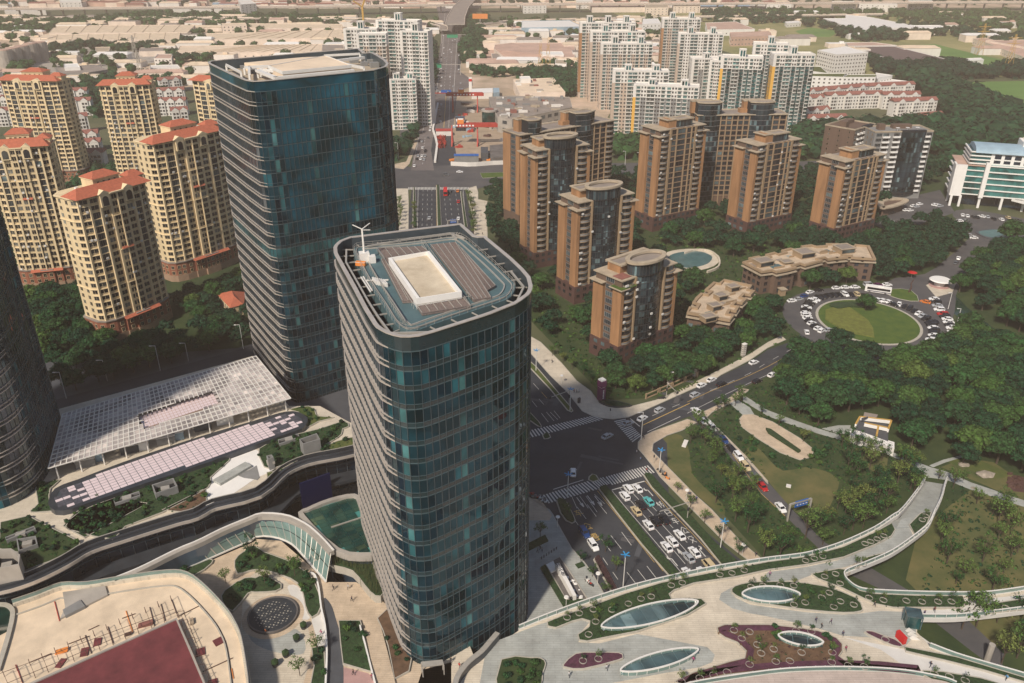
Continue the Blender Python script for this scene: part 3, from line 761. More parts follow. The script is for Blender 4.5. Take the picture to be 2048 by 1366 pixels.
for(u,v,s) in((1500,300,3),(1600,330,2.4),(1660,300,2),(1700,345,3),(520,400,2.4),(420,360,2)):
 q=ry([(u,v)],h1-2.5)[0];b.box(q[0],q[1],h1-3.2,s,s*.8,s*.6,.4)
part('plant_unit',b,T1)
# ---- the edge of a third tower at the left border
h3=89.0
s3=smooth(GL([(117,848),(117,880),(107,922),(86,962),(46,998),(-20,1024),(-260,1080)],18)+[(-200,215),(-172,232)],4)
T3,path3=glass_tower('glass_tower','rounded corner of a dark glass tower cut off by the left border',s3,h3,21,0,0.0,west=(.92,-.4))
b=MB();b.m('deck_blue').prism(offset(path3,-.6),h3-4,h3-3.2);part('roof_deck',b,T3)
#  RESIDENTIAL TOWERS
def hip(b,poly4,z,rise,over=.6,frac=.28):
 """hip roof over a quad whose first edge is long"""
 q=ccw(poly4);q=offset(q,over);a,b_,c,d=q
 if math.dist(a,b_)<math.dist(b_,c):a,b_,c,d=b_,c,d,a
 m1=((a[0]+d[0])/2,(a[1]+d[1])/2);m2=((b_[0]+c[0])/2,(b_[1]+c[1])/2)
 L_=math.dist(m1,m2);f=min(.48,frac if frac else math.dist(a,d)/2/L_)
 r1_=(m1[0]+(m2[0]-m1[0])*f,m1[1]+(m2[1]-m1[1])*f,z+rise);r2_=(m2[0]-(m2[0]-m1[0])*f,m2[1]-(m2[1]-m1[1])*f,z+rise)
 b.faces([(*a,z),(*b_,z),(*c,z),(*d,z),r1_,r2_],[(0,1,5,4),(1,2,5),(2,3,4,5),(3,0,4),(3,2,1,0)])
def loc_frame(o,ang):
 ca,sa=math.cos(ang),math.sin(ang);return lambda x,y:(o[0]+x*ca-y*sa,o[1]+x*sa+y*ca)
def rect(F_,x0,y0,x1,y1):return[F_(x0,y0),F_(x1,y0),F_(x1,y1),F_(x0,y1)]
def cream_tower(lab,o,ang,h,W_=27.0,seed=0,g='cream apartment towers with red tiled roofs'):
 """o: world point under the left front corner; the front runs along ang. Curved flanks, flat pilastered centre, brick base"""
 r=random.Random(seed);F_=loc_frame(o,ang);D_=17.0
 t=thing('apartment_tower',lab,'apartment tower',(*F_(W_/2,D_/2),0),g)
 s=W_/27.0
 front=[(0,5.0),(1.2*s,2.4),(4.2*s,.9),(7.4*s,0.6),(7.4*s,0),(10.9*s,0),(10.9*s,-.9),(16.1*s,-.9),(16.1*s,0),(19.6*s,0),(19.6*s,.6),(22.8*s,.9),(25.8*s,2.4),(27*s,5.0)]
 back=[(27*s,14),(24*s,D_),(3*s,D_),(0,14)]
 poly=[F_(*p) for p in front+back];BLOCK.append(offset(ccw(poly),3));BLOCK.append(rect(F_,0,-14,W_+4,2))
 base=9.5;fh=2.85;nf=int((h-base-1.0)/fh);ztop=base+nf*fh
 b=MB();b.m('cream_wall').prism(poly,base,ztop+.9)
 recs=[]
 zs=[base+fh*k+.95 for k in range(nf)]
 pc_=ccw(poly)
 flankL,flankR=[F_(*p) for p in front[:4]],[F_(*p) for p in front[10:]]
 b.m('cream_trim')
 for k in range(nf):
  z=base+fh*k
  b.band(flankL,z+fh-.12,z+fh+.22,-.1,.32,closed=False);b.band(flankR,z+fh-.12,z+fh+.22,-.1,.32,closed=False)
  if k%5==4:b.band(pc_,z+fh-.15,z+fh+.15,-.1,.38)
 for(x,y) in((7.4,0.1),(10.9,-.3),(16.1,-.3),(19.6,.1),(4.2,.9),(22.8,.9),(1.3,2.3),(25.7,2.3),(13.5,-.9)):
  q=F_(x*s,y-.15);b.box(q[0],q[1],base,.75 if x!=13.5 else.45,.8,ztop-base+.4,ang)
 part('wall',b,t)
 E_=[F_(*p) for p in front]
 for i,n_,ww in((0,1,1.6),(1,1,2.9),(2,1,2.9),(4,1,2.2),(6,2,1.7),(8,1,2.2),(10,1,2.9),(11,1,2.9),(12,1,1.6)):
  l=math.dist(E_[i],E_[i+1]);win_rows(recs,E_[i],E_[i+1],even(l,n_,.2),zs,min(ww*s,l/n_-.45),1.9,'cream',.03)
 for i in(2,10):
  l=math.dist(E_[i],E_[i+1]);hi_={round(z,2) for z in zs[-10:-2]};recs[:]=[q_ for q_ in recs if not(round(q_[2],2) in hi_ and math.dist(q_[:2],on_edge(E_[i],E_[i+1],l/2))<1)];win_rows(recs,E_[i],E_[i+1],[l/2],[z-.75 for z in zs[-10:-2]],l-.3,2.7,'bay',.03)
 Bk=[F_(*p) for p in[front[-1]]+back+[front[0]]]
 for i in range(5):
  l=math.dist(Bk[i],Bk[i+1]);n_=max(1,int(l/3.4));win_rows(recs,Bk[i],Bk[i+1],even(l,n_),zs,1.5,1.6,'cream',.03)
 place_windows(t,recs)
 for k in range(22):
  i=r.choice((1,2,4,6,8,10,11));p_=on_edge(E_[i],E_[i+1],math.dist(E_[i],E_[i+1])*r.uniform(.1,.9),.35);put_ac(t,p_[0],p_[1],base+r.randrange(nf)*fh+.35,edge_frame(E_[i],E_[i+1])[2])
 b=MB();b.m('stone_base').prism(offset(pc_,.9),0,3.2);b.m('brick_wall').prism(offset(pc_,.7),3.2,base+.3);b.m('roof_grey').band(pc_,base,base+.5,-.2,1.1)
 part('brick_base',b,t)
 rec2=[]
 ob=offset(pc_,.72);nn=len(ob)
 for i in range(nn):
  l=math.dist(ob[i],ob[(i+1)%nn])
  if l>2:win_rows(rec2,ob[i],ob[(i+1)%nn],even(l,max(1,int(l/2.4))),[3.6,6.4],1.5,1.8,'cream')
 place_windows(t,rec2,cap=60,stuff_name='window')
 b=MB();b.m('red_tile')
 for(x0,x1,z,dd) in((6.5,20.5,base-.2,1.6),(11.4,15.6,base+(nf-8)*fh+.3,.7)):
  a1,a2=F_(x0*s,-.9),F_(x1*s,-.9);c1,c2=F_(x0*s,-.9-dd),F_(x1*s,-.9-dd)
  b.faces([(*a1,z+.9),(*a2,z+.9),(*c1,z),(*c2,z),(*a1,z-.15),(*a2,z-.15)],[(0,2,3,1),(4,5,3,2),(0,4,2),(1,3,5)])
 part('tiled_canopy',b,t)
 b=MB();b.m('cream_trim').band(pc_,ztop+.5,ztop+.95,-.3,.7);b.m('red_tile');hip(b,rect(F_,-.2,.2,27*s+.2,9.0),ztop+.95,3.0,.9,.12)
 RF=part('roof',b,t)
 for nx,hh,x0,y0,x1,y1 in((0,4.6,9.5,5.5,19.0,13.5),(1,2.2,22.0,4.5,27.2,10)):
  b=MB();q=rect(F_,x0*s,y0,x1*s,y1);b.m('cream_wall').prism(q,ztop,ztop+1.0+hh);b.m('cream_trim').band(ccw(q),ztop+.5+hh,ztop+1.05+hh,-.2,.5)
  b.m('red_tile');hip(b,q,ztop+1.05+hh,2.0,.9,.3);TU=part('roof_turret',b,t)
  rec3=[];l=math.dist(q[0],q[1]);win_rows(rec3,q[0],q[1],even(l,4 if nx==0 else 2,.8),[ztop+2.6 if nx==0 else ztop+1.0],1.0,1.8,'cream')
  for x,y,z,a_,ww,hh_,k in rec3:
   wo=bpy.data.objects.new('window',WIN[k]);C.objects.link(wo);wo.parent=TU;wo.location=(x-t.location.x,y-t.location.y,z-t.location.z);wo.rotation_euler=(0,0,a_);wo.scale=(ww,1,hh_)
 for xm in(9.15,17.85):
  b=MB();z=ztop-4.2;a_=F_(xm*s,-.55)
  b.m('cream_trim').box(a_[0],a_[1],z,3.9,1.3,5.2,ang)
  c0,c1,c2=F_((xm-2.1)*s,-1.25),F_((xm+2.1)*s,-1.25),F_(xm*s,-1.25);d0,d1,d2=F_((xm-2.1)*s,3),F_((xm+2.1)*s,3),F_(xm*s,3)
  b.faces([(*c0,z+5.2),(*c1,z+5.2),(*c2,z+6.6),(*d0,z+5.2),(*d1,z+5.2),(*d2,z+6.6)],[(0,1,2),(0,2,5,3),(1,4,5,2),(0,3,4,1)])
  DM=part('arched_dormer',b,t)
  b=MB();b.m('window_glass');pts=[(-1.25,0),(1.25,0),(1.25,2.6)]+[(1.25*math.cos(R(q)),2.6+1.25*math.sin(R(q))) for q in range(20,170,20)]+[(-1.25,2.6)]
  b.face([(*F_(xm*s+u,-1.25),z+.4+v) for u,v in pts]);part('arched_window',b,DM)
 b=MB();b.m('white_metal')
 for k in range(5):q=F_(r.uniform(2,25)*s,r.uniform(10,15));b.box(q[0],q[1],ztop+.9,1.2,1.2,.9,ang)
 part('water_tank',b,t)
 return t
def cream_at(lab,pl,pr,h,W_=None,seed=0,dy=0):
 a,b_=G(*pl,h),G(*pr,h);return cream_tower(lab,a,math.atan2(b_[1]-a[1],b_[0]-a[0]),h,W_ or math.dist(a,b_),seed)
cream_at('cream apartment tower with red tiled roof, the front one, right of the left border tower',(150,392),(298,353),63.5,seed=1)
cream_at('cream apartment tower right against the tall glass tower, red brick base behind trees',(302,280),(448,250),69.5,seed=2)
cream_at('cream apartment tower cut by the left border, the lower one with hip roof',(-40,292),(94,284),69,seed=3)
cream_at('cream apartment tower with red roof turret, standing between two nearer cream towers',(190,163),(298,160),70,seed=4)
cream_at('cream apartment tower at the far left, tallest of the cream row at the border',(-10,152),(112,154),70,seed=5)
cream_at('cream apartment tower half hidden behind the left edge of the tall glass tower',(374,152),(500,160),70,seed=6)
def balcony(t,F_,x0,x1,y,z,depth=1.4,curved=True,m='tan_trim',rail='grey_wall'):
 b=MB();b.m(m)
 n=6 if curved else 1
 pts=[(x0+(x1-x0)*i/n,y-depth*((.55+.45*math.sin(math.pi*i/n)) if curved else 1)) for i in range(n+1)]
 poly=[F_(x0,y+.2)]+[F_(*p) for p in pts]+[F_(x1,y+.2)]
 b.prism(poly,z-.18,z+.12,bot=True)
 pl=[F_(x0,y)]+[F_(*p) for p in pts]+[F_(x1,y)]
 b.m(rail).band(pl,z+.12,z+.85,-.06,-.02,closed=False);b.m(m).band(pl,z+.85,z+1.02,-.10,.02,closed=False)
 return part('balcony',b,t)
def brown_tower(lab,o,angd,W_,h,kind='oval',D_=15.0,seed=0,base=8.5,corner_turf=False,g='orange and brown apartment towers of the garden estate'):
 r=random.Random(seed);a=R(angd);F_=loc_frame(o,a)
 t=thing('apartment_tower',lab,'apartment tower',(*F_(W_/2,D_/2),0),g);fh=3.0
 nf=int((h-base)/fh);top=base+nf*fh
 BLOCK.append(rect(F_,-3,-7,W_+4,D_+2))
 b=MB();b.m('brown_wall').prism(rect(F_,1.2,1.2,W_-1.2,D_),base,top)
 b.m('orange_wall');b.prism(rect(F_,0,0,1.6,4.6),base,top-3);b.prism(rect(F_,0,9.8,3.5,D_+.3),base,top-3)
 b.prism(rect(F_,W_-1.6,0,W_,4.6),base,top-3);b.prism(rect(F_,W_-3.5,9.8,W_,D_+.3),base,top-3)
 b.m('tan_trim')
 for x in(7.4,W_-8.2):b.prism(rect(F_,x,-.2,x+.8,1.6),base,top+.3)
 part('wall',b,t)
 b=MB();b.m('dark_brown').prism(rect(F_,-.3,-.3,W_+.3,D_+.5),0,base);part('base_storeys',b,t)
 zs=[base+k*fh+.8 for k in range(nf)];recs=[]
 win_rows(recs,F_(1.2,9.8),F_(1.2,4.6),[2.6],zs,4.4,1.9,'bay',.02)
 win_rows(recs,F_(W_-1.2,4.6),F_(W_-1.2,9.8),[2.6],zs,4.4,1.9,'bay',.02)
 win_rows(recs,F_(W_-1.2,D_),F_(1.2,D_),even(W_-2.4,int(W_/4)),zs,2.2,1.7,'brown',.02)
 zs0=[base-fh*2+.5,base-fh+.5]
 win_rows(recs,F_(-.3,D_),F_(-.3,0),[3,7,12],zs0,2.2,1.7,'dark',.02);win_rows(recs,F_(0,-.3),F_(W_,-.3),even(W_,int(W_/3.2)),zs0,2.0,1.7,'dark',.02)
 for k in range(nf):
  z=base+k*fh
  for x0,x1 in((2.0,7.2),(W_-7.0,W_-1.4)):balcony(t,F_,x0,x1,1.2,z,1.7)
 for x0,x1 in((1.6,7.4),(W_-7.4,W_-1.6)):win_rows(recs,F_(x0,1.2),F_(x1,1.2),even(x1-x0,2),[z-.3 for z in zs],2.3,2.2,'bay',.02)
 if kind=='oval':
  n=14;x0,x1=8.4,W_-8.4;pts=[(x0+(x1-x0)*i/n,.9-2.4*math.sin(math.pi*i/n)) for i in range(n+1)]
  pl=[F_(*p) for p in pts]
  b=MB();b.m('void_dark').prism(pl+[F_(x1,4),F_(x0,4)],base,top+1.2);bay=part('glass_bay',b,t)
  for k in range(nf+1):
   g_=MB();z=base+k*fh
   for i in range(n):
    pa,pb=pl[i],pl[i+1];q=normals([pa,pb],False)[0];e=.05
    A_=(pa[0]+q[0]*.06,pa[1]+q[1]*.06);B_=(pb[0]+q[0]*.06,pb[1]+q[1]*.06)
    for(z0_,z1_) in((z+.75,z+2.85),(z+.05,z+.68)):
     if z0_<top+1:g_.m('bay_glass');g_.face([(*A_,z0_),(*B_,z0_),(*B_,min(z1_,top+1.2)),(*A_,min(z1_,top+1.2))])
   g_.m('bay_frame').band(pl,z-.12,z+.06,0,.16,closed=False)
   for i in range(n+1):g_.box(pl[i][0],pl[i][1],z,.10,.18,min(fh,top+1.2-z),a)
   part('storey_glazing',g_,bay)
  cx_,cy_=W_/2,3.2;rx,ry_=(W_-15)/2+.8,5.4
  el=lambda f,z=None:[F_(cx_+rx*f*math.cos(2*math.pi*i/36),cy_+ry_*f*math.sin(2*math.pi*i/36)) for i in range(36)]
  b=MB();e1=el(.93)
  b.m('void_dark').prism(e1,top,top+5.2,top=False)
  for i in range(36):
   pa,pb=e1[i],e1[(i+1)%36];b.m('bay_glass');q=normals([pa,pb],False)[0]
   b.face([(pa[0]+q[0]*.05,pa[1]+q[1]*.05,top+.5),(pb[0]+q[0]*.05,pb[1]+q[1]*.05,top+.5),(pb[0]+q[0]*.05,pb[1]+q[1]*.05,top+5),(pa[0]+q[0]*.05,pa[1]+q[1]*.05,top+5)])
   b.m('bay_frame').box(pa[0],pa[1],top,.14,.3,5.2,a)
  CRN=part('oval_drum',b,t)
  b=MB();b.m('roof_grey').prism(el(.98),top+4.6,top+4.8);b.m('roof_slab').band(ccw(el(1.0)),top+5.1,top+6.0,-1.35,.5);part('oval_ring_roof',b,CRN)
  b=MB();b.m('orange_wall').prism(rect(F_,5.2,6.2,W_-6,13),top,top+3.6)
  b.m('roof_slab').band(ccw(rect(F_,5.2,6.2,W_-6,13)),top+3.6,top+4.2,-.8,1.1);b.m('roof_grey').prism(rect(F_,6,7,W_-7,12),top+3.7,top+3.8);part('roof_cabin',b,t)
 else:
  x0,x1=8.3,W_-8.3;nb=4
  b=MB();b.m('dark_brown').prism(rect(F_,x0,.4,x1,3),base-3,top);b.m('tan_trim')
  xs=[x0+(x1-x0)*f for f in(0,.24,.62,.84,1)]
  for x in xs:b.prism(rect(F_,x-.35,-.2,x+.35,1.5),base-3,top+.3)
  for k in range(nf+1):q=F_((x0+x1)/2,.35);b.box(q[0],q[1],base+k*fh-.15,x1-x0,.55,.32,a)
  FR=part('front_grid',b,t)
  for i in range(4):win_rows(recs,F_(x0,.4),F_(x1,.4),[(xs[i]+xs[i+1])/2-x0],[base+k*fh+.35 for k in range(nf)],xs[i+1]-xs[i]-.8,2.35,'dark',.02)
  b=MB();q=rect(F_,W_*.42,2.6,W_*.74,9);b.m('void_dark').prism(q,top,top+4.0)
  qq=ccw(q)
  for i in range(4):
   l=math.dist(qq[i],qq[(i+1)%4]);m_=int(l/1.1)
   for j in range(m_):
    b.m('bay_glass');p0=on_edge(qq[i],qq[(i+1)%4],l*j/m_+.08,.05);p1=on_edge(qq[i],qq[(i+1)%4],l*(j+1)/m_-.08,.05);b.face([(*p0,top+.6),(*p1,top+.6),(*p1,top+3.8),(*p0,top+3.8)])
  b.m('orange_wall').prism(rect(F_,W_*.26,3.4,W_*.42,11.5),top,top+4.2)
  b.m('roof_slab').band(qq,top+4.0,top+4.7,-.9,.8);b.m('roof_grey').prism(q,top+4.1,top+4.15)
  b.m('roof_slab').band(ccw(rect(F_,W_*.24,3.4,W_*.42-.9,11.5)),top+4.2,top+4.7,-.9,.6);part('roof_cabin',b,t)
 b=MB();b.m('roof_slab')
 b.prism(rect(F_,.4,.2,8.2,D_+.8),top-.05,top+.4,bot=True);b.prism(rect(F_,W_-8.2,.2,W_-.4,D_+.8),top-.05,top+.4,bot=True)
 b.m('roof_grey').prism(rect(F_,8.2,1.7,W_-8.2,D_),top-.02,top+.25)
 b.m('roof_slab')
 for x0,x1 in((-1.3,3.4),(W_-3.4,W_+1.3)):
  b.prism(rect(F_,x0,-1.3,x1,5.6),top-3.1,top-2.75,bot=True);b.prism(rect(F_,x0,9.2,x1,D_+1.5),top-3.1,top-2.75,bot=True)
 part('roof_slab',b,t)
 if corner_turf:  # turf strips on the corner terrace in plain lawn green
  b=MB();b.m('bright_lawn').prism(rect(F_,-.9,-.9,7.6,1.0),top-2.74,top-2.6);b.prism(rect(F_,-.9,1.0,1.0,5.2),top-2.74,top-2.6);b.m('roof_redbrown').prism(rect(F_,1.2,1.4,6.6,6.2),top+.42,top+.6);part('terrace_turf',b,t)
 place_windows(t,recs)
 for k in range(16):
  x=r.choice((7.9,1.8,W_-7.9,2.4,W_/2));q=F_(x,-.75 if x!=W_/2 else-1.9);put_ac(t,q[0],q[1],base+r.randrange(nf)*fh+1,a)
 return t
brown_tower('nearest orange and brown tower with oval ring roof and green turf on its corner terrace',(41.3,286.4),39,32.0,37.5,'oval',15,11,corner_turf=True)
brown_tower('orange and brown tower with oval ring roof, middle one of the three in a line',(28.5,346),30,31.5,47.5,'oval',15,12)
brown_tower('orange and brown tower with oval ring roof, rear one of the three beside the boulevard',(11.0,390),27,31,59.5,'oval',15,13)
brown_tower('orange and brown tower with grid of dark windows, left one of three with square crowns',(79.5,446.5),31,34,58,'rect',16,15)
brown_tower('orange and brown tower with grid of dark windows, middle one of three with square crowns',(130.5,438),30,34,53,'rect',16,17)
brown_tower('orange and brown tower with grid of dark windows, right one of three square crowns',(174.5,427.5),31,34,44.5,'rect',16,18)
def turret_tower(lab,o,angd,cols,h,seed=0,D_=16,g='orange and brown apartment towers of the garden estate'):
 """brown slab tower with tall dark glass turrets; cols: list of (kind, width)"""
 r=random.Random(seed);a=R(angd);F_=loc_frame(o,a);W_=sum(c[1]for c in cols)
 t=thing('apartment_tower',lab,'apartment tower',(*F_(W_/2,D_/2),0),g);fh=3.0;base=8.5;nf=int((h-base)/fh);top=base+nf*fh
 BLOCK.append(rect(F_,-3,-5,W_+3,D_+3));recs=[]
 b=MB();b.m('brown_wall').prism(rect(F_,0,.6,W_,D_),0,top)
 b.m('orange_wall').prism(rect(F_,-.3,9,2,D_),base,top-1);b.prism(rect(F_,-.3,.3,1.6,3.6),base,top-1)
 part('wall',b,t);zs=[base+k*fh+.7 for k in range(nf)]
 win_rows(recs,F_(0,9),F_(0,3.6),[2.7],zs,4.2,1.9,'bay',.03)
 rf=MB();rf.m('roof_slab').band(ccw(rect(F_,0,.6,W_,D_)),top,top+.5,-1.2,1.4);rf.m('roof_grey').prism(rect(F_,0,.6,W_,D_),top-.05,top+.15);rf.m('orange_wall').prism(rect(F_,W_*.5,6,W_*.62,10),top,top+2.4);part('roof_slab',rf,t)
 x=0
 for kind,cw in cols:
  if kind=='turret':
   n=10;pts=[(x+cw*i/n,.6-2.0*math.sin(math.pi*i/n)) for i in range(n+1)];pl=[F_(*p) for p in pts]
   b=MB();b.m('void_dark').prism(pl+[F_(x+cw,7),F_(x,7)],0,top+7);TR=part('glass_turret',b,t)
   for k in range(nf+5):
    z=base-3+k*fh;g_=MB()
    for i in range(n):
     q=normals([pl[i],pl[i+1]],False)[0];g_.m('bay_glass');A_=(pl[i][0]+q[0]*.05,pl[i][1]+q[1]*.05);B_=(pl[i+1][0]+q[0]*.05,pl[i+1][1]+q[1]*.05)
     if z+1<top+7:g_.face([(*A_,z+.2),(*B_,z+.2),(*B_,min(z+2.9,top+6.9)),(*A_,min(z+2.9,top+6.9))])
    if z<top+6.5:g_.m('grey_wall').band(pl,z-.08,z+.08,0,.12,closed=False)
    if g_.v:part('storey_glazing',g_,TR)
   b=MB();b.m('roof_slab').band(ccw(pl+[F_(x+cw,7),F_(x,7)]),top+7,top+7.6,-.9,.5);b.m('roof_grey').prism(pl+[F_(x+cw,7),F_(x,7)],top+7,top+7.1);b.m('orange_wall').prism(rect(F_,x-2,7,x+cw-3,12),top,top+6.5);b.m('roof_slab').band(ccw(rect(F_,x-2,7.6,x+cw-3,12)),top+6.5,top+7.1,-.9,.8);part('turret_roof',b,TR)
  elif kind=='grid':
   n=max(2,int(cw/3.2));b=MB();b.m('tan_trim')
   for i in range(n+1):q=F_(x+cw*i/n,.35);b.box(q[0],q[1],3,.55,.9,top-3,a)
   for k in range(nf+1):q=F_(x+cw/2,.45);b.box(q[0],q[1],base+k*fh-.2,cw,.45,.3,a)
   part('front_grid',b,t);win_rows(recs,F_(x,.6),F_(x+cw,.6),even(cw,n),zs,cw/n-.9,1.9,'dark',.03)
  else:
   for k in range(nf):balcony(t,F_,x+.3,x+cw-.3,.6,base+k*fh,1.5)
   win_rows(recs,F_(x,.6),F_(x+cw,.6),even(cw,2),[z-.2 for z in zs],cw/2-.6,2.1,'bay',.03)
  x+=cw
 place_windows(t,recs);return t
turret_tower('brown tower with two dark glass turrets, behind the rear oval-roofed tower',G(1040,262,56),35,[('balc',6),('turret',9),('grid',12),('balc',4),('grid',8),('turret',14),('grid',9),('balc',6)],56,21)
turret_tower('brown tower with two glass turrets, behind the left and middle square-crowned towers',G(1396,226,58),3,[('turret',14),('grid',17),('turret',14),('grid',8)],58,22)
def brick_glass(lab,o,angd,W_,h,D_,seed,dishes):
 a=R(angd);F_=loc_frame(o,a);t=thing('apartment_tower',lab,'apartment tower',(*F_(W_/2,D_/2),0),'dark glass and brown brick towers on the right')
 BLOCK.append(rect(F_,-3,-3,W_+3,D_+3));fh=3.1;nf=int((h-5)/fh);base=5;top=base+nf*fh;recs=[]
 b=MB();b.m('brown_wall' if seed==32 else 'grey_wall').prism(rect(F_,0,0,W_,D_),0,top);b.m('roof_slab').band(ccw(rect(F_,0,0,W_,D_)),top,top+.8,-.6,.3);part('wall',b,t)
 n=12;x0,x1=W_*.46,W_*.88;pts=[F_(x0+(x1-x0)*i/n,-.4-1.6*math.sin(math.pi*i/n)) for i in range(n+1)]
 b=MB();b.m('void_dark').prism(pts+[F_(x1,2),F_(x0,2)],3,top+1);bay=part('glass_bay',b,t)
 for k in range(nf):
  g_=MB();z=base+k*fh
  for i in range(n):
   q=normals([pts[i],pts[i+1]],False)[0];A_=(pts[i][0]+q[0]*.05,pts[i][1]+q[1]*.05);B_=(pts[i+1][0]+q[0]*.05,pts[i+1][1]+q[1]*.05);g_.m('bay_glass').face([(*A_,z+.15),(*B_,z+.15),(*B_,z+fh-.1),(*A_,z+fh-.1)])
  g_.m('spandrel').band(pts,z-.05,z+.1,0,.12,closed=False);part('storey_glazing',g_,bay)
 zs=[base+k*fh+.7 for k in range(nf)]
 for k in range(nf):
  for xa,xb in((W_*.14,W_*.26),(W_*.32,W_*.44),(W_*.87,W_*.95)):balcony(t,F_,xa,xb,0,base+k*fh,1.3,False,'white_clean','white_clean')
 for xa,n_ in((.02,1),(.14,1),(.32,1),(.88,1)):win_rows(recs,F_(0,0),F_(W_,0),[W_*(xa+.06)],zs,W_*.1,1.9,'bay',.03)
 win_rows(recs,F_(0,D_),F_(0,0),even(D_,3),zs,1.0,1.5,'brown',.03);place_windows(t,recs)
 b=MB();b.m('brown_wall').box(*F_(W_*.2,D_*.5),top,4,4,3.5,a);part('roof_cabin',b,t);b=MB();b.m('brown_wall').box(*F_(W_*.6,D_*.7),top,12,4,2.4,a);part('roof_cabin',b,t)
 for i in range(dishes):
  b=MB();q=F_(W_*(.42+.17*i),3);b.m('white_clean').cyl(q[0],q[1],top+1.6,top+2.1,.2,1.3,14);b.cyl(q[0],q[1],top,top+1.7,.12,.12,6);part('satellite_dish',b,t)
brick_glass('dark brick and blue glass tower with white satellite dishes on its roof',G(1752,256,45),4,37,45,17,31,3)
brick_glass('brown brick tower with rusty roof cabin, joined left of the tower with satellite dishes',G(1712,252,45),42,26,45,20,32,0)
# ---------------- white towers of the northern estate ----------------
BALC={}
for k_,m_ in(('curved',5),('flat',1)):
 b=MB();b.m('white_wall');pts=[(-.5+j/m_,-(.5+.7*math.sin(math.pi*j/m_)) if m_>1 else-.9) for j in range(m_+1)]
 b.prism([(-.5,.1)]+pts+[(.5,.1)],-.1,.24,bot=True);BALC[k_]=b.mesh('balcony')
def white_tower(lab,o,angd,W_,h,seed,side='beige_wall',style='balcony',D_=13.0,wall='beige_wall',g='pale high-rise apartment slabs of the northern estate',pent=2,cap=100):
 r=random.Random(seed);a=R(angd);F_=loc_frame(o,a);t=thing('apartment_tower',lab,'apartment tower',(*F_(W_/2,D_/2),0),g)
 BLOCK.append(rect(F_,-3,-3,W_+3,D_+3));fh=2.95;nf=int(h/fh);top=nf*fh;zt=top-3*fh
 b=MB();b.m(wall).prism(rect(F_,0,0,W_,D_),0,zt,top=False);b.m('white_wall').prism(rect(F_,0,0,W_,D_),zt,top);b.band(ccw(rect(F_,0,0,W_,D_)),top,top+.9,-.3,.15)
 b.m(side).prism(rect(F_,-.4,-.5,1.9,8.0),6,zt,top=False);b.m('white_wall').prism(rect(F_,-.4,-.5,1.9,8.0),zt,top+.5)
 part('wall',b,t);recs=[];zs=[k*fh+.9 for k in range(nf)]
 nb=max(2,int(round(W_/13)));u=W_/nb
 st=MB();st.m('white_wall');bal=[]
 for i in range(nb):
  x=u*i+(1.4 if i==0 else 0)
  win_rows(recs,F_(0,0),F_(W_,0),[x+u*.42,x+u*.60],zs,1.3,1.5,'white',.03)
  for(xa,xb) in((x+.5,x+u*.32),(x+u*.70,x+u-.5)):
   win_rows(recs,F_(0,0),F_(W_,0),[(xa+xb)/2],[z-.4 for z in zs],xb-xa-.4,2.0,'teal',.03)
   for k in range(1,nf):bal.append((*F_((xa+xb)/2,0),k*fh,a,xb-xa))
  for xx in(x+u*.345,x+u*.68):q=F_(xx,-.15);st.box(q[0],q[1],0,.3,.5,top,a)
 part('pilaster',st,t)
 bal.sort(key=lambda q:-q[2]);me=BALC['curved' if style=='curved' else 'flat'];rest=MB();rest.m('white_wall')
 for i,(x,y,z,a_,w_) in enumerate(bal):
  if i<100:
   o_=bpy.data.objects.new('balcony',me);C.objects.link(o_);o_.parent=t;o_.location=(x-t.location.x,y-t.location.y,z);o_.rotation_euler=(0,0,a_);o_.scale=(w_,1,1)
  else:G_=loc_frame((x,y),a_);rest.prism(rect(G_,-w_/2,-.9,w_/2,.1),z-.1,z+.24,bot=True)
 if rest.v:part('balcony',rest,t,kind='stuff')
 win_rows(recs,F_(0,D_),F_(0,0),[D_-1.0,2.5],zs,1.4,1.6,'white',.04);win_rows(recs,F_(-.4,8),F_(-.4,2),[1.2,4.8],zs,.7,1.2,'white',.03)
 place_windows(t,recs,cap)
 for i in range(pent):
  x=W_*(i+.55)/pent if pent>1 else W_*.5;b=MB();ph=4.5+(1.5 if h>58 else 0)
  b.m('white_wall').prism(rect(F_,x-3,3,x+2.4,9),top,top+ph);b.band(ccw(rect(F_,x-3,3,x+2.4,9)),top+ph,top+ph+.4,-.3,.4)
  for xx in(x-2,x+.2):
   b.m('teal_glass');p0,p1=F_(xx,2.95),F_(xx+1.6,2.95);b.face([(*p0,top+.8),(*p1,top+.8),(*p1,top+ph-.6),(*p0,top+ph-.6)])
  part('roof_cabin',b,t)
 return t
def wt(lab,px,py,h,ang,W_,**k):
 return white_tower(lab,G(px,py,h),ang,W_,h,px,**k)
wt('pale slab tower at the back left of its estate, orange strip on its left end',1161,44,72,2,54,side='orange_wall',pent=3)
wt('pale slab tower second from the back in the left column, two glazed roof cabins',1182,62,66,0,52)
wt('pale slab tower third from the back in the left column, arched parapet at its right',1203,86,60,-1,47)
wt('pale slab tower just behind the front one of the left column',1227,138,52,-4,45)
wt('white slab tower with teal balconies and yellow left end, front one of the left column',1268,170,44.5,-12,50,side='yellow_wall',wall='grey_wall')
wt('pale slab tower at the back of the middle column, orange strip on its left end',1326,34,70,-2,40,side='orange_wall')
wt('white slab tower in the middle column with two white roof cabins and rounded balconies',1358,66,60,-6,44,wall='white_wall',style='curved')
wt('white tower with blank white end wall, behind the right corner of the yellow-ended slab',1386,112,50,2,28,wall='grey_wall',side='white_wall',pent=1)
wt('narrow white tower squeezed between the blank-ended tower and the yellow and teal one',1421,116,50,-20,18,wall='white_wall',side='white_wall',pent=1)
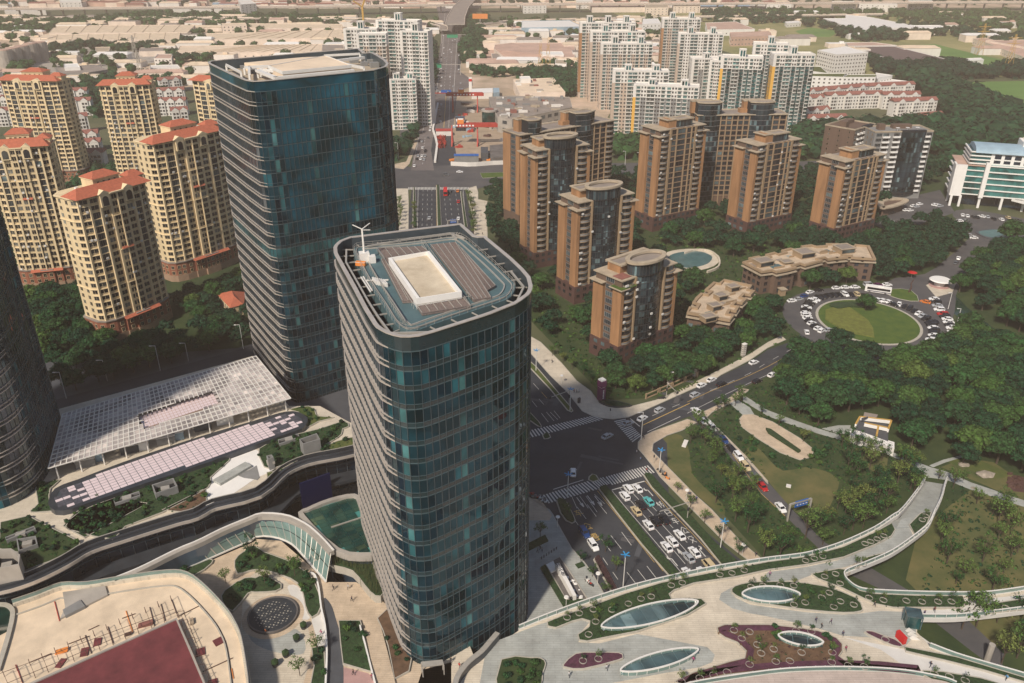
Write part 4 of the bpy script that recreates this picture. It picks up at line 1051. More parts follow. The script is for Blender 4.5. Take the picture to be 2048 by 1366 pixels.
wt('tall teal glass tower with yellow end and curved balconies, left of its pair',1444,112,60,-14,33,side='yellow_wall',wall='teal_glass',style='curved',pent=1,D_=15)
wt('teal tower rising behind and between the two yellow-ended ones, big blank roof cabin',1508,88,62,-12,30,side='orange_wall',wall='teal_glass',style='curved',pent=1,D_=15)
wt('tall teal glass tower with yellow end and curved balconies, right of its pair',1549,110,62,-2,33,side='yellow_wall',wall='teal_glass',style='curved',pent=1,D_=15)
wt('tall white block with big blank roof cabin, rising behind the tall glass tower',752,38,84,-12,37,wall='white_wall',side='white_wall',pent=1,g='white high-rise blocks behind the tall glass tower')
wt('white block at the left end of its row behind the tall glass tower',687,56,78,0,28,wall='white_wall',side='white_wall',pent=1,g='white high-rise blocks behind the tall glass tower')
wt('white block with tan infill, between the left one and the tallest of its row',712,66,78,0,24,wall='beige_wall',side='white_wall',pent=0,g='white high-rise blocks behind the tall glass tower')
wt('white block at the right end of its row, rusty panel on its roof',800,60,78,-12,24,wall='white_wall',side='white_wall',pent=1,g='white high-rise blocks behind the tall glass tower')
wt('low white block under construction at the shoulder of the tall glass tower, brown roof cabins',778,158,42,4,22,wall='white_wall',side='white_wall',pent=2,g='white high-rise blocks behind the tall glass tower')
#  GROUND, ROADS, PAVEMENTS (lowest to highest, 4 mm and more apart)
b=MB();b.m('ground_mix');b.face([(-5000,-2500,-.05),(5000,-2500,-.05),(5000,7000,-.05),(-5000,7000,-.05)]);struct('ground',b)
ROADS=[]
def sheet(name,pts,z,m,sm=0,world=False,block=False,base=0.0):
 """thin sheet: pts are sight-line points on level base, z the lift above it"""
 q=pts if world else GL(pts,base)
 if sm:q=smooth(q,sm)
 b=MB();b.m(m).flat(q,base+z)
 if block:BLOCK.append(q)
 return struct(name,b)
def slab(name,pts,z0,z1,m,sm=0,world=False,block=False,kerb=True,hz=0.0):
 """raised block; sight-line points are taken at height z1"""
 q=pts if world else GL(pts,z1)
 if sm:q=smooth(q,sm)
 b=MB();b.m(m).prism(q,z0,z1)
 if kerb:b.m('kerb').band(ccw(q),z0,z1+.02,-.22,.02)
 if block:BLOCK.append(q)
 return struct(name,b)
sheet('far_ground',[(-1500,900),(-130,900),(-118,1640),(-1500,1640)],.001,'far_soil',world=True)
sheet('far_ground',[(-3500,1830),(3500,1930),(3500,4500),(-3500,4500)],.001,'far_soil',world=True)
sheet('far_ground',[(330,1000),(2500,900),(2500,1820),(200,1780)],.001,'far_fields',world=True)
sheet('far_ground',[(-60,640),(60,640),(140,1000),(190,1600),(-70,1600)],.001,'far_soil',world=True)
sheet('estate_garden',[(1062,470),(1290,345),(1900,345),(1930,420),(1880,560),(1560,620),(1640,680),(1440,745),(1320,795),(1215,800),(1060,640)],.0,'garden_soil')
sheet('park_or_unseen_ground',[(1400,870),(1480,780),(1660,690),(1900,640),(2300,640),(2400,1100),(2100,1366),(1700,1300),(1540,1130),(1330,900)],.0,'garden_soil')
sheet('west_garden',[(-200,540),(200,480),(500,480),(560,690),(100,800),(-200,800)],.004,'garden_soil')
sheet('wood_floor',[(1470,790),(1660,690),(1920,690),(1900,560),(2300,420),(2300,1000),(1860,900)],.006,'garden_soil')
sheet('lower_ground',[(-400,760),(560,690),(1060,690),(1100,990),(1250,1200),(2200,1500),(-600,1900)],.01,'paving_dark')
sheet('estate_yard',[(1730,440),(1790,400),(1880,380),(1910,425),(1850,445),(1790,470)],.02,'asphalt_old',block=True)
W_edge=[(-110,1500),(-104,1363),(-86.7,880),(-79,700),(-71.8,578),(-66,530),(-60.5,452),(-40,370),(-10,295),(2,240),(1.5,203),(8,186),(16,168),(26,150),(50,110),(75,70),(120,0)]
E_edge=[(-77,1500),(-75,1363),(-60,958),(-50,700),(-40,600),(-31,530),(-24,470),(-16,430),(0,330),(9,296),(22,262),(31,250),(46,250),(52,232),(48,205),(56,186),(68,166),(85,140),(110,100),(170,0)]
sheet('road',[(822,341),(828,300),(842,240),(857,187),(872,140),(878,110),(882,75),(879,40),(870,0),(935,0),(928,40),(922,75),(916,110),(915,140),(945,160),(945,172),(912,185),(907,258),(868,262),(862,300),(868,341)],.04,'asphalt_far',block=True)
for i_,(p_,m_) in enumerate((([(-420,-60),(-150,-260),(60,-240),(300,-340),(420,-700),(-500,-760)],'water'),([(-320,60),(-80,20),(20,-60),(-60,-160),(-300,-130)],'far_soil'),([(60,40),(300,60),(420,-80),(260,-160),(90,-100)],'garden_soil'),([(140,10),(260,20),(280,-50),(160,-60)],'paving_pale'),([(-700,100),(-480,80),(-440,-200),(-720,-260)],'paving_pale'))):  # unseen sheets behind the camera, added for the tower glass to mirror
 sheet('unseen_lake' if m_=='water' else 'park_or_unseen_ground',p_,.002+i_*.004,m_,sm=4,world=True)
bd=MB();bd.m('asphalt').flat(W_edge+E_edge[::-1],.03);struct('road',bd);BLOCK.append(W_edge+E_edge[::-1])
sheet('road',[(795,334),(1040,326),(1240,326),(1620,322),(1900,312),(2300,300),(2300,322),(1900,336),(1620,346),(1240,350),(1040,352),(955,378),(800,378),(700,380),(700,340)],.034,'asphalt_old',block=True)
side=Q(1024,684,A4,[(930,605),(1060,550),(1380,410),(1560,330),(1670,270),(1900,160),(2045,60)])+[(1581,684),(1612,660),(1668,690),(1656,687),(1598,710),(1536,752)]+Q(1024,684,A4,[(1830,370),(1690,480),(1530,560),(1400,600),(1040,740),(1000,830),(850,700)])
sheet('road',side,.036,'asphalt',block=True)
branch=[(1402,826),(1414,834),(1487,909),(1536,964),(1589,1024),(1650,1085),(1740,1135),(1836,1192),(1790,1192),(1700,1150),(1640,1100),(1563,1025),(1521,987),(1440,890),(1390,846),(1380,832)]
sheet('road',branch,.038,'asphalt_old',block=True)
sheet('road',[(1880,1225),(1930,1235),(2010,1310),(2000,1345),(1940,1300),(1870,1245)],.038,'asphalt_old')
sheet('road',[(-200,880),(110,800),(320,743),(512,690),(700,640),(705,668),(512,715),(330,763),(115,826),(-200,915)],.036,'asphalt',block=True)
sheet('pavement',[(-200,872),(110,795),(320,739),(512,686),(512,690),(320,743),(110,800),(-200,880)],.06,'paving_dark')
RB=G(1741,645);RB=(156.5,328.0)
def ringp(rx,ry,n=48,c=RB,rot=0.0):return[(c[0]+rx*math.cos(2*math.pi*i/n)*math.cos(rot)-ry*math.sin(2*math.pi*i/n)*math.sin(rot),c[1]+rx*math.cos(2*math.pi*i/n)*math.sin(rot)+ry*math.sin(2*math.pi*i/n)*math.cos(rot)) for i in range(n)]
sheet('road',ringp(36,37),.04,'asphalt_old',world=True,block=True)
slab('pavement',ringp(21.8,23.6),0,.16,'kerb',world=True)
isl=ringp(20.6,22.4)
b=MB();b.m('bright_lawn').prism(isl,.1,.26);struct('lawn',b)
b=MB();b.m('yellow_shrub').prism([RB,(RB[0]-4,RB[1]+18),(RB[0]-15,RB[1]+11),(RB[0]-18.5,RB[1]+1),(RB[0]-14,RB[1]-12),(RB[0]-4,RB[1]-17),(RB[0]-1,RB[1]-8)],.2,.55)
o=solo('shrub_bed',b,'yellow-green clipped shrub bed on the left half of the roundabout island','shrub bed')
b=MB();b.m('hedge').prism(smooth([(RB[0]-11,RB[1]+17),(RB[0]+3,RB[1]+19),(RB[0]+6,RB[1]+13),(RB[0]-2,RB[1]+14),(RB[0]-9,RB[1]+12)],3),.2,1.1)
solo('hedge',b,'curved dark green hedge at the top of the roundabout island','hedge')
sheet('road',[(1800,590),(1770,572),(1790,556),(1850,548),(1890,520),(1925,490),(1940,465),(1915,440),(1905,428),(1935,418),(2060,440),(2200,470),(2100,500),(1990,490),(1975,520),(1930,555),(1912,590),(1905,640),(1860,620)],.044,'asphalt_old',sm=2,block=True)
slab('pavement',[(1852,570),(1880,560),(1912,566),(1905,585),(1872,594)],0,.2,'paving_cream')
slab('lawn',[(1782,578),(1822,580),(1838,602),(1800,598),(1775,588)],0,.2,'bright_lawn',sm=2)
b=MB();b.m('paving_dark').prism(smooth(GL([(1953,462),(1985,457),(2020,462),(2018,474),(1985,478),(1960,470)],.5),4),0,.5);b.m('pool_water').prism(smooth(GL([(1958,463),(1985,459),(2014,463),(2012,472),(1985,475),(1963,469)],.55),4),.4,.55)
solo('fountain_basin',b,'round dark fountain pool in the forecourt of the white and teal hotel','fountain');BLOCK.append(GL([(1945,450),(2030,450),(2030,485),(1945,485)]))
sheet('canal',[(1868,585),(1900,580),(1935,615),(1985,655),(2060,700),(2060,730),(1985,668),(1950,660),(1905,625)],.012,'water',block=True)
slab('pavement',Q(512,342,A4,[(1115,140),(1215,140),(1220,250),(1218,480),(1190,480),(1160,480),(1130,480),(1125,300)]),0,.15,'paving_cream')
slab('pavement',Q(512,342,A4,[(1700,135),(1760,118),(1775,170),(1775,225),(1850,240),(1830,330),(1848,430),(1850,530),(1740,530),(1740,420),(1700,250),(1690,180)]),0,.15,'paving_cream',block=True)
def island(pts,m='hedge',mh=.75,z=.15,label='planted traffic island',name='lawn',sm=0):
 slab('verge',pts,0,z,'kerb',kerb=True,block=False)
 q=ccw(GL(pts,z));
 if sm:q=smooth(q,sm)
 c=cen(q);ins=offset(q,-.45)
 b=MB();b.m(m).prism(ins,z-.05,z+mh)
 return solo('hedge' if mh>.3 else 'lawn_strip',b,label,'hedge' if mh>.3 else 'lawn strip')
island(Q(512,342,A4,[(1440,115),(1465,115),(1482,430),(1490,520),(1452,520),(1445,380)]),'hedge',.6,label='long narrow hedge in the median of the north boulevard')
island(Q(512,342,A4,[(1255,130),(1270,130),(1290,450),(1250,450)]),'hedge',.5,label='narrow hedge strip between the north boulevard and its left slip lane')
island(Q(512,342,A4,[(1630,160),(1645,160),(1690,440),(1665,470)]),'hedge',.5,label='narrow hedge strip between the north boulevard and its right slip lane')
slab('pavement',Q(512,0,A4,[(1110,1310),(1200,1290),(1240,1200),(1270,1110),(1300,1110),(1225,1310),(1180,1350),(1105,1340)]),0,.15,'paving_tan')
slab('pavement',[(960,346),(1040,343),(1040,352),(965,356)],0,.15,'bright_lawn')
pav=Q(1024,684,A4,[(-60,-120),(20,-120),(230,0),(400,170),(520,310),(630,390),(690,470),(760,512),(860,525),(960,510),(1150,462),(1240,425),(1500,300),(1670,215),(1900,95),(2045,0),(2150,-50),(2190,-20),(2045,45),(1900,145),(1670,262),(1640,285),(1560,322),(1380,402),(1060,545),(930,600),(810,615),(720,607),(640,590),(560,550),(440,400),(300,262),(150,92)])
slab('pavement',pav,0,.15,'paving_cream',block=True)
island(Q(1024,684,A4,[(60,120),(100,110),(200,200),(350,375),(470,515),(490,550),(475,560),(440,545),(300,375),(150,215)]),'lawn',.12,label='narrow grass island along the tan pavement above the crossing')
island(Q(1024,684,A4,[(60,540),(140,555),(220,640),(240,675),(205,672),(130,620),(60,560)]),'hedge',.35,label='planted median tip just right of the central tower, above the zebra crossing')
island(Q(1024,684,A4,[(240,745),(270,722),(300,735),(312,760),(290,772),(255,775)]),'hedge',.3,label='small rounded planted refuge below the upper zebra crossing')
med=Q(1024,684,A4,[(612,1075),(640,1052),(675,1062),(700,1100),(650,1118),(608,1100)])
island(med,'lawn',.12,label='rounded grass refuge at the top of the south median')
island(Q(1024,684,A4,[(690,1172),(755,1150),(930,1360),(1170,1660),(1360,1870),(1420,1940),(1330,1960),(1030,1615),(830,1360)]),'hedge',.8,label='long hedge in the median of the south boulevard')
island(Q(1024,684,A4,[(1048,1065),(1075,1052),(1120,1062),(1270,1235),(1420,1375),(1640,1620),(1860,1800),(1920,1865),(1840,1890),(1700,1820),(1500,1570),(1290,1345),(1110,1160)]),'hedge',.8,label='long hedge island between the queueing cars and the right slip lane')
island(Q(1024,1024,A4,[(350,-90),(385,-110),(440,-80),(500,40),(510,75),(480,92),(430,70),(385,10)]),'hedge',.7,label='upper planted island of the left slip lane on the south boulevard')
island(Q(1024,1024,A4,[(648,380),(670,355),(705,352),(790,500),(860,640),(900,720),(860,740),(790,640),(700,480)]),'hedge_purple',.7,label='lower planted island of the left slip lane, dark shrubs')
pav2=Q(1024,684,A4,[(1005,800),(1040,755),(1120,715),(1400,615),(1480,640),(1360,705),(1240,745),(1130,810),(1122,870),(1200,950),(1460,1215),(1600,1340),(1825,1590),(2080,1800),(2000,1830),(1700,1600),(1500,1400),(1180,1075),(1130,1000),(1050,900),(1005,850)])
slab('pavement',pav2,0,.15,'paving_tan',block=True)
slab('pavement',Q(1024,684,A4,[(1530,555),(1690,478),(1830,368),(1900,380),(1780,470),(1600,560),(1560,600),(1700,740),(1860,900),(2045,1110),(2045,1135),(1850,915),(1600,650),(1560,610)]),0,.15,'paving_tan')
slab('plaza',Q(1024,1024,A4,[(-200,-150),(130,-125),(300,-20),(330,20),(400,150),(480,290),(580,400),(640,480),(730,640),(760,700),(620,730),(280,850),(60,940),(-300,1100),(-300,0)]),0,.15,'paving_grey',block=True)
sheet('pavement',Q(1024,1024,A4,[(60,-120),(230,-95),(320,30),(300,70),(100,70),(100,-60)]),.17,'paving_tan')
def rect_(c,w_,l_,a):return[(c[0]+x*w_/2*math.cos(a)-y*l_/2*math.sin(a),c[1]+x*w_/2*math.sin(a)+y*l_/2*math.cos(a)) for x,y in((-1,-1),(1,-1),(1,1),(-1,1))]
def stripes(name,quad,n,m='line_white',duty=.5,z=.045):
 a,b_,c,d=[Vector((*G(*p),0)) for p in quad] # a->b across the road, d->c the other edge
 k=MB();k.m(m)
 for i in range(n):
  f0,f1=(i+.5-duty/2)/n,(i+.5+duty/2)/n
  k.face([(*(a.lerp(b_,f0)).xy,z),(*(a.lerp(b_,f1)).xy,z),(*(d.lerp(c,f1)).xy,z),(*(d.lerp(c,f0)).xy,z)])
 return struct(name,k)
Z4=lambda*p:Q(1024,684,A4,p)
stripes('zebra_crossing',Z4((100,715),(650,588),(735,618),(130,770)),24,duty=.45)
stripes('zebra_crossing',Z4((812,630),(965,805),(1035,752),(905,612)),13)
stripes('zebra_crossing',Z4((240,1225),(610,1110),(690,1175),(285,1292)),16)
stripes('zebra_crossing',Z4((615,1105),(735,1080),(785,1130),(690,1172)),6,'line_white')
stripes('zebra_crossing',Z4((740,1078),(1090,985),(1145,1042),(795,1145)),17)
stripes('zebra_crossing',Q(512,342,A4,[(1215,130),(1700,130),(1705,150),(1215,150)]),44)
_r=random.Random(6)
for k_ in range(26):
 c_=G(*_r.choice(((1120+_r.uniform(0,130),880+_r.uniform(-30,60)),(1230+_r.uniform(0,60),1010+_r.uniform(0,90)),(1330+_r.uniform(0,80),1030+_r.uniform(0,90)),(1100+_r.uniform(-30,20),800),(1320+_r.uniform(0,200),820-_r.uniform(0,60)))))
 sheet('asphalt_patch',rect_(c_,_r.uniform(.4,2.2),_r.uniform(2,9),2.79+_r.choice((0,1.57))),.0412+k_*.0001,_r.choice(('asphalt_old','asphalt_old','paving_dark')),world=True)
def line(pts,w_=.15,m='line_white',dash=None,z=.045,name='lane_marking',zz=0):
 q=GL(pts,zz);k=MB();k.m(m)
 rs=resample(q,1.0)
 for i in range(len(rs)-1):
  if dash and(i%(dash[0]+dash[1]))>=dash[0]:continue
  N_=normals([rs[i],rs[i+1]],False)[0]
  k.face([(rs[i][0]+N_[0]*w_/2,rs[i][1]+N_[1]*w_/2,z),(rs[i+1][0]+N_[0]*w_/2,rs[i+1][1]+N_[1]*w_/2,z),(rs[i+1][0]-N_[0]*w_/2,rs[i+1][1]-N_[1]*w_/2,z),(rs[i][0]-N_[0]*w_/2,rs[i][1]-N_[1]*w_/2,z)])
 return k
def lines(name,L_):
 k=MB()
 for args,kw in L_:
  q=line(args,**kw);n=len(k.v);mm=q.mats[0];k.m(mm);k.v+=q.v;k.f+=[tuple(i+n for i in f) for f in q.f];k.mi+=[k.k]*len(q.f)
 return struct(name,k)
Y8=lambda*p:Q(1180,920,.14648,p)
X4=lambda*p:Q(1024,1024,A4,p)
lines('lane_marking',[
 (Y8((300,410),(745,290)),dict(w_=.4)),
 (Y8((300,420),(480,640),(800,1010),(1100,1365),(1300,1600)),dict(w_=.15)),
 (Y8((410,390),(700,720),(1040,1115),(1300,1420)),dict(w_=.15)),(Y8((560,430),(900,790),(1185,1100),(1420,1365)),dict(w_=.15)),
 (Y8((680,460),(1000,790),(1260,1060),(1560,1365)),dict(w_=.15,dash=(4,3))),
 (Y8((750,285),(1090,690),(1400,1010),(1760,1400)),dict(w_=.15,m='line_yellow')),
 (Y8((120,400),(350,690),(600,1000),(900,1390),(1000,1520)),dict(w_=.14,m='line_yellow')),(Y8((100,420),(330,705),(580,1015),(880,1400)),dict(w_=.14,m='line_yellow')),
 (Y8((60,470),(200,600)),{}),(Y8((900,300),(1160,570),(1380,800)),dict(w_=.12)),
 (X4((520,-40),(700,200),(840,380),(1010,600)),dict(dash=(6,9))),(X4((600,-60),(760,150),(940,380),(1080,560)),dict(dash=(6,9))),(X4((680,-80),(860,140),(1060,410),(1200,590)),dict(dash=(6,9))),
 (X4((430,-40),(560,150),(700,330),(860,560)),dict(dash=(3,3))),
 (Z4((330,1178),(570,1102)),dict(w_=.3)),(Z4((1045,665),(1300,545),(1420,490)),dict(m='line_yellow',w_=.3)),(Z4((1080,720),(1345,595)),dict(w_=.2)),(Z4((945,612),(1020,675)),dict(w_=.35)),
 (Z4((1400,480),(1560,405),(1900,265),(2045,195),(2200,110),(2400,0)),dict(m='line_yellow',w_=.18)),(Z4((1120,590),(1400,470),(1700,340),(1900,250),(2045,160),(2300,20)),dict(dash=(4,6))),(Z4((1400,570),(1640,450),(1850,350),(2045,260),(2280,130)),dict(w_=.15)),
 (Z4((160,470),(200,520)),{}),(Z4((215,455),(255,500)),{}),(Z4((235,570),(290,640)),{}),(Z4((275,560),(335,630)),{}),(Z4((305,560),(365,620)),{}),(Z4((335,550),(385,610)),{}),(Z4((170,330),(215,380)),{}),(Z4((235,400),(280,450)),dict(m='line_yellow')),
 (Z4((180,620),(60,600)),dict(w_=.3)),(Z4((480,1240),(520,1330)),{}),(Z4((590,1230),(680,1360)),{}),(Z4((540,1230),(610,1330)),{}),
 (Z4((1490,640),(1720,840),(1990,1210),(2180,1390)),dict(m='line_yellow',w_=.15))])
n5=lambda*p:Q(512,342,A4,p)
lines('lane_marking',[(n5((1335,150),(1325,480)),dict(dash=(4,6))),(n5((1370,150),(1365,480)),dict(dash=(4,6))),(n5((1405,150),(1405,480)),dict(dash=(4,6))),(n5((1500,150),(1530,500)),dict(dash=(4,6))),(n5((1540,150),(1580,480)),dict(dash=(4,6))),(n5((1590,150),(1640,480)),dict(dash=(4,6))),
 (n5((1295,150),(1290,480)),dict(w_=.2)),(n5((1440,112),(1447,500)),dict(w_=.25,m='line_yellow')),(n5((1655,155),(1680,470)),dict(w_=.2))])
m5=lambda*p:Q(512,0,A4,p)
lines('lane_marking',[(m5((1440,740),(1490,400),(1510,100)),dict(w_=.4,z=.05)),(m5((1580,740),(1600,400),(1620,100)),dict(w_=.4,z=.05)),(m5((1500,740),(1540,300)),dict(dash=(8,12),w_=.3,z=.05)),(m5((1545,740),(1575,300)),dict(dash=(8,12),w_=.3,z=.05)),
 (m5((1330,1060),(1390,760)),dict(w_=.3,z=.05)),(m5((1300,1100),(1260,1300)),dict(w_=.25,z=.05)),(m5((1350,1100),(1330,1320)),dict(dash=(4,5),w_=.25,z=.05)),(m5((1500,1020),(1520,740)),dict(w_=.5,m='line_yellow',z=.05)),(m5((1540,1020),(1550,740)),dict(w_=.3,z=.05))])
def glyph(k,c,ang,s,strokes,wx=.22,z=.047):
 """strokes in a unit square, x right, y up; ang is the heading of 'up'"""
 ux,uy=math.cos(ang),math.sin(ang)
 f=lambda x,y:(c[0]+(uy*(x-.5)*s[0])+ux*(y-.5)*s[1],c[1]-(ux*(x-.5)*s[0])+uy*(y-.5)*s[1])
 for st in strokes:
  for i in range(len(st)-1):
   p,q=f(*st[i]),f(*st[i+1]);N_=normals([p,q],False)[0]
   k.face([(p[0]+N_[0]*wx/2,p[1]+N_[1]*wx/2,z),(q[0]+N_[0]*wx/2,q[1]+N_[1]*wx/2,z),(q[0]-N_[0]*wx/2,q[1]-N_[1]*wx/2,z),(p[0]-N_[0]*wx/2,p[1]-N_[1]*wx/2,z)]);z+=.0006
ROADUP=pang(Y8((1100,1000))[0],Y8((760,600))[0])
CH={'cao':[[(.1,.95),(.9,.95)],[(.5,1),(.5,.6)],[(.15,.8),(.85,.8),(.85,.6),(.15,.6),(.15,.8)],[(.0,.45),(1,.45)],[(.2,.3),(.8,.3),(.8,0),(.2,0),(.2,.3)]],
      'gong':[[(.5,1),(.1,.6)],[(.5,1),(.95,.55)],[(.45,.6),(.2,.1),(.8,.1)],[(.7,.35),(.9,0)]],'che':[[(.1,.9),(.9,.9)],[(.45,1),(.2,.6),(.85,.6)],[(0,.35),(1,.35)],[(.5,.75),(.5,0)]],
      'jiao':[[(.1,.9),(.9,.9)],[(.5,1),(.5,.9)],[(.25,.8),(.1,.6)],[(.75,.8),(.9,.6)],[(.25,.55),(.85,0)],[(.75,.55),(.15,0)]],'kou':[[(.15,.9),(.85,.9),(.85,.1),(.15,.1),(.15,.9)],[(.15,.5),(.85,.5)]],
      'ru':[[(.5,1),(.45,.6),(.05,0)],[(.45,.6),(.95,0)]],'zhuan':[[(.05,.8),(.45,.8)],[(.25,1),(.1,.5),(.45,.5)],[(.3,.7),(.3,0)],[(.55,.85),(.95,.85)],[(.5,.6),(1,.6)],[(.75,1),(.6,.35),(.9,.35),(.7,0)]],
      'up':[[(.5,0),(.5,.9)],[(.3,.62),(.5,1),(.7,.62)]],'left':[[(.6,0),(.6,.6),(.2,.75)],[(.35,.9),(.15,.74),(.35,.58)]],'right':[[(.4,0),(.4,.6),(.8,.75)],[(.65,.9),(.85,.74),(.65,.58)]]}
k=MB();k.m('line_white')
for(u,v),ch in zip(((960,610),(1070,725),(1165,835),(1285,960),(1390,1085)),('zhuan','kou','che','gong','jiao')):glyph(k,G(*Y8((u,v))[0]),ROADUP,(2.0,3.0),[CH[ch]][0],.2)
for(u,v),ch in(((795,430),'left'),((1520,1240),'right'),((1255,1290),'up'),((1120,1370),'left')):glyph(k,G(*Y8((u,v))[0]),ROADUP,(2.2,5.0),CH[ch],.28)
for(u,v),a_ in(((545,1280),1),((630,1265),1),((690,1270),1),):glyph(k,G(*Z4((u,v))[0]),ROADUP+math.pi,(2.0,5.0),CH['up'],.25)
k.m('line_yellow')
for(u,v),ch in(((535,10),'che'),((600,115),'gong'),((660,200),'cao')):glyph(k,G(*X4((u,v))[0]),ROADUP,(2.6,3.0),CH[ch],.22)
struct('road_lettering',k)
sheet('lawn',Q(1024,684,A4,[(1135,815),(1260,745),(1350,745),(1400,830),(1420,900),(1440,1050),(1560,1180),(1680,1290),(1700,1380),(1620,1340),(1460,1205),(1200,945),(1128,870)])+[],.02,'dry_lawn',sm=2)
sheet('lawn',Q(1536,684,A4,[(-100,830),(0,930),(120,1030),(300,1000),(480,1040),(570,1120),(520,1260),(440,1366),(230,1366),(0,1110),(-200,900)]),.02,'dry_lawn',sm=2)
sheet('lawn',Q(1536,684,A4,[(690,830),(960,920),(900,1040),(860,1050),(760,960)]),.022,'dry_lawn',sm=2)
sheet('lawn',Q(1536,684,A4,[(1380,1000),(1560,930),(1800,960),(1950,1060),(2045,1120),(2045,1280),(1700,1130),(1480,1040)]),.022,'dry_lawn',sm=1)
sheet('lawn',Q(1536,684,A4,[(1440,960),(1600,920),(1800,990),(1930,1060),(1800,1090),(1560,1000)]),.026,'lawn',sm=2)
sheet('lawn',Q(1536,684,A4,[(1620,1180),(2045,1320),(2300,1400),(2300,2200),(1700,2500),(1100,1900),(1200,1500)]),.022,'dry_lawn',sm=1)
slab('path',Q(1536,684,A4,[(-200,420),(0,545),(200,620),(400,690),(700,780),(950,860),(1130,935),(1300,1000),(1440,1040),(1620,1120),(2045,1265),(2300,1350),(2300,1400),(2045,1315),(1600,1170),(1430,1100),(1280,1080),(1160,985),(960,900),(700,815),(400,730),(160,650),(0,590),(-200,470)]),0,.1,'paving_grey',kerb=False,block=True)
slab('path',Q(1536,684,A4,[(1290,985),(1400,940),(1560,900),(1680,880),(1690,892),(1570,915),(1420,960),(1320,1000)]),0,.08,'paving_grey',kerb=False,block=True)
slab('path',Q(1536,684,A4,[(430,690),(560,665),(660,665),(650,740),(560,730)]),0,.08,'paving_grey',kerb=False,block=True)
slab('terrace',[(1478,838),(1486,829),(1505,828),(1545,843),(1600,876),(1628,899),(1624,914),(1600,920),(1560,905),(1515,877),(1482,853)],0,.12,'paving_tan',block=True)
slab('path',[(1452,800),(1470,796),(1500,815),(1508,828),(1486,830)],0,.1,'paving_grey',kerb=False,block=True)
b=MB();b.m('hedge').prism(GL(Q(1536,684,A4,[(-20,700),(20,710),(260,880),(240,890),(0,735)])),0,.9);solo('hedge',b,'low straight hedge down the middle of the park terrace','hedge')
sheet('green_field',[(1866,165),(2048,162),(2300,160),(2300,215),(2048,207),(1960,212),(1905,190)],.01,'green_field',block=True)
sheet('playing_field',[(1590,62),(1620,55),(1680,62),(1660,74),(1610,74)],.01,'green_field',block=True)
sheet('grass_field',[(1800,92),(1870,88),(1960,110),(2048,128),(1960,150),(1880,120)],.01,'green_field',block=True)
sheet('bare_lot',[(950,80),(1010,78),(1140,84),(1155,135),(1020,140),(960,120)],.01,'roof_pink')
sheet('construction_yard',m5((1430,1290),(1450,1100),(1600,800),(1700,700),(2000,700),(2300,800),(2300,1300)),.02,'dirt',block=True)
sheet('freight_yard',[(0,108),(180,90),(330,90),(340,120),(250,135),(0,150)],.01,'concrete')
sheet('street',[(800,235),(815,190),(835,170),(822,240),(812,300),(800,300)],.012,'asphalt_old',block=True)
PZ=18.0
A0=lambda*p:Q(0,684,A4,p) # zoom tile 0,684
A1=lambda*p:Q(512,684,A4,p)
A2=lambda*p:Q(0,1024,A4,p)
A3=lambda*p:Q(512,1024,A4,p)
front=[(-60,1172)]+A2((0,575),(250,500),(500,380),(700,265),(1000,165),(1400,40),(1550,0))+A0((1700,1280),(2045,1190))+A1((200,1020),(400,930),(650,880),(800,845),(880,820))
fr=smooth(GL(front,PZ),3,closed=False)
backe=GL([(735,852),(700,845),(640,812),(578,812),(540,760),(505,712),(110,820),(-80,900)],PZ)
pod=fr+backe
t=thing('shopping_mall','low mall podium with roof garden and curved dark ledges, left of the central tower','mall',(*cen(pod),0))
BLOCK.append(pod)
b=MB();b.m('paving_cream').prism(pod,PZ-.4,PZ);b.m('mall_glass').prism(offset(ccw(pod),-1.5),0,PZ-.4,top=False);part('wall',b,t)
b=MB();b.m('mall_glass')
rs=resample(offset(fr,-.9,False),3.0)
for zz in(0.4,4.8,9.2,13.4):
 for i in range(len(rs)-1):b.face([(*rs[i],zz),(*rs[i+1],zz),(*rs[i+1],zz+4.0),(*rs[i],zz+4.0)])
b.m('fin_dark')
for p_ in rs:b.box(p_[0],p_[1],0,.15,.3,PZ-1)
for zz in(4.6,9.0,13.3):b.band(rs,zz-.2,zz+.2,-.1,.5,closed=False)
part('shopfront',b,t)
b=MB();b.m('ledge_metal').band(fr,PZ-1.4,PZ-.2,-1.0,2.6,closed=False);b.m('ledge_metal').band(fr,PZ-.2,PZ+.5,.9,1.5,closed=False);b.m('fin_metal').band(fr,PZ-1.0,PZ-.1,2.6,2.8,closed=False);part('ledge',b,t)
b=MB();b.m('ledge_metal').band(fr,PZ+.0,PZ+1.2,-.1,.1,closed=False);b.m('rail_metal').band(fr,PZ+1.2,PZ+1.3,-.12,.12,closed=False);part('parapet',b,t)
b=MB();b.m('ledge_metal').band(fr,9.6,10.6,0,4.5,closed=False);part('lower_ledge',b,t)
sc1=A1((332,1112),(572,1026),(577,1128),(337,1205))
q0,q1=G(*sc1[0],PZ-3),G(*sc1[1],PZ-3)
nn_=normals([q0,q1],False)[0]
b=MB();b.m('screen_blue');u_=[(q0[0]+nn_[0]*1.6,q0[1]+nn_[1]*1.6),(q1[0]+nn_[0]*1.6,q1[1]+nn_[1]*1.6)]
b.prism([u_[0],u_[1],(u_[1][0]-nn_[0]*.5,u_[1][1]-nn_[1]*.5),(u_[0][0]-nn_[0]*.5,u_[0][1]-nn_[1]*.5)],5,PZ-3)
solo('led_screen',b,'large plain deep-blue screen on the curved mall facade beside the central tower','screen')
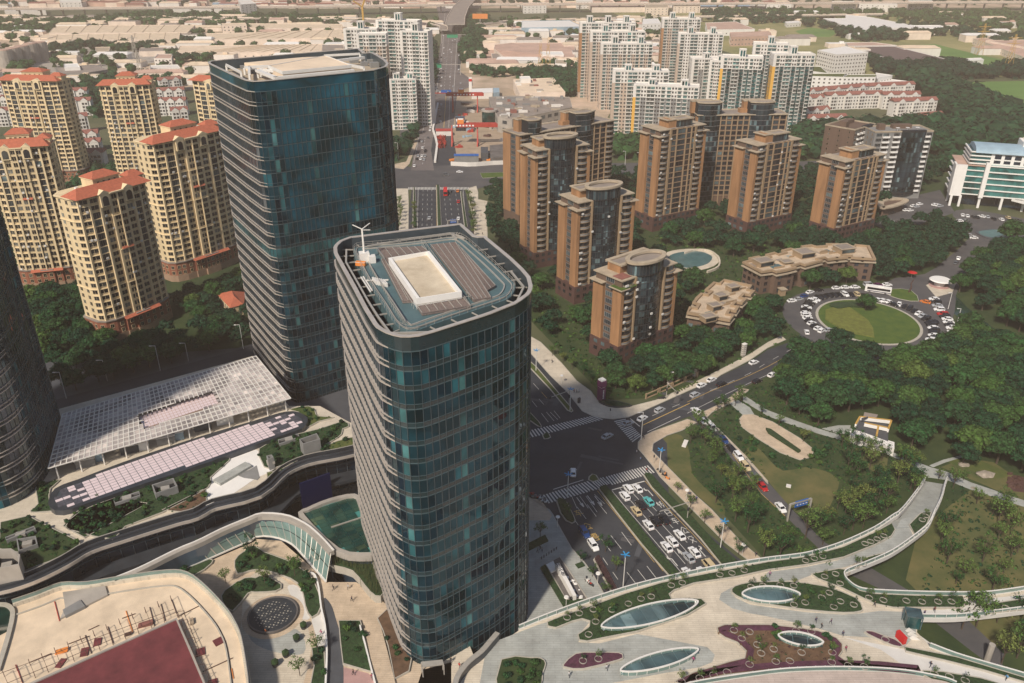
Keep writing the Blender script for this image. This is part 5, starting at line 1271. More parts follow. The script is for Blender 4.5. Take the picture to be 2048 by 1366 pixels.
loz=A0((405,1280),(420,1220),(450,1175),(520,1140),(640,1100),(1000,962),(1600,762),(2045,632))+A1((200,570),(280,560),(330,565),(390,600),(400,625),(370,680),(300,705),(0,808))+A0((1650,955),(1000,1172),(600,1312),(500,1335),(440,1330),(412,1305))
lz=ccw(resample(smooth(GL(loz,PZ+1.6),2),2.0,closed=True))
t=thing('roof_light','long lozenge-shaped glass roof light with pinkish white panes on the mall roof','skylight',(*cen(lz),PZ))
b=MB();b.m('ledge_metal').band(lz,PZ,PZ+1.6,-1.2,.6);b.m('ledge_metal').prism(offset(lz,-.3),PZ,PZ+.9);part('frame',b,t)
axis=A0((640,1220),(2045,720));a_,c_=G(*axis[0],PZ+1.6),G(*axis[1],PZ+1.6)
ux,uy=c_[0]-a_[0],c_[1]-a_[1];l_=math.hypot(ux,uy);ux,uy=ux/l_,uy/l_
lin=offset(lz,-1.1);xmin,xmax=a_[0]*ux+a_[1]*uy,0
proj=lambda p:(p[0]*ux+p[1]*uy,-p[0]*uy+p[1]*ux)
unp=lambda s,v:(s*ux-v*uy,s*uy+v*ux)
S_=[proj(p) for p in lin];s0,s1=min(p[0]for p in S_),max(p[0]for p in S_);v0,v1=min(p[1]for p in S_),max(p[1]for p in S_)
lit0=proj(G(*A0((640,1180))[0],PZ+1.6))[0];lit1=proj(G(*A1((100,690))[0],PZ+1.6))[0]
b=MB();gx=1.9;gy=1.35;s=s0
while s<s1:
 v=v0
 while v<v1:
  cc=unp(s+gx/2,v+gy/2)
  if inside(cc,lin):
   m_='skylight_pink' if lit0<s<lit1 else('skylight_shade' if rnd.random()<.5 else 'skylight_pink')  # end panes outside the lit stretch have shade put into their colour
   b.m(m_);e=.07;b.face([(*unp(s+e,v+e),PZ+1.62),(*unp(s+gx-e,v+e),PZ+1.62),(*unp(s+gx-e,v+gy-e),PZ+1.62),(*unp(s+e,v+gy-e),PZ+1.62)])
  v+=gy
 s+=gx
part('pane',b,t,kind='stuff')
b=MB();b.m('fin_dark').prism(offset(lz,-.9),PZ+1.2,PZ+1.55);part('grid_frame',b,t)
CZ=22.8
can=A0((500,575),(2045,110))+A1((0,112),(278,450),(0,527))+A0((1400,712),(850,892),(385,1010),(395,985),(450,920),(480,640))
cq=ccw(GL(can,CZ))
t=thing('lattice_canopy','large flat lattice canopy of glazed squares on white posts over the mall terrace','canopy',(*cen(cq),PZ))
BLOCK.append(cq)
P00,P10,P11,P01=GL(A0((500,575))+A1((0,112),(278,450))+A0((385,1010)),CZ)
op=GL(A0((1095,590),(1690,385),(1752,490),(1148,692)),CZ)
opc=ccw(op);nx_,ny_=46,13
bl=lambda u,v:((P00[0]*(1-u)+P10[0]*u)*(1-v)+(P01[0]*(1-u)+P11[0]*u)*v,(P00[1]*(1-u)+P10[1]*u)*(1-v)+(P01[1]*(1-u)+P11[1]*u)*v)
b=MB();fr_=MB();fr_.m('white_wall')
for i in range(nx_):
 for j in range(ny_):
  c=bl((i+.5)/nx_,(j+.5)/ny_)
  if inside(c,opc):continue
  e=.13;b.m('canopy_glass');b.face([(*bl((i+e)/nx_,(j+e)/ny_),CZ),(*bl((i+1-e)/nx_,(j+e)/ny_),CZ),(*bl((i+1-e)/nx_,(j+1-e)/ny_),CZ),(*bl((i+e)/nx_,(j+1-e)/ny_),CZ)])
def seg_out(p,q,m=30):
 """pieces of p-q outside the opening"""
 out=[];st=None
 for k in range(m+1):
  f=k/m;x=(p[0]+(q[0]-p[0])*f,p[1]+(q[1]-p[1])*f);ok=not inside(x,opc)
  if ok and st is None:st=x
  if not ok and st is not None:out.append((st,x));st=None
  last=x
 if st is not None:out.append((st,last))
 return out
for i in range(nx_+1):
 for p_,q_ in seg_out(bl(i/nx_,0),bl(i/nx_,1)):fr_.bar((*p_,CZ),(*q_,CZ),.27,.25)
for j in range(ny_+1):
 for p_,q_ in seg_out(bl(0,j/ny_),bl(1,j/ny_),60):fr_.bar((*p_,CZ+.01),(*q_,CZ+.01),.27,.25)
part('glass_square',b,t,kind='stuff');part('lattice_frame',fr_,t)
b=MB();b.m('white_wall')
for i in range(1,nx_,4):
 for v in(.96,.04):c=bl(i/nx_,v);b.cyl(c[0],c[1],PZ if v>.5 else 0,CZ-.1,.2,.2,8,cap=False)
part('post',b,t,kind='stuff')
b=MB();b.m('roof_pink').prism(GL(A0((1105,597),(1695,402),(1748,490),(1150,690)),CZ-1.5),CZ-2.2,CZ-1.5);b.m('skylight_pink')
qd=GL(A0((1105,597),(1695,402),(1748,490),(1150,690)),CZ-1.5)
for i in range(22):
 for j in range(5):
  f=lambda u,v:((qd[0][0]*(1-u)+qd[1][0]*u)*(1-v)+(qd[3][0]*(1-u)+qd[2][0]*u)*v,(qd[0][1]*(1-u)+qd[1][1]*u)*(1-v)+(qd[3][1]*(1-u)+qd[2][1]*u)*v)
  e=.05;b.face([(*f((i+e)/22,(j+e)/5),CZ-1.46),(*f((i+1-e)/22,(j+e)/5),CZ-1.46),(*f((i+1-e)/22,(j+1-e)/5),CZ-1.46),(*f((i+e)/22,(j+1-e)/5),CZ-1.46)])
part('pink_roof_panel',b,t)
kk=0
for u,v in((690,980),(760,940),(1040,870),(1120,850),(1330,800),(1400,770),(1620,690),(1800,640)):
 c=G(*A0((u,v))[0],PZ);b=MB();b.m(['grey_wall','roof_blue','paving_dark','white_clean'][kk%4]).box(c[0],c[1],PZ,5,3,2.6,.4);b.m('white_metal').box(c[0],c[1],PZ+2.6,5.4,3.4,.15,.4)
 solo('kiosk',b,'small terrace kiosk under the front edge of the lattice canopy','kiosk',group='kiosks along the canopy edge');kk+=1
def bed(pts,m,z,h=.35,name='planting_bed',sm=2,label=None,kerbm='kerb',kind='stuff'):
 q=smooth(ccw(GL(pts,z)),sm) if sm else ccw(GL(pts,z))
 b=MB();b.m(m).prism(q,z,z+h);b.m(kerbm).band(q,z,z+h+.08,-.02,.22)
 o=link(name,b.mesh(name),kind=kind)
 if label:o['label']=label;o['category']='planting'
 return q
RG=[]
RG.append(bed(A0((290,1180),(330,1140),(480,1110),(400,1180),(395,1290),(440,1350),(600,1340),(300,1366),(250,1355),(310,1300)),'hedge',PZ,label='grass and shrubs round the left tip of the lozenge roof light'))
RG.append(bed(A0((640,1366),(900,1260),(1230,1130),(1400,1060),(1640,960),(1840,925),(1780,1000),(1680,1090),(1660,1170),(1300,1366),(1000,1480),(900,1580),(620,1520),(530,1480)),'hedge',PZ,label='shrub bed below the middle of the lozenge roof light'))
RG.append(bed(A0((1300,1350),(1640,1180),(1650,1290),(1500,1366)),'brown_bed',PZ,sm=1,label='narrow brown planting strip left of the white roof field'))
RG.append(bed(A2((10,90),(230,40),(300,80),(640,250),(620,300),(400,400),(180,480),(160,330),(0,300)),'garden_soil',PZ,sm=1,label='brownish roof lawn at the left border with sunken vents'))
RG.append(bed(A1((30,860),(180,790),(350,740),(520,700),(700,640),(740,680),(690,700),(680,745),(600,800),(380,920),(120,1020),(50,960)),'hedge',PZ,label='shrub bed right of the white roof field'))
RG.append(bed(A1((270,545),(420,520),(470,560),(490,600),(620,610),(500,640),(400,690),(395,620),(340,565)),'lawn',PZ,label='grass bed round the right tip of the lozenge roof light'))
RG.append(bed(A1((90,1050),(180,1040),(450,890),(650,800),(790,765),(800,830),(600,880),(400,920),(200,1010),(95,1100)),'lawn',PZ,sm=1,label='long grass strip behind the curved mall parapet'))
RG.append(bed(A2((510,120),(600,20),(800,-120),(1180,-60),(900,90),(680,210)),'hedge',PZ,sm=1,label='dark shrub bed near the roof stairs'))
b=MB();b.m('white_clean').prism(GL([(420,956),(445,930),(460,918),(512,899),(522,905),(527,920),(548,940),(512,956),(470,985),(412,1011),(411,980)],PZ+.1),PZ,PZ+.1);struct('roof_paving',b)
b=MB();b.m('grey_wall').prism(GL(A0((1900,1065),(1990,1020),(2050,985))+A1((30,880+200),(10,1100))+A0((1990,1090),(1950,1085)),PZ+.16),PZ,PZ+.16);solo('paving_mark',b,'jagged grey paving figure on the white roof field','paving inlay')
b=MB();b.m('paving_grey').prism(GL(A0((1700,1100),(1960,955),(2010,985),(1760,1130)),PZ+.9),PZ,PZ+.9);solo('stone_bench',b,'long pale wedge-shaped bench on the white roof field','bench')
def vent(pts,z,h,lab,inner=True,m='grey_wall'):
 q=ccw(GL(pts,z+h));t=thing('ventilation_shaft',lab,'vent',(*cen(q),z));b=MB();b.m(m).band(q,z,z+h,-.4,0);part('wall',b,t)
 b=MB();b.m('void_dark').prism(offset(q,-.35),z,z+h*.45);
 b.m('rail_metal').box(*cen(q),z+h*.45,2.2,1.6,.8,.4);part('fan_well',b,t)
vent(A1((345,775),(485,728),(512,775),(375,815)),PZ,4.5,'square grey shaft open at the top, on the roof garden near the central tower')
vent(A1((82,908),(125,898),(140,920),(95,935)),PZ,4,'small narrow grey shaft beside the white roof field')
vent(A0((1212,1140),(1385,1085),(1418,1150),(1240,1212)),PZ,2.6,'grey shaft with a sunlit inner wall below the middle of the lozenge roof light')
vent(A0((905,1255),(1110,1190),(1120,1225),(915,1290)),PZ,1.2,'low wide roof vent left of the shaft with a sunlit inner wall')
vent(A1((175,780),(335,730),(350,760),(185,815)),PZ,1.2,'low flat roof vent beside the square grey shaft')
vent(A2((130,215),(285,190),(300,255),(145,310)),PZ,1.5,'sunken roof vent in the brown lawn at the left border')
vent(A2((40,200),(270,110),(285,135),(50,225)),PZ,1.5,'long slot vent in the brown lawn at the left border')
vent(A2((-120,300),(90,290),(160,340),(150,420),(-120,470)),PZ,5,'large grey plant box cut by the left border',m='concrete')
QZ=12.0
roofo=[(-160,1290),(-60,1240)]+A2((110,755),(300,690),(500,615),(700,610),(1000,560),(1340,515),(1500,530),(1640,630),(1800,800),(1880,920),(1935,1060),(1985,1366),(1990,1520))
ro=GL(roofo,QZ);rq=ccw(ro+[(-40,60),(-120,60),(-140,110)])
t=thing('shopping_mall','mall block with a broad sandy unfinished roof and a maroon raised slab, bottom left corner','mall',(*cen(rq),0));BLOCK.append(rq)
b=MB();b.m('roof_sand').prism(rq,QZ-.5,QZ);b.m('mall_glass').prism(offset(rq,-1),0,QZ-.5,top=False);part('wall',b,t)
edge=smooth(ro[2:],3,closed=False)
b=MB();b.m('paving_cream').band(edge,QZ-.6,QZ+1.0,-.5,.4,closed=False);b.m('rail_glass').band(edge,QZ+1.0,QZ+2.0,-.18,-.1,closed=False);b.m('rail_metal').band(edge,QZ+2.0,QZ+2.1,-.22,-.05,closed=False);part('parapet',b,t)
b=MB();b.m('kerb').band(edge,QZ,QZ+.35,3.3,3.6,closed=False);b.m('gravel_dark').band(edge,QZ,QZ+.06,3.0,3.3,closed=False);part('gutter',b,t)
ms=GL(A2((1408,862),(1640,1400),(1700,1560),(100,1560),(200,1400),(280,1366)),QZ+1.2)
b=MB();b.m('maroon_slab').prism(ms,QZ,QZ+1.2);b.m('concrete').band(ccw(ms),QZ,QZ+1.5,-.1,.45);part('raised_slab',b,t)
b=MB();b.m('concrete').prism(GL(A2((500,640),(690,610),(840,590),(860,660),(700,740),(480,850),(520,760)),QZ+.5),QZ,QZ+.5);b.m('grey_wall').prism(GL(A2((500,780),(640,700),(680,750),(520,830)),QZ+.8),QZ,QZ+.8);part('ramp',b,t)
b=MB();b.m('scaffold');z=QZ+1.7
runs=[((60,1366),(1410,800)),((0,1290),(1390,775)),((1410,800),(1640,1366)),((1450,830),(1680,1366))]
for p_,q_ in runs:a_,c_=GL(A2(p_,q_),z);b.bar((*a_,z),(*c_,z),.08)
for k in range(14):
 f=k/13;a_,c_=G(*A2((60+1350*f,1366-566*f))[0],z),G(*A2((20+1340*f,1270-600*f))[0],z);b.bar((*a_,z+.1),(*c_,z+.1),.08);b.box(a_[0],a_[1],QZ,.1,.1,1.8);b.box(c_[0],c_[1],QZ,.1,.1,1.8)
for k in range(9):
 f=k/8;a_,c_=G(*A2((1420+220*f,800+566*f))[0],z),G(*A2((1470+220*f,790+566*f))[0],z);b.bar((*a_,z+.1),(*c_,z+.1),.08);b.box(a_[0],a_[1],QZ,.1,.1,1.8);b.box(c_[0],c_[1],QZ,.1,.1,1.8)
solo('scaffold_rail',b,'rusty scaffold pipe railing round the maroon roof slab','scaffold')
for i,(p_,q_,m_) in enumerate((((435,715),(475,870),'crane_red'),((705,945),(790,905),'scaffold'),((975,850),(1080,812),'scaffold'),((1005,790),(1060,960),'orange_paint'),((545,1055),(715,990),'scaffold'),((240,1200),(410,1130),'scaffold'),((125,1220),(180,1366),'crane_red'),((1195,760),(1235,910),'scaffold'),((1285,735),(1320,870),'scaffold'),((1370,700),(1410,810),'scaffold'),((1430,830),(1600,745),'scaffold'),((1620,1275),(1860,1165),'scaffold'),((1850,1250),(1865,1330),'orange_paint'),((860,915),(905,1050),'scaffold'),((680,985),(730,1130),'scaffold'))):
 b=MB();a_,c_=GL(A2(p_,q_),QZ+.15);b.m(m_).bar((*a_,QZ+.15),(*c_,QZ+.15),.16,.14);solo('steel_bar',b,'loose steel bar lying on the sandy mall roof','steel bar',group='steel bars lying on the sandy roof')
for i,(u,v,sx,sy,a_) in enumerate(((778,1035,1.5,2.2,.3),(675,1115,1.6,2.4,.3),(485,1205,1.3,2.4,-.1),(1600,1115,1.9,2.1,.4),(1748,1030,2.2,2.0,.7),(1700,1356,1.8,1.4,.4))):
 c=G(*A2((u,v))[0],QZ+.25);b=MB();b.m('maroon_slab').box(c[0],c[1],QZ+.02,sx,sy,.25,a_);solo('formwork_panel',b,'maroon formwork panel lying on the sandy mall roof','panel',group='maroon panels on the sandy roof')
for(u,v,m_,s_,lab) in((490,1120,'orange_paint',(2.4,.9),'orange bundle of boards on the sandy roof near the slab edge'),(1160,905,'roof_redbrown',(3.0,1.2),'red-brown stack of boards against the maroon slab'),(1530,885,'dirt',(.6,1.8),'tan plank stack on the roof right of the slab corner'),(1020,985,'scaffold',(1.4,.5),'small heap of dark fittings beside the slab edge')):
 c=G(*A2((u,v))[0],QZ);b=MB();b.m(m_)
 for k in range(4):b.box(c[0]+.06*k,c[1]+.05*k,QZ+.01+k*.16,s_[0],s_[1],.14,.35+k*.03)
 solo('board_stack',b,lab,'boards')
b=MB();b.m('kerb').band(smooth(GL([(0,1205),(15,1206),(27,1214),(30,1230),(20,1275),(0,1340)],QZ+.5),3,False),QZ,QZ+.6,0,1.0,closed=False);b.m('court_glass').prism(GL([(-40,1208),(12,1210),(22,1222),(14,1262),(-40,1290)],QZ+.2),QZ,QZ+.2);solo('roof_light',b,'teal glass roof light with rounded rim at the left border beside the sandy roof','skylight')
WZ=12.5
top_=A2((920,555),(1130,470),(1420,325),(1600,250),(1800,150),(2045,50))+A3((0,40),(100,35),(230,50),(320,85),(400,130),(470,190),(530,250),(600,330))
bot_=A2((1130,640),(1340,570),(1400,490),(1680,370),(1930,260),(2045,215))+A3((0,195),(100,195),(200,215),(290,260),(350,320),(420,400),(490,480),(560,560))
tq=smooth(GL(top_,WZ),4,False);bq=smooth(GL(bot_,WZ-5.5),4,False);n_=min(len(tq),len(bq));tq=resample(tq,2.5);bq=resample(bq,math.fsum(math.dist(bq[i],bq[i+1]) for i in range(len(bq)-1))/(len(tq)-1))
n_=min(len(tq),len(bq));t=thing('glass_wall','curved sloping wall of pale green glass panels sweeping towards the central tower','glass wall',(*tq[0],0))
b=MB()
for i in range(n_-1):
 for j in range(2):
  f=lambda k,s:(tq[k][0]*(1-s)+bq[k][0]*s,tq[k][1]*(1-s)+bq[k][1]*s,WZ-5.5*s)
  b.m('rail_glass');b.face([f(i,j/2+.01),f(i,j/2+.48),f(i+1,j/2+.48),f(i+1,j/2+.01)])
b.m('rail_metal')
for i in range(n_):b.bar(f(i,0),f(i,1),.12,.25)
part('glass_panel',b,t)
b=MB();b.m('concrete').band(tq[:n_],WZ-.8,WZ+.5,-.9,.5,closed=False);b.m('white_metal').band(tq[:n_],WZ+.5,WZ+.7,-1.0,-.6,closed=False);b.band(bq[:n_],WZ-5.6,WZ-5.2,-.2,.2,closed=False);part('coping',b,t)
b=MB();b.m('mall_glass').band(tq[:n_],0,WZ-.8,.1,.5,closed=False);part('street_facade',b,t)
cr_=GL(A3((385,35),(420,-10),(600,-85),(780,-120),(820,-60),(860,60),(950,290),(930,320),(890,335),(660,298)),12)
crc=ccw(smooth(cr_,3));t=thing('glass_court_roof','teal glass roof with pale rounded rim tucked against the foot of the central tower','glass roof',(*cen(crc),0))
b=MB();b.m('concrete').band(crc,10.5,12.4,-.2,1.1);b.m('mall_glass').prism(crc,0,10.5,top=False);part('rim',b,t)
b=MB();ci=offset(crc,-.25);b.m('court_glass')
xs_=[p[0]for p in ci];ys_=[p[1]for p in ci];y=min(ys_);ca,sa=math.cos(.55),math.sin(.55);cc_=cen(ci)
for i in range(-12,13):
 for j in range(-12,13):
  c=(cc_[0]+(i*2.6)*ca-(j*1.7)*sa,cc_[1]+(i*2.6)*sa+(j*1.7)*ca)
  if inside(c,ci):b.box(c[0],c[1],11.6,2.45,1.55,.12,.55)
part('pane',b,t,kind='stuff')
b=MB();b.m('teal_frame').prism(ci,11.2,11.5);b.m('rail_metal').bar((cc_[0]-4,cc_[1]-1,11.9),(cc_[0]+5,cc_[1]+4,11.9),.3);part('grid_frame',b,t)
b=MB();b.m('paving_pale').prism(GL(A2((1280,270),(1440,215),(1470,275),(1300,345)),8),0,8);b.m('teal_frame').band(ccw(GL(A2((1270,265),(1445,205),(1480,280),(1300,350)),8)),8,9,-.1,.1);solo('entrance_pavilion',b,'small pale-roofed pavilion with teal railing in the gap between the mall blocks','pavilion')
b=MB();b.m('brown_bed').prism(smooth(GL(A2((900,500),(1130,400),(1160,430),(960,530),(720,580),(720,560)),3),2),0,3);o=link('flower_bed',b.mesh('flower_bed'),kind='stuff');o['label']='orange flower strip down in the gap between the mall blocks';o['category']='flowers'
DZ=6.5
court=A2((1130,600),(1400,500),(1700,380),(2045,230))+A3((0,215),(200,230),(420,420),(560,560),(800,560),(1000,700),(1100,800),(1250,1100),(1330,1180),(1560,1190),(1560,1600),(0,1700))+A2((1500,1800),(1900,1366),(1800,900),(1640,660),(1400,540))
b=MB();b.m('paving_tan').prism(GL(court,DZ),0,DZ);struct('court',b);BLOCK.append(GL(court,DZ))
def inlay(pts,m,dz,sm=3,h=.0,name='paving',lvl=DZ,world=False):
 q=pts if world else GL(pts,lvl);q=smooth(ccw(q),sm) if sm else ccw(q);b=MB();b.m(m)
 if h:b.prism(q,lvl,lvl+h)
 else:b.flat(q,lvl+dz)
 return struct(name,b)
b=MB();b.m('paving_cream').prism(GL(A3((1080,1080),(1300,1170),(1700,1050),(1800,1300),(1600,1600),(1000,1600)),DZ-.03),0,DZ-.03);struct('court',b)
inlay(A3((0,480),(130,490),(250,560),(340,680),(400,860),(440,1100),(380,1366),(300,1600),(-300,1600),(-240,1366),(-120,900),(-100,620)),'paving_cream',.01)
inlay(A3((-60,960),(100,985),(290,930),(380,1000),(380,1130),(200,1130),(0,1060)),'paving_grey',.02)
inlay(A3((250,600),(330,590),(400,700),(430,850),(350,840),(320,740)),'paving_pale',.02)
inlay(A3((440,830),(520,790),(560,1000),(560,1366),(540,1600),(480,1600),(500,1200),(480,1000)),'paving_pale',.015)
inlay(A3((540,690),(600,740),(640,860),(690,1050),(700,1366),(700,1600),(545,1600),(560,1200),(560,900)),'paving_dark',.02)
inlay(A3((700,1240),(900,1290),(960,1366),(1000,1500),(700,1500)),'paving_pink',.02,sm=1)
c0=G(*A3((135,820))[0],DZ+.4)
t=thing('fountain','round dark fountain disc dotted with small nozzles in the lower left court','fountain',(*c0,DZ))
b=MB();b.m('disc_dark').cyl(c0[0],c0[1],DZ,DZ+.5,5.6,5.6,40);part('basin',b,t)
b=MB();b.m('kerb')
for i in range(-6,7):
 for j in range(-6,7):
  if(i*i+j*j)<34 and(i*7+j*5)%4!=0:b.box(c0[0]+i*.78+j*.12,c0[1]+j*.78-i*.12,DZ+.5,.32,.1 if(i+j)%2 else.32,.04,.6)
part('nozzle_plate',b,t);b=MB();b.m('gravel_dark');b.band([(c0[0]+5.6*math.cos(i/40*6.2832),c0[1]+5.6*math.sin(i/40*6.2832)) for i in range(40)],DZ,DZ+.7,0,.35);part('rim',b,t)
inlay([(c0[0]+7.3*math.cos(i/40*6.2832),c0[1]+7.3*math.sin(i/40*6.2832)) for i in range(40)],'paving_tan',.03,sm=0,world=True)
CB=[]
def cbed(pts,m,lab,h=.5,z=DZ,sm=2):q=bed(pts,m,z,h,sm=sm,label=lab);CB.append((q,z+h));return q
cbed(A2((1440,450),(1560,400),(1680,390),(1690,420),(1560,510),(1430,480)),'hedge','small planter with a bare tree beside the glass ring wall')
cbed(A2((1880,400),(1950,330),(2045,290))+A3((60,330),(250,400),(380,480),(460,560),(520,760),(450,850),(400,760),(370,620),(280,540),(100,480),(0,470))+A2((1990,480),(1900,500)),'hedge','long curved shrub bed between the ring wall and the fountain court')
cbed(A2((1780,720),(1800,640),(1960,540),(2045,540))+A3((60,520),(200,590),(160,640),(0,650))+A2((1980,660),(1860,800)),'hedge','crescent shrub bed wrapped round the fountain disc')
cbed(A3((380,250),(460,260),(600,340),(720,360),(900,400),(960,560),(1020,700),(960,720),(880,640),(780,520),(640,480),(480,430)),'hedge','tall reeds along the foot of the central tower',h=2.2)
cbed(A3((665,880),(830,880),(880,1040),(940,1290),(700,1220),(680,1050)),'hedge','dark hedge block between the grey ramp and the steps',sm=1)
cbed(A3((975,860),(1060,780),(1110,860),(1130,900),(1190,1080),(1240,1180),(1220,1280),(1110,1340),(1080,1180),(1060,1080),(1020,960)),'brown_bed','rocky planting between the steps and the foot of the central tower',sm=1)
cbed(A3((450,1100),(540,1080),(555,1366),(540,1500),(420,1500),(470,1240)),'hedge','narrow hedge along the white parapet of the fountain court',sm=1)
b=MB();b.m('white_clean').band(smooth(GL(A3((430,480),(470,500),(500,600),(520,760),(550,900),(565,1100),(555,1366),(545,1550)),DZ+1),3,False),DZ,DZ+1.0,-.2,.2,closed=False);solo('parapet_wall',b,'thin white curved parapet between the fountain court and the grey ramp','wall')
b=MB();b.m('paving_tan')
sa_,sb_,sc_,sd_=GL(A3((850,950),(990,895),(1120,1400),(975,1440)),DZ)
for i in range(26):
 f0=i/26;f1=(i+1)/26;L2=lambda p,q,f:(p[0]+(q[0]-p[0])*f,p[1]+(q[1]-p[1])*f)
 zz=DZ+.08+.14*(26-abs(i-13)*1)/4
 b.prism([L2(sa_,sd_,f0),L2(sb_,sc_,f0),L2(sb_,sc_,f1),L2(sa_,sd_,f1)],DZ,zz)
solo('steps',b,'wide flight of tan steps beside the dark hedge block, left of the central tower','steps')
b=MB();b.m('white_clean').band(GL(A3((830,910),(870,1050),(920,1250),(960,1400)),DZ+1),DZ,DZ+1.4,-.15,.15,closed=False);solo('parapet_wall',b,'straight white side wall of the tan steps','wall')
b=MB();b.m('ledge_metal').band(smooth(GL(A3((1590,1380),(1620,1300),(1700,1200),(1800,1120),(1870,1040),(1930,970)),DZ+2),3,False),DZ,DZ+2.2,-.4,.4,closed=False);b.m('rail_metal').band(smooth(GL(A3((1590,1380),(1620,1300),(1700,1200),(1800,1120),(1870,1040),(1930,970)),DZ+2),3,False),DZ+2.2,DZ+2.4,-.6,.6,closed=False);solo('curved_ledge',b,'curved dark wall with pale coping at the front foot of the central tower','wall')
b=MB();cq_=GL(A3((1320,1195),(1490,1178),(1500,1215),(1330,1235)),DZ+3.2);b.m('rail_metal').prism(cq_,DZ+2.9,DZ+3.2,bot=True)
for p_ in cq_:b.cyl(p_[0],p_[1],DZ,DZ+2.9,.15,.15,6)
solo('entrance_canopy',b,'flat pale entrance canopy on posts at the rounded front corner of the central tower','canopy')
for i,(u,v) in enumerate(((382,930),(327,1030),(240,1155),(155,1230))):
 c=G(*A3((u,v))[0],DZ);b=MB();b.m('disc_dark').cyl(c[0],c[1],DZ,DZ+.7,.55,.75,12);vs,fs=ICO;b.m('hedge');b.faces([(c[0]+x*.95,c[1]+y*.95,DZ+1.3+z*.85) for x,y,z in vs],fs)
 solo('potted_shrub',b,'round clipped shrub in a dark pot, %s along the curve of the court'%['farthest','second farthest','second nearest','nearest'][i],'planter')
#  RAISED PARK DECK OVER THE BOULEVARD
B3=lambda*p:Q(1024,1024,A4,p)
B4=lambda*p:Q(1536,1024,A4,p)
B5=lambda*p:Q(1536,684,A4,p)
north=B3((60,940),(280,850),(620,725),(1000,605),(1400,510),(1700,450),(2045,395))+B4((170,375),(350,345),(600,265),(850,150),(1000,50))+B5((1060,1366),(1150,1260),(1230,1150),(1262,1080))
inner=B5((1435,1100),(1415,1150),(1390,1250),(1335,1366))+B4((1280,120),(1160,220),(1000,330),(850,400),(700,460),(630,490),(612,520),(640,565),(720,620),(850,640),(1200,655),(1600,660),(1800,650),(2045,615))
def zramp(p):return DZ if p[0]<1790 else max(.2,DZ*(1-max(0,(1025-p[1]))/95.0)) if p[1]<1025 and p[0]<1900 else DZ
nw=[(*G(p[0],p[1],zramp(p)),zramp(p)) for p in north];iw=[(*G(p[0],p[1],zramp(p)),zramp(p)) for p in inner]
t=thing('footbridge','broad curving pedestrian deck with tan and grey paving crossing over the boulevard','footbridge',(60,150,0))
south=B4((2300,560),(2300,760),(2045,790),(1800,820),(1500,850),(1200,850),(1190,960),(1290,1070),(1500,1150),(1750,1225),(2045,1310),(2300,1390),(2300,1700))
sw_=[(*G(p[0],p[1],DZ),DZ) for p in south]
west=[(*G(*p,DZ),DZ) for p in A3((1900,1900),(1250,1500),(1330,1260),(1560,1200),(1900,1080),(2080,960))]
ramp_n=nw[10:];ramp_i=[v for v in iw[:6]]
flatpoly=nw[:11]+iw[4:]+sw_+west
b=MB();fp=[(x,y) for x,y,z in flatpoly]
b.m('paving_cream').prism(fp,DZ-1.1,DZ,bot=True);part('deck_slab',b,t);BLOCK.append(fp)
b=MB();b.m('paving_grey')
na=resample([(p[0],p[1]) for p in nw[10:]],2.0);L3=[(p[0],p[1]) for p in iw[:5]][::-1];nb_=resample(L3,math.fsum(math.dist(L3[i],L3[i+1]) for i in range(len(L3)-1))/(len(na)-1))
m_=min(len(na),len(nb_))
for i in range(m_-1):
 za,zb=DZ*(1-i/(m_-1))+.16,DZ*(1-(i+1)/(m_-1))+.16
 b.faces([(*na[i],za),(*nb_[i],za),(*nb_[i+1],zb),(*na[i+1],zb),(*na[i],za-1),(*nb_[i],za-1),(*nb_[i+1],zb-1),(*na[i+1],zb-1)],[(0,1,2,3),(7,6,5,4),(0,4,5,1),(2,6,7,3),(1,5,6,2),(3,7,4,0)])
part('ramp',b,t);BLOCK.append(na+nb_[::-1])
def railing(pts3,name,parent,out=0.0):
 b=MB();pts=[(p[0],p[1]) for p in pts3];zs_=[p[2]for p in pts3]
 L=[0]
 for i in range(1,len(pts)):L.append(L[-1]+math.dist(pts[i],pts[i-1]))
 sm=smooth(pts,4,False);zz=[]
 for k in range(len(sm)):f=k/4;i=min(int(f),len(zs_)-2);zz.append(zs_[i]+(zs_[i+1]-zs_[i])*(f-i))
 zl=[z-1.0 for z in zz]
 b.m('paving_pale').band(sm,[z-1.15 for z in zz],[z+.12 for z in zz],-.05,.55,closed=False)
 b.m('rail_glass').band(sm,[z+.12 for z in zz],[z+1.15 for z in zz],.25,.30,closed=False)
 b.m('white_metal').band(sm,[z+1.15 for z in zz],[z+1.3 for z in zz],.15,.40,closed=False)
 acc=0
 for i in range(len(sm)-1):
  acc+=math.dist(sm[i],sm[i+1])
  if acc>1.8:acc=0;b.box(sm[i][0],sm[i][1],zz[i],.1,.1,1.2)
 part(name,b,parent)
railing(nw[::-1],'glass_railing',t);railing(iw,'glass_railing',t)
railing([p for p in sw_[1:6]],'glass_railing',t);railing([p for p in sw_[7:12]],'glass_railing',t)
b=MB();b.m('concrete')
for p_ in((30,150),(60,155),(80,155),(100,152),(112,140),(95,120),(70,120)):b.cyl(p_[0],p_[1],0,DZ-1.0,.7,.7,10)
part('pier',b,t)
inlay(B3((-200,1060),(200,905),(280,880),(520,870),(560,860),(620,880),(560,950),(530,1040),(700,1050),(1000,975),(1300,1030),(1560,1080),(1620,1140),(1600,1200),(1500,1240),(1200,1290),(800,1366),(300,1500),(-300,1600)),'paving_grey',.02,sm=1)
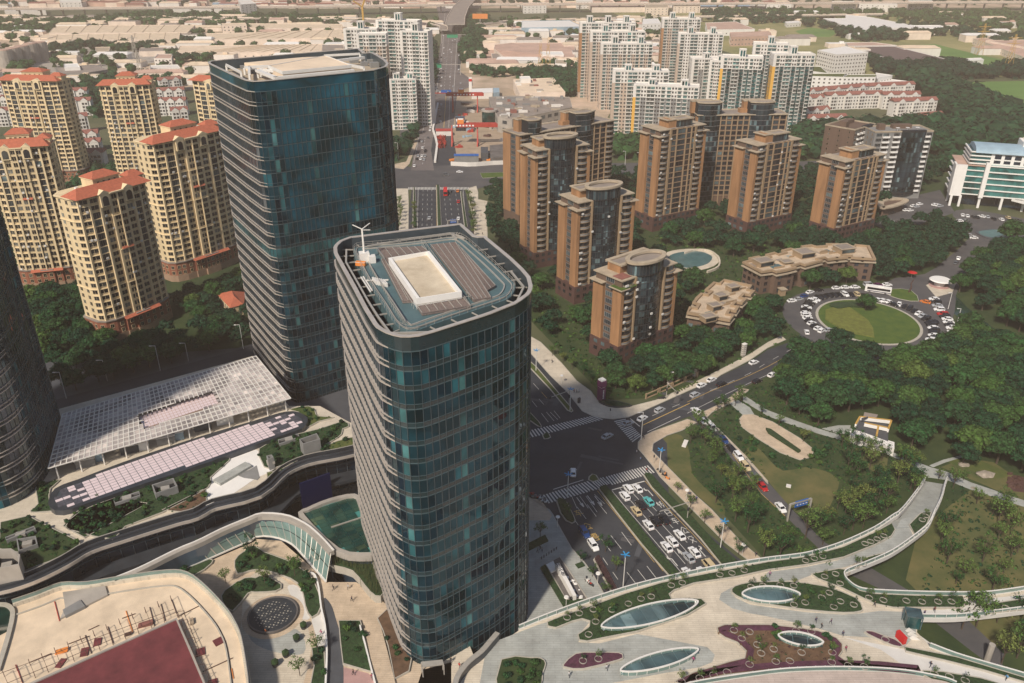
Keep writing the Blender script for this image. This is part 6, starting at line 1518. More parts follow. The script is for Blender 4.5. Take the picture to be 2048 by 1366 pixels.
inlay(B3((1655,700),(1670,650),(1760,600),(1780,680),(1900,740),(2045,760))+B4((300,800),(600,820),(740,810),(900,790),(1100,800),(1190,860),(1180,980),(1080,1090),(800,1000),(600,990),(400,930),(200,880),(0,835))+B3((1900,810),(1760,770)),'paving_grey',.024,sm=1)
inlay(B4((0,480),(300,440),(560,385),(850,275),(1010,160),(1060,60),(1230,10),(1130,120),(1160,190),(1100,250),(940,335),(850,360),(620,440),(430,480),(345,505),(240,545),(0,560))+B3((2000,540),),'paving_grey',.028,sm=1)
inlay(B4((1560,690),(1700,700),(2045,660),(2300,620),(2300,700),(2045,705),(1730,745),(1740,815),(1900,800),(1500,840),(1200,840),(1080,790),(1400,780),(1560,770)),'paving_pale',.03,sm=0)
inlay(B4((600,1000),(1100,1100),(1500,1200),(2045,1366),(2300,1450),(2300,1600),(1700,1366),(1100,1240),(900,1100)),'paving_pale',.026,sm=0)
DB=[]
def dbed(pts,m,lab,h=.45,sm=2):q=bed(pts,m,DZ,h,sm=sm,label=lab);DB.append(q);return q
dbed(B3((285,890),(420,835),(640,760),(900,665),(1200,575),(1500,515),(2045,410))+B4((300,370),(600,290),(850,175),(985,100),(1010,150),(980,200),(850,268),(600,368),(300,428),(0,468))+B3((1800,522),(1450,575),(1290,632),(1250,665),(1270,705),(1400,700),(1510,705),(1545,740),(1400,828),(1000,960),(700,1018),(600,1040),(540,1030),(530,990),(620,930),(625,880),(560,860),(480,880),(350,932),(290,920)),'hedge','long planted bed along the north railing of the pedestrian deck',sm=1)
dbed(B3((415,1230),(510,1145),(650,1135),(850,1137),(880,1165),(850,1190),(570,1260),(440,1250)),'purple_bed','lens-shaped purple flower bed with two ringed saplings on the deck')
dbed(B3((-80,1190),(150,1178),(230,1182),(265,1220),(240,1300),(200,1420),(-100,1500)),'garden_soil','round brown bush bed on the deck just right of the tower foot')
dbed(B3((1758,650),(1780,605),(1900,575))+B4((0,570),(180,570),(450,605),(690,695),(745,770),(735,800),(600,812),(300,788),(0,745))+B3((1950,735),(1840,700)),'hedge','large green teardrop bed round the right oval skylight on the deck')
dbed(B3((1640,935),(1700,912),(2045,912))+B4((200,932),(400,962),(540,1015),(588,1065),(588,1120),(560,1160),(620,1205),(850,1225),(1180,1255),(1220,1290),(900,1258),(600,1250),(300,1256),(0,1272))+B3((1700,1310),(1450,1366),(1300,1366),(1450,1295),(1750,1205),(1860,1180),(1872,1120),(1800,1050),(1700,1010),(1650,975)),'brown_bed','big reddish-brown bed with a purple rim round the lowest oval skylight',sm=1)
dbed(B4((350,505),(430,490),(560,465),(612,470),(618,530),(660,585),(730,640),(850,665),(1200,680),(1550,682),(1572,740),(1545,770),(1000,770),(850,740),(600,618),(400,540)),'hedge','wedge-shaped green bed behind the tip of the deck opening',sm=1)
dbed(B4((1730,755),(1780,745),(2045,705),(2300,660),(2300,760),(2045,785),(1740,815)),'hedge','green bed beside the right border on the deck',sm=1)
dbed(B4((1130,110),(1220,20),(1300,10),(1260,110),(1170,185)),'hedge','narrow green bed on the inner side of the curved ramp',sm=1)
dbed(B4((690,440),(800,370),(940,335),(900,365),(780,410),(710,445)),'hedge','small planted triangle beside the inner railing of the ramp',sm=1)
dbed(B4((775,968),(830,965),(920,1000),(1010,1030),(1070,1080),(1000,1075),(850,1010)),'purple_bed','narrow red-purple bed left of the escalator head')
dbed(B4((1090,1090),(1200,1110),(1500,1170),(1750,1245),(2045,1335),(2045,1366),(1700,1265),(1400,1190),(1100,1120)),'hedge','thin green strip along the south railing of the deck',sm=1)
dbed(B4((1240,1280),(1400,1290),(1700,1340),(1900,1400),(1400,1400),(1240,1310)),'hedge','dark bed with ringed trees at the bottom of the deck',sm=1)
b=MB();b.m('purple_bed').band(ccw(offset(DB[4],-.3)),DZ+.45,DZ+.62,-1.5,0);o=link('flower_rim',b.mesh('flower_rim'),kind='stuff');o['label']='purple flower rim of the reddish-brown bed';o['category']='flowers'
def oval_skylight(c,rl,rw,angd,lab,fl=None):
 """c: sight-line point of the centre; a leaf-shaped glass balustrade round a sunken glass floor"""
 cx_,cy_=G(*c,DZ+1.2);a=R(angd);n=44
 pts=[(cx_+rl*math.cos(u)*math.cos(a)-rw*math.sin(u)*(abs(math.sin(u))**.35)*math.sin(a),cy_+rl*math.cos(u)*math.sin(a)+rw*math.sin(u)*(abs(math.sin(u))**.35)*math.cos(a)) for u in[2*math.pi*i/n for i in range(n)]]
 t=thing('oval_skylight',lab,'skylight',(cx_,cy_,DZ));pts=ccw(pts)
 b=MB();b.m('rail_glass').band(pts,DZ,DZ+1.2,-.04,.04);b.m('white_metal').band(pts,DZ+1.2,DZ+1.42,-.14,.22)
 for i in range(0,n,2):b.box(pts[i][0],pts[i][1],DZ,.1,.1,1.2)
 part('glass_balustrade',b,t)
 b=MB();b.m('deck_blue').prism(offset(pts,-.1),DZ-.2,DZ+.62);b.m('skylight_grey')
 k=int(2*rl/2.6)
 for i in range(k):
  u=-rl+(i+.5)*2*rl/k;hw_=rw*max(0,1-(u/rl)**2)**.67*.86
  if hw_>.5:
   f=lambda x,y:(cx_+x*math.cos(a)-y*math.sin(a),cy_+x*math.sin(a)+y*math.cos(a));w2=rl/k-.08
   b.face([(*f(u-w2,-hw_),DZ+.66),(*f(u+w2,-hw_),DZ+.66),(*f(u+w2,hw_),DZ+.66),(*f(u-w2,hw_),DZ+.66)])
 part('glass_floor',b,t);return pts
def ang_of(p,q):a_,c_=GL([p,q],DZ+1.3);return math.degrees(math.atan2(c_[1]-a_[1],c_[0]-a_[0])),math.dist(a_,c_)/2
for(p_,q_,w_,lab) in((B3((722,912))[0],B3((1492,712))[0],2.9,'large leaf-shaped glass skylight in the long green bed of the deck'),(B3((872,1265))[0],B3((1492,1095))[0],2.0,'narrow leaf-shaped skylight on grey paving at the bottom of the deck'),(B3((1840,655))[0],B4((255,655))[0],2.6,'oval glass skylight in the teardrop bed of the deck'),(B4((82,985))[0],B4((440,1040))[0],1.9,'small oval skylight in the reddish-brown bed')):
 an,rl=ang_of(p_,q_);oval_skylight(((p_[0]+q_[0])/2,(p_[1]+q_[1])/2),rl,w_,an,lab)
arc=[(*G(*p,DZ),DZ) for p in B3((1300,1420),(1500,1366),(2045,1285))+B4((300,1262),(600,1257),(900,1267),(1150,1292),(1400,1342),(1500,1380))]
t2=thing('sunken_court','curved glass balustrade round a pale pink sunken court at the bottom edge','court',(*arc[0][:2],0));railing(arc,'glass_railing',t2)
b=MB();b.m('court_floor').flat([(p[0],p[1]-1) for p in arc]+[(arc[-1][0],60),(arc[0][0],60)],7.2);part('court_floor',b,t2)
ringmb=MB();n_=18;pr=[(.85*math.cos(2*math.pi*i/n_),.85*math.sin(2*math.pi*i/n_)) for i in range(n_)]
ringmb.m('concrete').band(pr,0,.25,-.04,.04);RING=ringmb.mesh('tree_ring')
RINGS=B3((440,842),(537,808),(650,778),(798,780),(930,732),(1030,692),(1112,675),(1272,585),(668,875),(612,978),(567,1188),(690,1172),(1360,565),(1660,500),(1757,487),(1855,465),(1910,598),(2005,588),(1772,945),(1898,957),(1835,1010),(1960,1060),(1990,1128),(1898,1218),(1718,1280),(1610,1305),(1500,1328),(1352,1355))+B4((300,388),(370,370),(437,355),(820,235),(872,215),(925,190),(775,252),(98,583),(205,588),(490,645),(430,682),(578,713),(525,758),(297,722),(207,740),(685,740),(540,493),(452,515),(575,570),(808,685),(922,703),(1105,708),(1230,716),(1358,716),(1465,715),(1788,768),(1900,765),(1232,62),(1258,30),(225,950),(345,955),(937,1018),(45,1095),(268,1122),(513,1122),(62,1195),(175,1190),(508,1200),(642,1228),(770,1237),(1328,1295),(1450,1315),(1575,1345),(760,415),(705,430))
DTREES=[]
for i,p_ in enumerate(RINGS):
 x,y=G(*p_,DZ+.6)
 o=link('tree_ring',RING,None,(x,y,DZ+.48));o['label']='low white ring round a sapling in the planted beds of the deck';o['category']='tree ring';o['group']='white tree rings on the pedestrian deck'
 DTREES.append((x,y))
#  LOW BUILDINGS
H5=lambda*p:Q(1860,240,.17570,p)
def hotel():
 o=G(*H5((280,900))[0],0);o=(272.0,497.0);a=R(-18);F_=loc_frame(o,a)
 t=thing('hotel','white and teal hotel with banded glass floors and barrel roof at the right border','hotel',(*F_(40,10),0));BLOCK.append(rect(F_,-6,-5,120,45))
 z0,fh=7.5,3.7;nf=5
 b=MB();b.m('teal_glass').prism(rect(F_,17,0,110,26),z0,z0+nf*fh);b.prism(rect(F_,1,2,16,26),z0,z0+nf*fh-1);b.m('mall_glass').prism(rect(F_,3,5,110,26),0,z0);part('glazed_wall',b,t)
 b=MB();b.m('white_clean')
 for k in range(nf+1):
  z=z0+k*fh;b.prism(rect(F_,16,-.8,112,0),z-.3,z+.3,bot=True)
  if k<nf:b.prism(rect(F_,4.5,1.2,15,2),z-.25,z+.25,bot=True);b.prism(rect(F_,-.8,6,1,24),z-.4,z+.3,bot=True)
 part('floor_band',b,t)
 b=MB();b.m('white_clean').prism(rect(F_,-.5,-1.0,5,1.2),z0-1,z0+nf*fh-.5,bot=True);b.prism(rect(F_,14.6,-2.2,17,0.2),z0-1,z0+nf*fh+2,bot=True)
 b.prism(rect(F_,-1.5,-1.0,-.4,8),z0-1,z0+nf*fh-.5,bot=True);b.m('roof_pink').prism(rect(F_,-.4,1.2,15,26),z0+nf*fh-1,z0+nf*fh-.6);part('end_wall',b,t)
 b=MB();b.m('white_clean')
 for x in(0,5,15.8,28,40,52,64,76,88):q=F_(x,-.6);b.box(q[0],q[1],0,1.3,1.3,z0-.5,a)
 for x in(0,):q=F_(x,10);b.box(q[0],q[1],0,1.2,1.2,z0,a)
 part('column',b,t)
 zt=z0+nf*fh
 b=MB();b.m('white_clean').prism(rect(F_,17,3,110,25),zt,zt+7.5)
 for i in range(14):
  for z1,hh in((zt+.9,1.9),(zt+3.6,2.6)):
   b.m('mall_glass');p0,p1=F_(19+i*5.4,2.95),F_(22.6+i*5.4,2.95);b.face([(*p0,z1),(*p1,z1),(*p1,z1+hh),(*p0,z1+hh)])
 part('upper_storeys',b,t)
 b=MB();b.m('roof_blue');n=10;secs=[]
 for x in(8,110):secs.append([(*F_(x,13+11.5*math.cos(math.pi*i/n)),zt+7.0+3.6*math.sin(math.pi*i/n)) for i in range(n+1)])
 b.loft(secs);b.m('white_clean')
 for xx in(8,15.5):b.loft([[(*F_(xx,13+r_*math.cos(math.pi*i/n)),zt+6.8+(r_-8)*math.sin(math.pi*i/n)) for i in range(n+1)]for r_ in(12.2,12.2)],cap=False)
 part('barrel_roof',b,t)
 b=MB();b.m('teal_glass').prism(rect(F_,6,3,17,24),zt-1,zt+7.2);b.m('white_clean')
 for k in range(4):b.prism(rect(F_,5.2,2.4,17,3),zt+k*2.3,zt+k*2.3+.7,bot=True);b.prism(rect(F_,5.2,2.4,6,24),zt+k*2.3,zt+k*2.3+.7,bot=True)
 part('rounded_end',b,t)
 b=MB();b.m('white_clean').prism(rect(F_,34,10,80,24),zt+7,zt+13);b.m('roof_tan');b.loft([[(*F_(36,10),zt+13),(*F_(36,24),zt+13),(*F_(44,20),zt+24),(*F_(44,14),zt+24)],[(*F_(80,10),zt+13),(*F_(80,24),zt+13),(*F_(80,20),zt+24),(*F_(80,14),zt+24)]]);part('roof_cabin',b,t)
 cp=smooth([F_(33,-2),F_(42,-9),(F_(54,-15)),F_(70,-17),F_(90,-12),F_(100,-2)],4,False);b=MB();b.m('paving_pale').prism(cp,6.6,7.2,bot=True);b.m('white_clean').band(cp,6.4,7.6,-.2,.5,closed=False);part('entrance_canopy',b,t)
hotel()
def terrace_house(pts,h,lab,boxes,wall='brown_wall'):
 q=ccw(GL(pts,h)) if len(pts)>9 else ccw(stepped(pts,boxes[0][5],boxes[0][6],1.3,h));boxes=[b_[:5]for b_ in boxes];t=thing('villa',lab,'villa',(*cen(q),0));BLOCK.append(offset(q,1))
 b=MB();b.m(wall).prism(q,0,h);part('wall',b,t)
 b=MB();b.m('tan_trim').band(q,h,h+1.0,-.5,.9);b.m('roof_slab').band(q,h-1.4,h-.9,-.3,1.3);b.m('paving_tan').prism(offset(q,-.5),h,h+.05)
 part('parapet',b,t)
 recs=[]
 for i in range(len(q)):
  l=math.dist(q[i],q[(i+1)%len(q)])
  if l>4:win_rows(recs,q[i],q[(i+1)%len(q)],even(l,int(l/3.2)),[1.0+3.2*k for k in range(int(h/3.3))],2.0,1.9,'dark',.03)
 place_windows(t,recs)
 for(c,sx,sy,hh,a) in boxes:
  x,y=G(*c,h+hh);b=MB();b.m('tan_trim').box(x,y,h,sx,sy,hh,a);b.m('roof_grey').box(x,y,h+hh,sx-.8,sy-.8,.1,a);b.m('roof_slab');F_=loc_frame((x,y),a);b.band(ccw(rect(F_,-sx/2,-sy/2,sx/2,sy/2)),h+hh,h+hh+.3,-.4,.5);b.m('bay_glass')
  p0,p1=F_(-sx/2+.4,-sy/2-.04),F_(sx/2-.4,-sy/2-.04);b.face([(*p0,h+.5),(*p1,h+.5),(*p1,h+hh-.5),(*p0,h+hh-.5)]);part('roof_cabin',b,t)
 r_=random.Random(len(pts));xs_=[p[0]for p in q];ys_=[p[1]for p in q];m_=offset(q,-1.2);am=boxes[0][4]
 for k_ in range(60):
  c=(r_.uniform(min(xs_),max(xs_)),r_.uniform(min(ys_),max(ys_)));sx,sy=r_.uniform(3,6),r_.uniform(2.5,5);F_=loc_frame(c,am);R_=rect(F_,-sx/2,-sy/2,sx/2,sy/2)
  if k_<60 and all(inside(p_,m_) for p_ in R_):
   b=MB();b.m(['roof_grey','paving_grey','deck_blue','paving_tan','roof_slab'][k_%5]).prism(R_,h+.04,h+.12+k_*.004);b.m('tan_trim').bar((*R_[0],h+.5),(*R_[1],h+.5),.2,.9);part('roof_terrace',b,t)
 return t
V6=lambda*p:Q(1024,342,A4,p);V7=lambda*p:Q(1536,342,A4,p)
def stepped(axis,w_,n,amp,z):
 q=resample(smooth(GL(axis,z),4,False),math.fsum(math.dist(a_,b_) for a_,b_ in zip(GL(axis,z),GL(axis,z)[1:]))/n);N_=normals(q,False);L_,R_=[],[]
 for i in range(len(q)-1):
  o1,o2=w_/2+(amp if i%2 else-amp),w_/2+(-amp if i%3==0 else amp)
  for p_ in(q[i],q[i+1]):L_.append((p_[0]-N_[i][0]*o1,p_[1]-N_[i][1]*o1));R_.append((p_[0]+N_[i][0]*o2,p_[1]+N_[i][1]*o2))
 return L_+R_[::-1]
terrace_house(V6((1800,905),(1730,975),(1640,1060),(1570,1170)),10,'low stepped villa block with square tan parapets among the estate trees',[(V6((1765,915))[0],5,4,2.4,.45,15,8),(V6((1670,985))[0],5,4,2.4,.45),(V6((1620,1065))[0],5,4,2.4,.45),(V6((1570,1155))[0],6,4,2.2,.45)])
terrace_house(V6((1925,775),)+V7((80,735),(330,670),(560,645),(820,660)),11,'long curved low clubhouse with tan parapets and square roof cabins beside the parked cars',[(V7((290,640))[0],8,7,2.6,.35,16,12),(V7((610,605))[0],8,7,2.6,.3),(V6((2010,710))[0],8,6,2.6,.4),(V7((150,720))[0],5,4,1.2,.3)])
pl_=smooth(ccw(GL(V6((1250,690),(1330,650),(1480,640),(1560,660),(1600,690),(1560,740),(1440,770),(1340,760)),.3)),3)
b=MB();b.m('paving_cream').prism(offset(pl_,4),0,.2);b.m('pool_water').prism(pl_,.1,.3);solo('swimming_pool',b,'freeform turquoise pool with a tan surround behind the nearest oval-roofed tower','pool');BLOCK.append(offset(pl_,5))
b=MB();b.m('paving_cream').band(smooth(GL(V6((1380,650),(1480,625),(1580,635),(1650,690),(1650,760),(1560,800)),1),3,False),0,1.2,-.4,.4,closed=False);solo('garden_wall',b,'curved pale garden wall round the turquoise pool','wall')
oc=smooth(ccw(GL(V7((885,240),(960,215),(1080,215),(1120,235),(1060,265),(960,290),(900,290)),6)),3);b=MB();b.m('roof_slab').band(oc,5.2,6,-3,.5);b.m('brown_wall').prism(offset(oc,-2),0,5.2);solo('entrance_pavilion',b,'leaf-shaped tan canopy roof at the foot of the brick and glass tower','pavilion');BLOCK.append(oc)
def hip_house(pts,h,rise,lab,wall='cream_trim',roof='red_tile',name='gatehouse',cat='house'):
 q=ccw(GL(pts,h));t=thing(name,lab,cat,(*cen(q),0));BLOCK.append(offset(q,1.5));b=MB();b.m(wall).prism(q,0,h);part('wall',b,t);b=MB();b.m(roof);hip(b,q,h,rise,.8,.3);part('roof',b,t)
 recs=[]
 for i in range(4):l=math.dist(q[i],q[(i+1)%4]);win_rows(recs,q[i],q[(i+1)%4],even(l,max(1,int(l/2.4))),[1.2],1.0,2.2,'grey',.03)
 place_windows(t,recs)
hip_house([(437,588),(463,615),(484,609),(488,585)],5,3,'small pale house with a bright orange-red hip roof, beside the tall glass tower')
c=G(1202,800,0);t=thing('sign_tower','purple sign tower with pale top at the corner fountain of the estate','sign',(*c,0))
b=MB();b.m('sign_purple').box(c[0],c[1],0,2.2,2.2,5.6,.6).box(c[0],c[1],5.9,2.4,2.4,2.4,.6);part('body',b,t);b=MB();b.m('white_clean').box(c[0],c[1],8.3,2.1,2.1,.5,.6).box(c[0],c[1],5.6,1.9,1.9,.3,.6);part('cap',b,t)
b=MB();b.m('white_clean');F_=loc_frame(c,.6)
for k in range(6):p0,p1=F_(-.25,-1.14),F_(.3,-1.14);b.face([(*p0,1.2+k*.6),(*p1,1.2+k*.6),(*p1,1.55+k*.6),(*p0,1.55+k*.6)])
part('lettering',b,t)
fq=smooth(ccw(GL(Z4((690,470),(760,460),(860,475),(960,505),(860,520),(760,508)),.5)),3);b=MB();b.m('disc_dark').prism(fq,0,.6);b.m('water').prism(offset(fq,-.4),.3,.62);solo('fountain_basin',b,'dark crescent water basin below the purple sign tower','fountain')
wq=resample(GL(Z4((1070,455),(1300,355),(1450,285),(1480,270)),0),7);k_=0
for i in range(len(wq)-1):
 b=MB();a_,c_=wq[i],wq[i+1];m1=(a_[0]+(c_[0]-a_[0])*.88,a_[1]+(c_[1]-a_[1])*.88);b.m('tan_trim').bar((*a_,.2),(*m1,.2),.35,.4);b.bar((*a_,2.0),(*m1,2.0),.4,.25);b.box(a_[0],a_[1],0,.5,.5,2.3,.6);b.box(m1[0],m1[1],0,.5,.5,2.3,.6)
 solo('garden_wall',b,'open-framed tan boundary wall section along the side street','wall',group='boundary wall sections of the estate')
wq=resample(GL(Z4((380,90),(520,190),(700,330),(735,395),(900,395)),0),8)
for i in range(len(wq)-1):
 b=MB();a_,c_=wq[i],wq[i+1];b.m('hedge').bar((*a_,.6),(*c_,.6),1.4,1.2);solo('hedge',b,'clipped hedge section behind the tan corner pavement','hedge',group='hedge sections behind the corner pavement')
for i,(u,v) in enumerate(((1258,310),(1455,245),(1845,80))):
 c=G(*Z4((u,v+30))[0],0);b=MB();b.m('concrete').box(c[0],c[1],0,1.6,1.2,5.2,.6);b.m('white_wall').box(c[0],c[1],5.2,1.9,1.5,.3,.6)
 for k in range(5):b.box(c[0],c[1],.8+k*.9,1.75,1.35,.12,.6)
 solo('gate_pillar',b,'tall ribbed concrete pillar on the estate boundary, %s one along the side street'%['leftmost','middle','rightmost'][i],'pillar')
P5=lambda*p:Q(1536,684,A4,p)
q=GL(P5((650,740),(690,640),(740,590),(990,620),(970,800),(1010,850)),0)
t=thing('park_pavilion','small white pavilion with yellow-edged fins and blue patches beside the park path','pavilion',(*cen(q),0));BLOCK.append(offset(ccw(q),2))
def pq(*p,z=0):return GL(P5(*p),z)
b=MB();b.m('white_clean').prism(pq((645,740),(660,690),(1010,800),(1010,850),z=3),0,3);b.m('pool_water').prism(pq((735,745),(765,752),(765,775),(738,768),z=3.05),3.0,3.05);b.prism(pq((808,770),(842,780),(842,800),(810,792),z=3.05),3,3.05);part('front_block',b,t)
b=MB();b.m('paving_dark').prism(pq((690,690),(720,620),(960,640),(960,790),z=3.2),0,3.2);b.m('roof_grey').prism(pq((770,560),(880,580),(860,610),(760,600),z=3.4),0,3.4);part('roof',b,t)
b=MB();b.m('white_clean');
for p_,q_ in(((735,600),(985,630)),((735,600),(700,660)),((985,630),(960,700)),((770,650),(960,690)),((880,680),(865,760))):
 a_,c_=pq(p_,q_,z=4.6);b.m('white_clean').bar((*a_,4.2),(*c_,4.2),.5,1.3);b.m('crane_yellow').bar((*a_,4.9),(*c_,4.9),.6,.12)
part('fin',b,t)
b=MB();b.m('paving_dark').box(*G(*P5((772,612))[0],5),4.9,2.6,.4,.5,.4);part('lettering',b,t)
for(u,v,s_) in((1565,985,2.2),(1735,1065,3.2),(1640,1170,1.0)):
 c=G(*P5((u,v))[0]);b=MB();b.m('rock');vs,fs=ICO;r_=random.Random(u);b.faces([(c[0]+x*s_*r_.uniform(.8,1.2),c[1]+y*s_*.6*r_.uniform(.8,1.2),.2+z*s_*.4) for x,y,z in vs],fs);solo('boulder',b,{2.2:'dark boulder on the small green lawn at the right',3.2:'pale flat boulder on the lawn beside the right park path',1.0:'small boulder beside the right park path'}[s_],'boulder')
b=MB();b.m('dark_brown').prism(pq((1900,1120),(1960,1060),(2045,1080),(2045,1200),(1960,1190),z=.1),0,.1);b.m('scaffold')
for k in range(14):c=G(*P5((1930+(k*37)%110,1060+(k*53)%110))[0]);b.box(c[0],c[1],0,1.4,.5,.8,k)
solo('rubble_heap',b,'dark heap of timber beside the path at the right border','rubble')
c=G(*B4((1140,900))[0],DZ);t=thing('lift_kiosk','small teal glass lift kiosk on the south edge of the pedestrian deck','kiosk',(*c,DZ))
b=MB();b.m('teal_glass').box(c[0],c[1],DZ,3.0,2.6,3.6,-.2);part('cabin',b,t);b=MB();b.m('skylight_grey').box(c[0],c[1],DZ+3.6,3.6,3.1,.3,-.2)
for sx in(-1.5,1.5):
 for sy in(-1.3,1.3):b.box(c[0]+sx*.98,c[1]+sy-sx*.2,DZ,.2,.2,3.6,-.2)
part('frame',b,t)
s0,s1=G(*B4((1120,990))[0],DZ),G(*B4((1330,1110))[0],2)
t=thing('escalator','teal-railed escalator going down from the lift kiosk with a red banner at its head','escalator',(*s0,DZ))
b=MB();
for o_ in(-1.1,0,1.1):b.m('white_metal').bar((s0[0],s0[1]+o_,DZ+1),(s1[0],s1[1]+o_,2),.15,1.2)
b.m('paving_grey').bar((s0[0],s0[1],DZ+.1),(s1[0],s1[1],1.2),2.2,.4);part('flight',b,t)
b=MB();c=G(*B4((1065,1000))[0],DZ+1);b.m('red_paint').box(c[0],c[1],DZ,.9,2.6,2.0,.3);part('banner',b,t)
X5=B3
q=ccw(GL(X5((270,415),(385,358),(600,690),(430,700)),.3));b=MB();b.m('gravel_dark').prism(q,0,.3);b.m('kerb').band(q,0,.4,-.2,.15);struct('gravel_bed',b)
b=MB();b.m('hedge').prism(GL(X5((228,440),(265,418),(430,700),(590,690),(620,715),(430,780)),.7),0,.7);solo('hedge',b,'L-shaped clipped hedge round the name wall in the tower plaza','hedge')
q=GL(X5((345,412),(378,405),(515,665),(490,672)),2.2);t=thing('name_wall','long low white name wall with dark characters in the tower plaza','sign',(*cen(q),0));b=MB();b.m('white_clean').prism(q,0,2.2);b.prism(GL(X5((272,418),(330,388),(360,460),(310,480)),.8),0,.8);part('wall',b,t)
k=MB();k.m('paving_dark');hd_=pang(X5((352,405))[0],X5((500,668))[0])
for i,ch in enumerate(('zhuan','kou','ru','gong','cao')):
 u,v=365+11.5*i,418+19*i;glyph(k,G(u*A4+1024,v*A4+1024,2.2),hd_+math.pi,(1.3,1.4),CH[ch],.16,2.215)
part('lettering',k,t)
rr_=random.Random(5)
for i in range(26):
 u,v=rr_.uniform(380,560),0;v=470+(u-380)*1.1+rr_.uniform(-40,60);c=G(*X5((u,v))[0],.3)
 if abs((u-420)-(v-530)*.5)<12:continue
 b=MB();b.m('white_clean');vs,fs=ICO;s_=rr_.uniform(.25,.6);b.faces([(c[0]+x*s_,c[1]+y*s_*.8,.4+z*s_*.5) for x,y,z in vs],fs);solo('boulder',b,'small pale stone in the gravel round the plaza name wall','stone',group='pale stones round the name wall')
bq_=ccw(GL(X5((120,250),(265,178),(290,225),(125,305)),.6));b=MB();b.m('hedge').prism(bq_,0,.5);solo('hedge',b,'square lawn bed with one slim tree at the foot of the central tower','hedge')
b=MB();b.m('hedge').prism(GL(X5((505,415),(560,395),(582,425),(530,445)),.5),0,.5);solo('hedge',b,'small square planter beside the left slip lane','hedge')
for i in range(7):
 c=G(*X5((235+i*20,380-i*13))[0]);b=MB();b.m('disc_dark').cyl(c[0],c[1],.15,1.05,.12,.12,8);solo('bollard',b,'dark bollard in a row across the tower plaza','bollard',group='bollards across the tower plaza')
#  ROW HOUSES, SCHOOLS, SHEDS, FAR CITY
def gable_row(p0,p1,h,D_,lab,grp,gables=2,wall='white_wall',roof='roof_redbrown',cap=60,wins=True):
 a_,c_=G(*p0,h),G(*p1,h);l=math.dist(a_,c_);a=math.atan2(c_[1]-a_[1],c_[0]-a_[0]);F_=loc_frame(a_,a)
 D_=8.5;h+=1.5;p0=(p0[0],p0[1]);t=thing('row_house',lab,'row house',(*F_(l/2,D_/2),0),grp);BLOCK.append(rect(F_,-2,-2,l+2,D_+2))
 b=MB();b.m(wall).prism(rect(F_,0,0,l,D_),0,h);part('wall',b,t)
 b=MB();b.m(roof)
 r_=2.6;v=[F_(-.6,-.7),F_(l+.6,-.7),F_(l+.6,D_+.7),F_(-.6,D_+.7)];m1,m2=F_(-.6,D_/2),F_(l+.6,D_/2)
 b.faces([(*v[0],h),(*v[1],h),(*v[2],h),(*v[3],h),(*m1,h+r_),(*m2,h+r_)],[(0,1,5,4),(2,3,4,5),(1,2,5),(3,0,4)])
 for i in range(gables):
  x=l*(i+.5)/gables;g0,g1,g2,g3=F_(x-3.2,-1.1),F_(x+3.2,-1.1),F_(x,-1.1),F_(x,D_/2)
  e0,e1=F_(x-3.2,D_/2-1),F_(x+3.2,D_/2-1)
  b.m(wall);b.prism(rect(F_,x-2.9,-1.0,x+2.9,.3),0,h,top=False);b.face([(*g0,h-.1),(*g1,h-.1),(*g2,h+2.4)]);b.m(roof);b.faces([(*g0,h-.05),(*g2,h+2.5),(*g3,h+2.5),(*e0,h),(*g1,h-.05),(*e1,h)],[(0,1,2,3),(4,5,2,1)])
 part('roof',b,t)
 if wins:
  recs=[];nfl=int(h/3)
  for i in range(gables):win_rows(recs,F_(0,-1.0),F_(l,-1.0),[l*(i+.5)/gables-1.3,l*(i+.5)/gables+1.3],[1.0+3*k for k in range(nfl)],1.8,1.7,'grey',.03)
  win_rows(recs,F_(0,0),F_(l,0),[u for u in even(l,int(l/3)) if min(abs(u-l*(i+.5)/gables) for i in range(gables))>3.4],[1.0+3*k for k in range(nfl)],1.4,1.5,'white',.03)
  place_windows(t,recs,cap)
E6=lambda*p:Q(1536,0,A4,p);E0=lambda*p:Q(0,0,A4,p)
g1='red-roofed row houses right of the white towers'
for i,(p_,q_,gb,where) in enumerate((((815,700),(1175,685),3,'topmost, nearest the school blocks'),((300,745),(800,700),5,'long one under the white school blocks'),((470,775),(920,760),4,'widest one with four gables, centre of the group'),((280,800),(450,790),2,'short one left of the widest row'),((925,770),(1220,765),3,'right of the widest row'),((1010,825),(1355,812),3,'lowest right one with a pink balcony front'),((265,905),(495,885),3,'below the short left one'),((300,960),(630,950),3,'lowest left one above the dark trees'),((1220,945),(1405,930),2,'partly hidden behind the satellite-dish tower'))):
 gable_row(*E6(p_,q_),12 if i<6 else 9,11,'cream row house with red-brown roof, '+where,g1,gb)
g2='red-roofed row houses behind the cream towers'
k=0
for(p_,q_,gb) in(((1270,655),(1450,640),2),((1230,740),(1470,730),3),((1250,820),(1480,815),3),((480,690),(560,680),1),((530,740),(690,735),2),((540,820),(720,815),2),((590,950),(700,940),1),((610,1090),(780,1080),2),((620,1160),(800,1150),2),((640,1240),(820,1235),2),((0,800),(60,800),1),((-40,900),(80,895),1),((1370,900),(1500,890),2),((-60,700),(40,700),1)):
 gable_row(*E0(p_,q_),12,11,'pale row house with red-brown roof between the cream towers, %s'%['first on the right','second on the right','third on the right','first in the left gap','second in the left gap','third in the left gap','fourth in the left gap','fifth in the left gap','sixth in the left gap','seventh in the left gap','first at the border','second at the border','fourth on the right','third at the border'][k],g2,gb,cap=40);k+=1
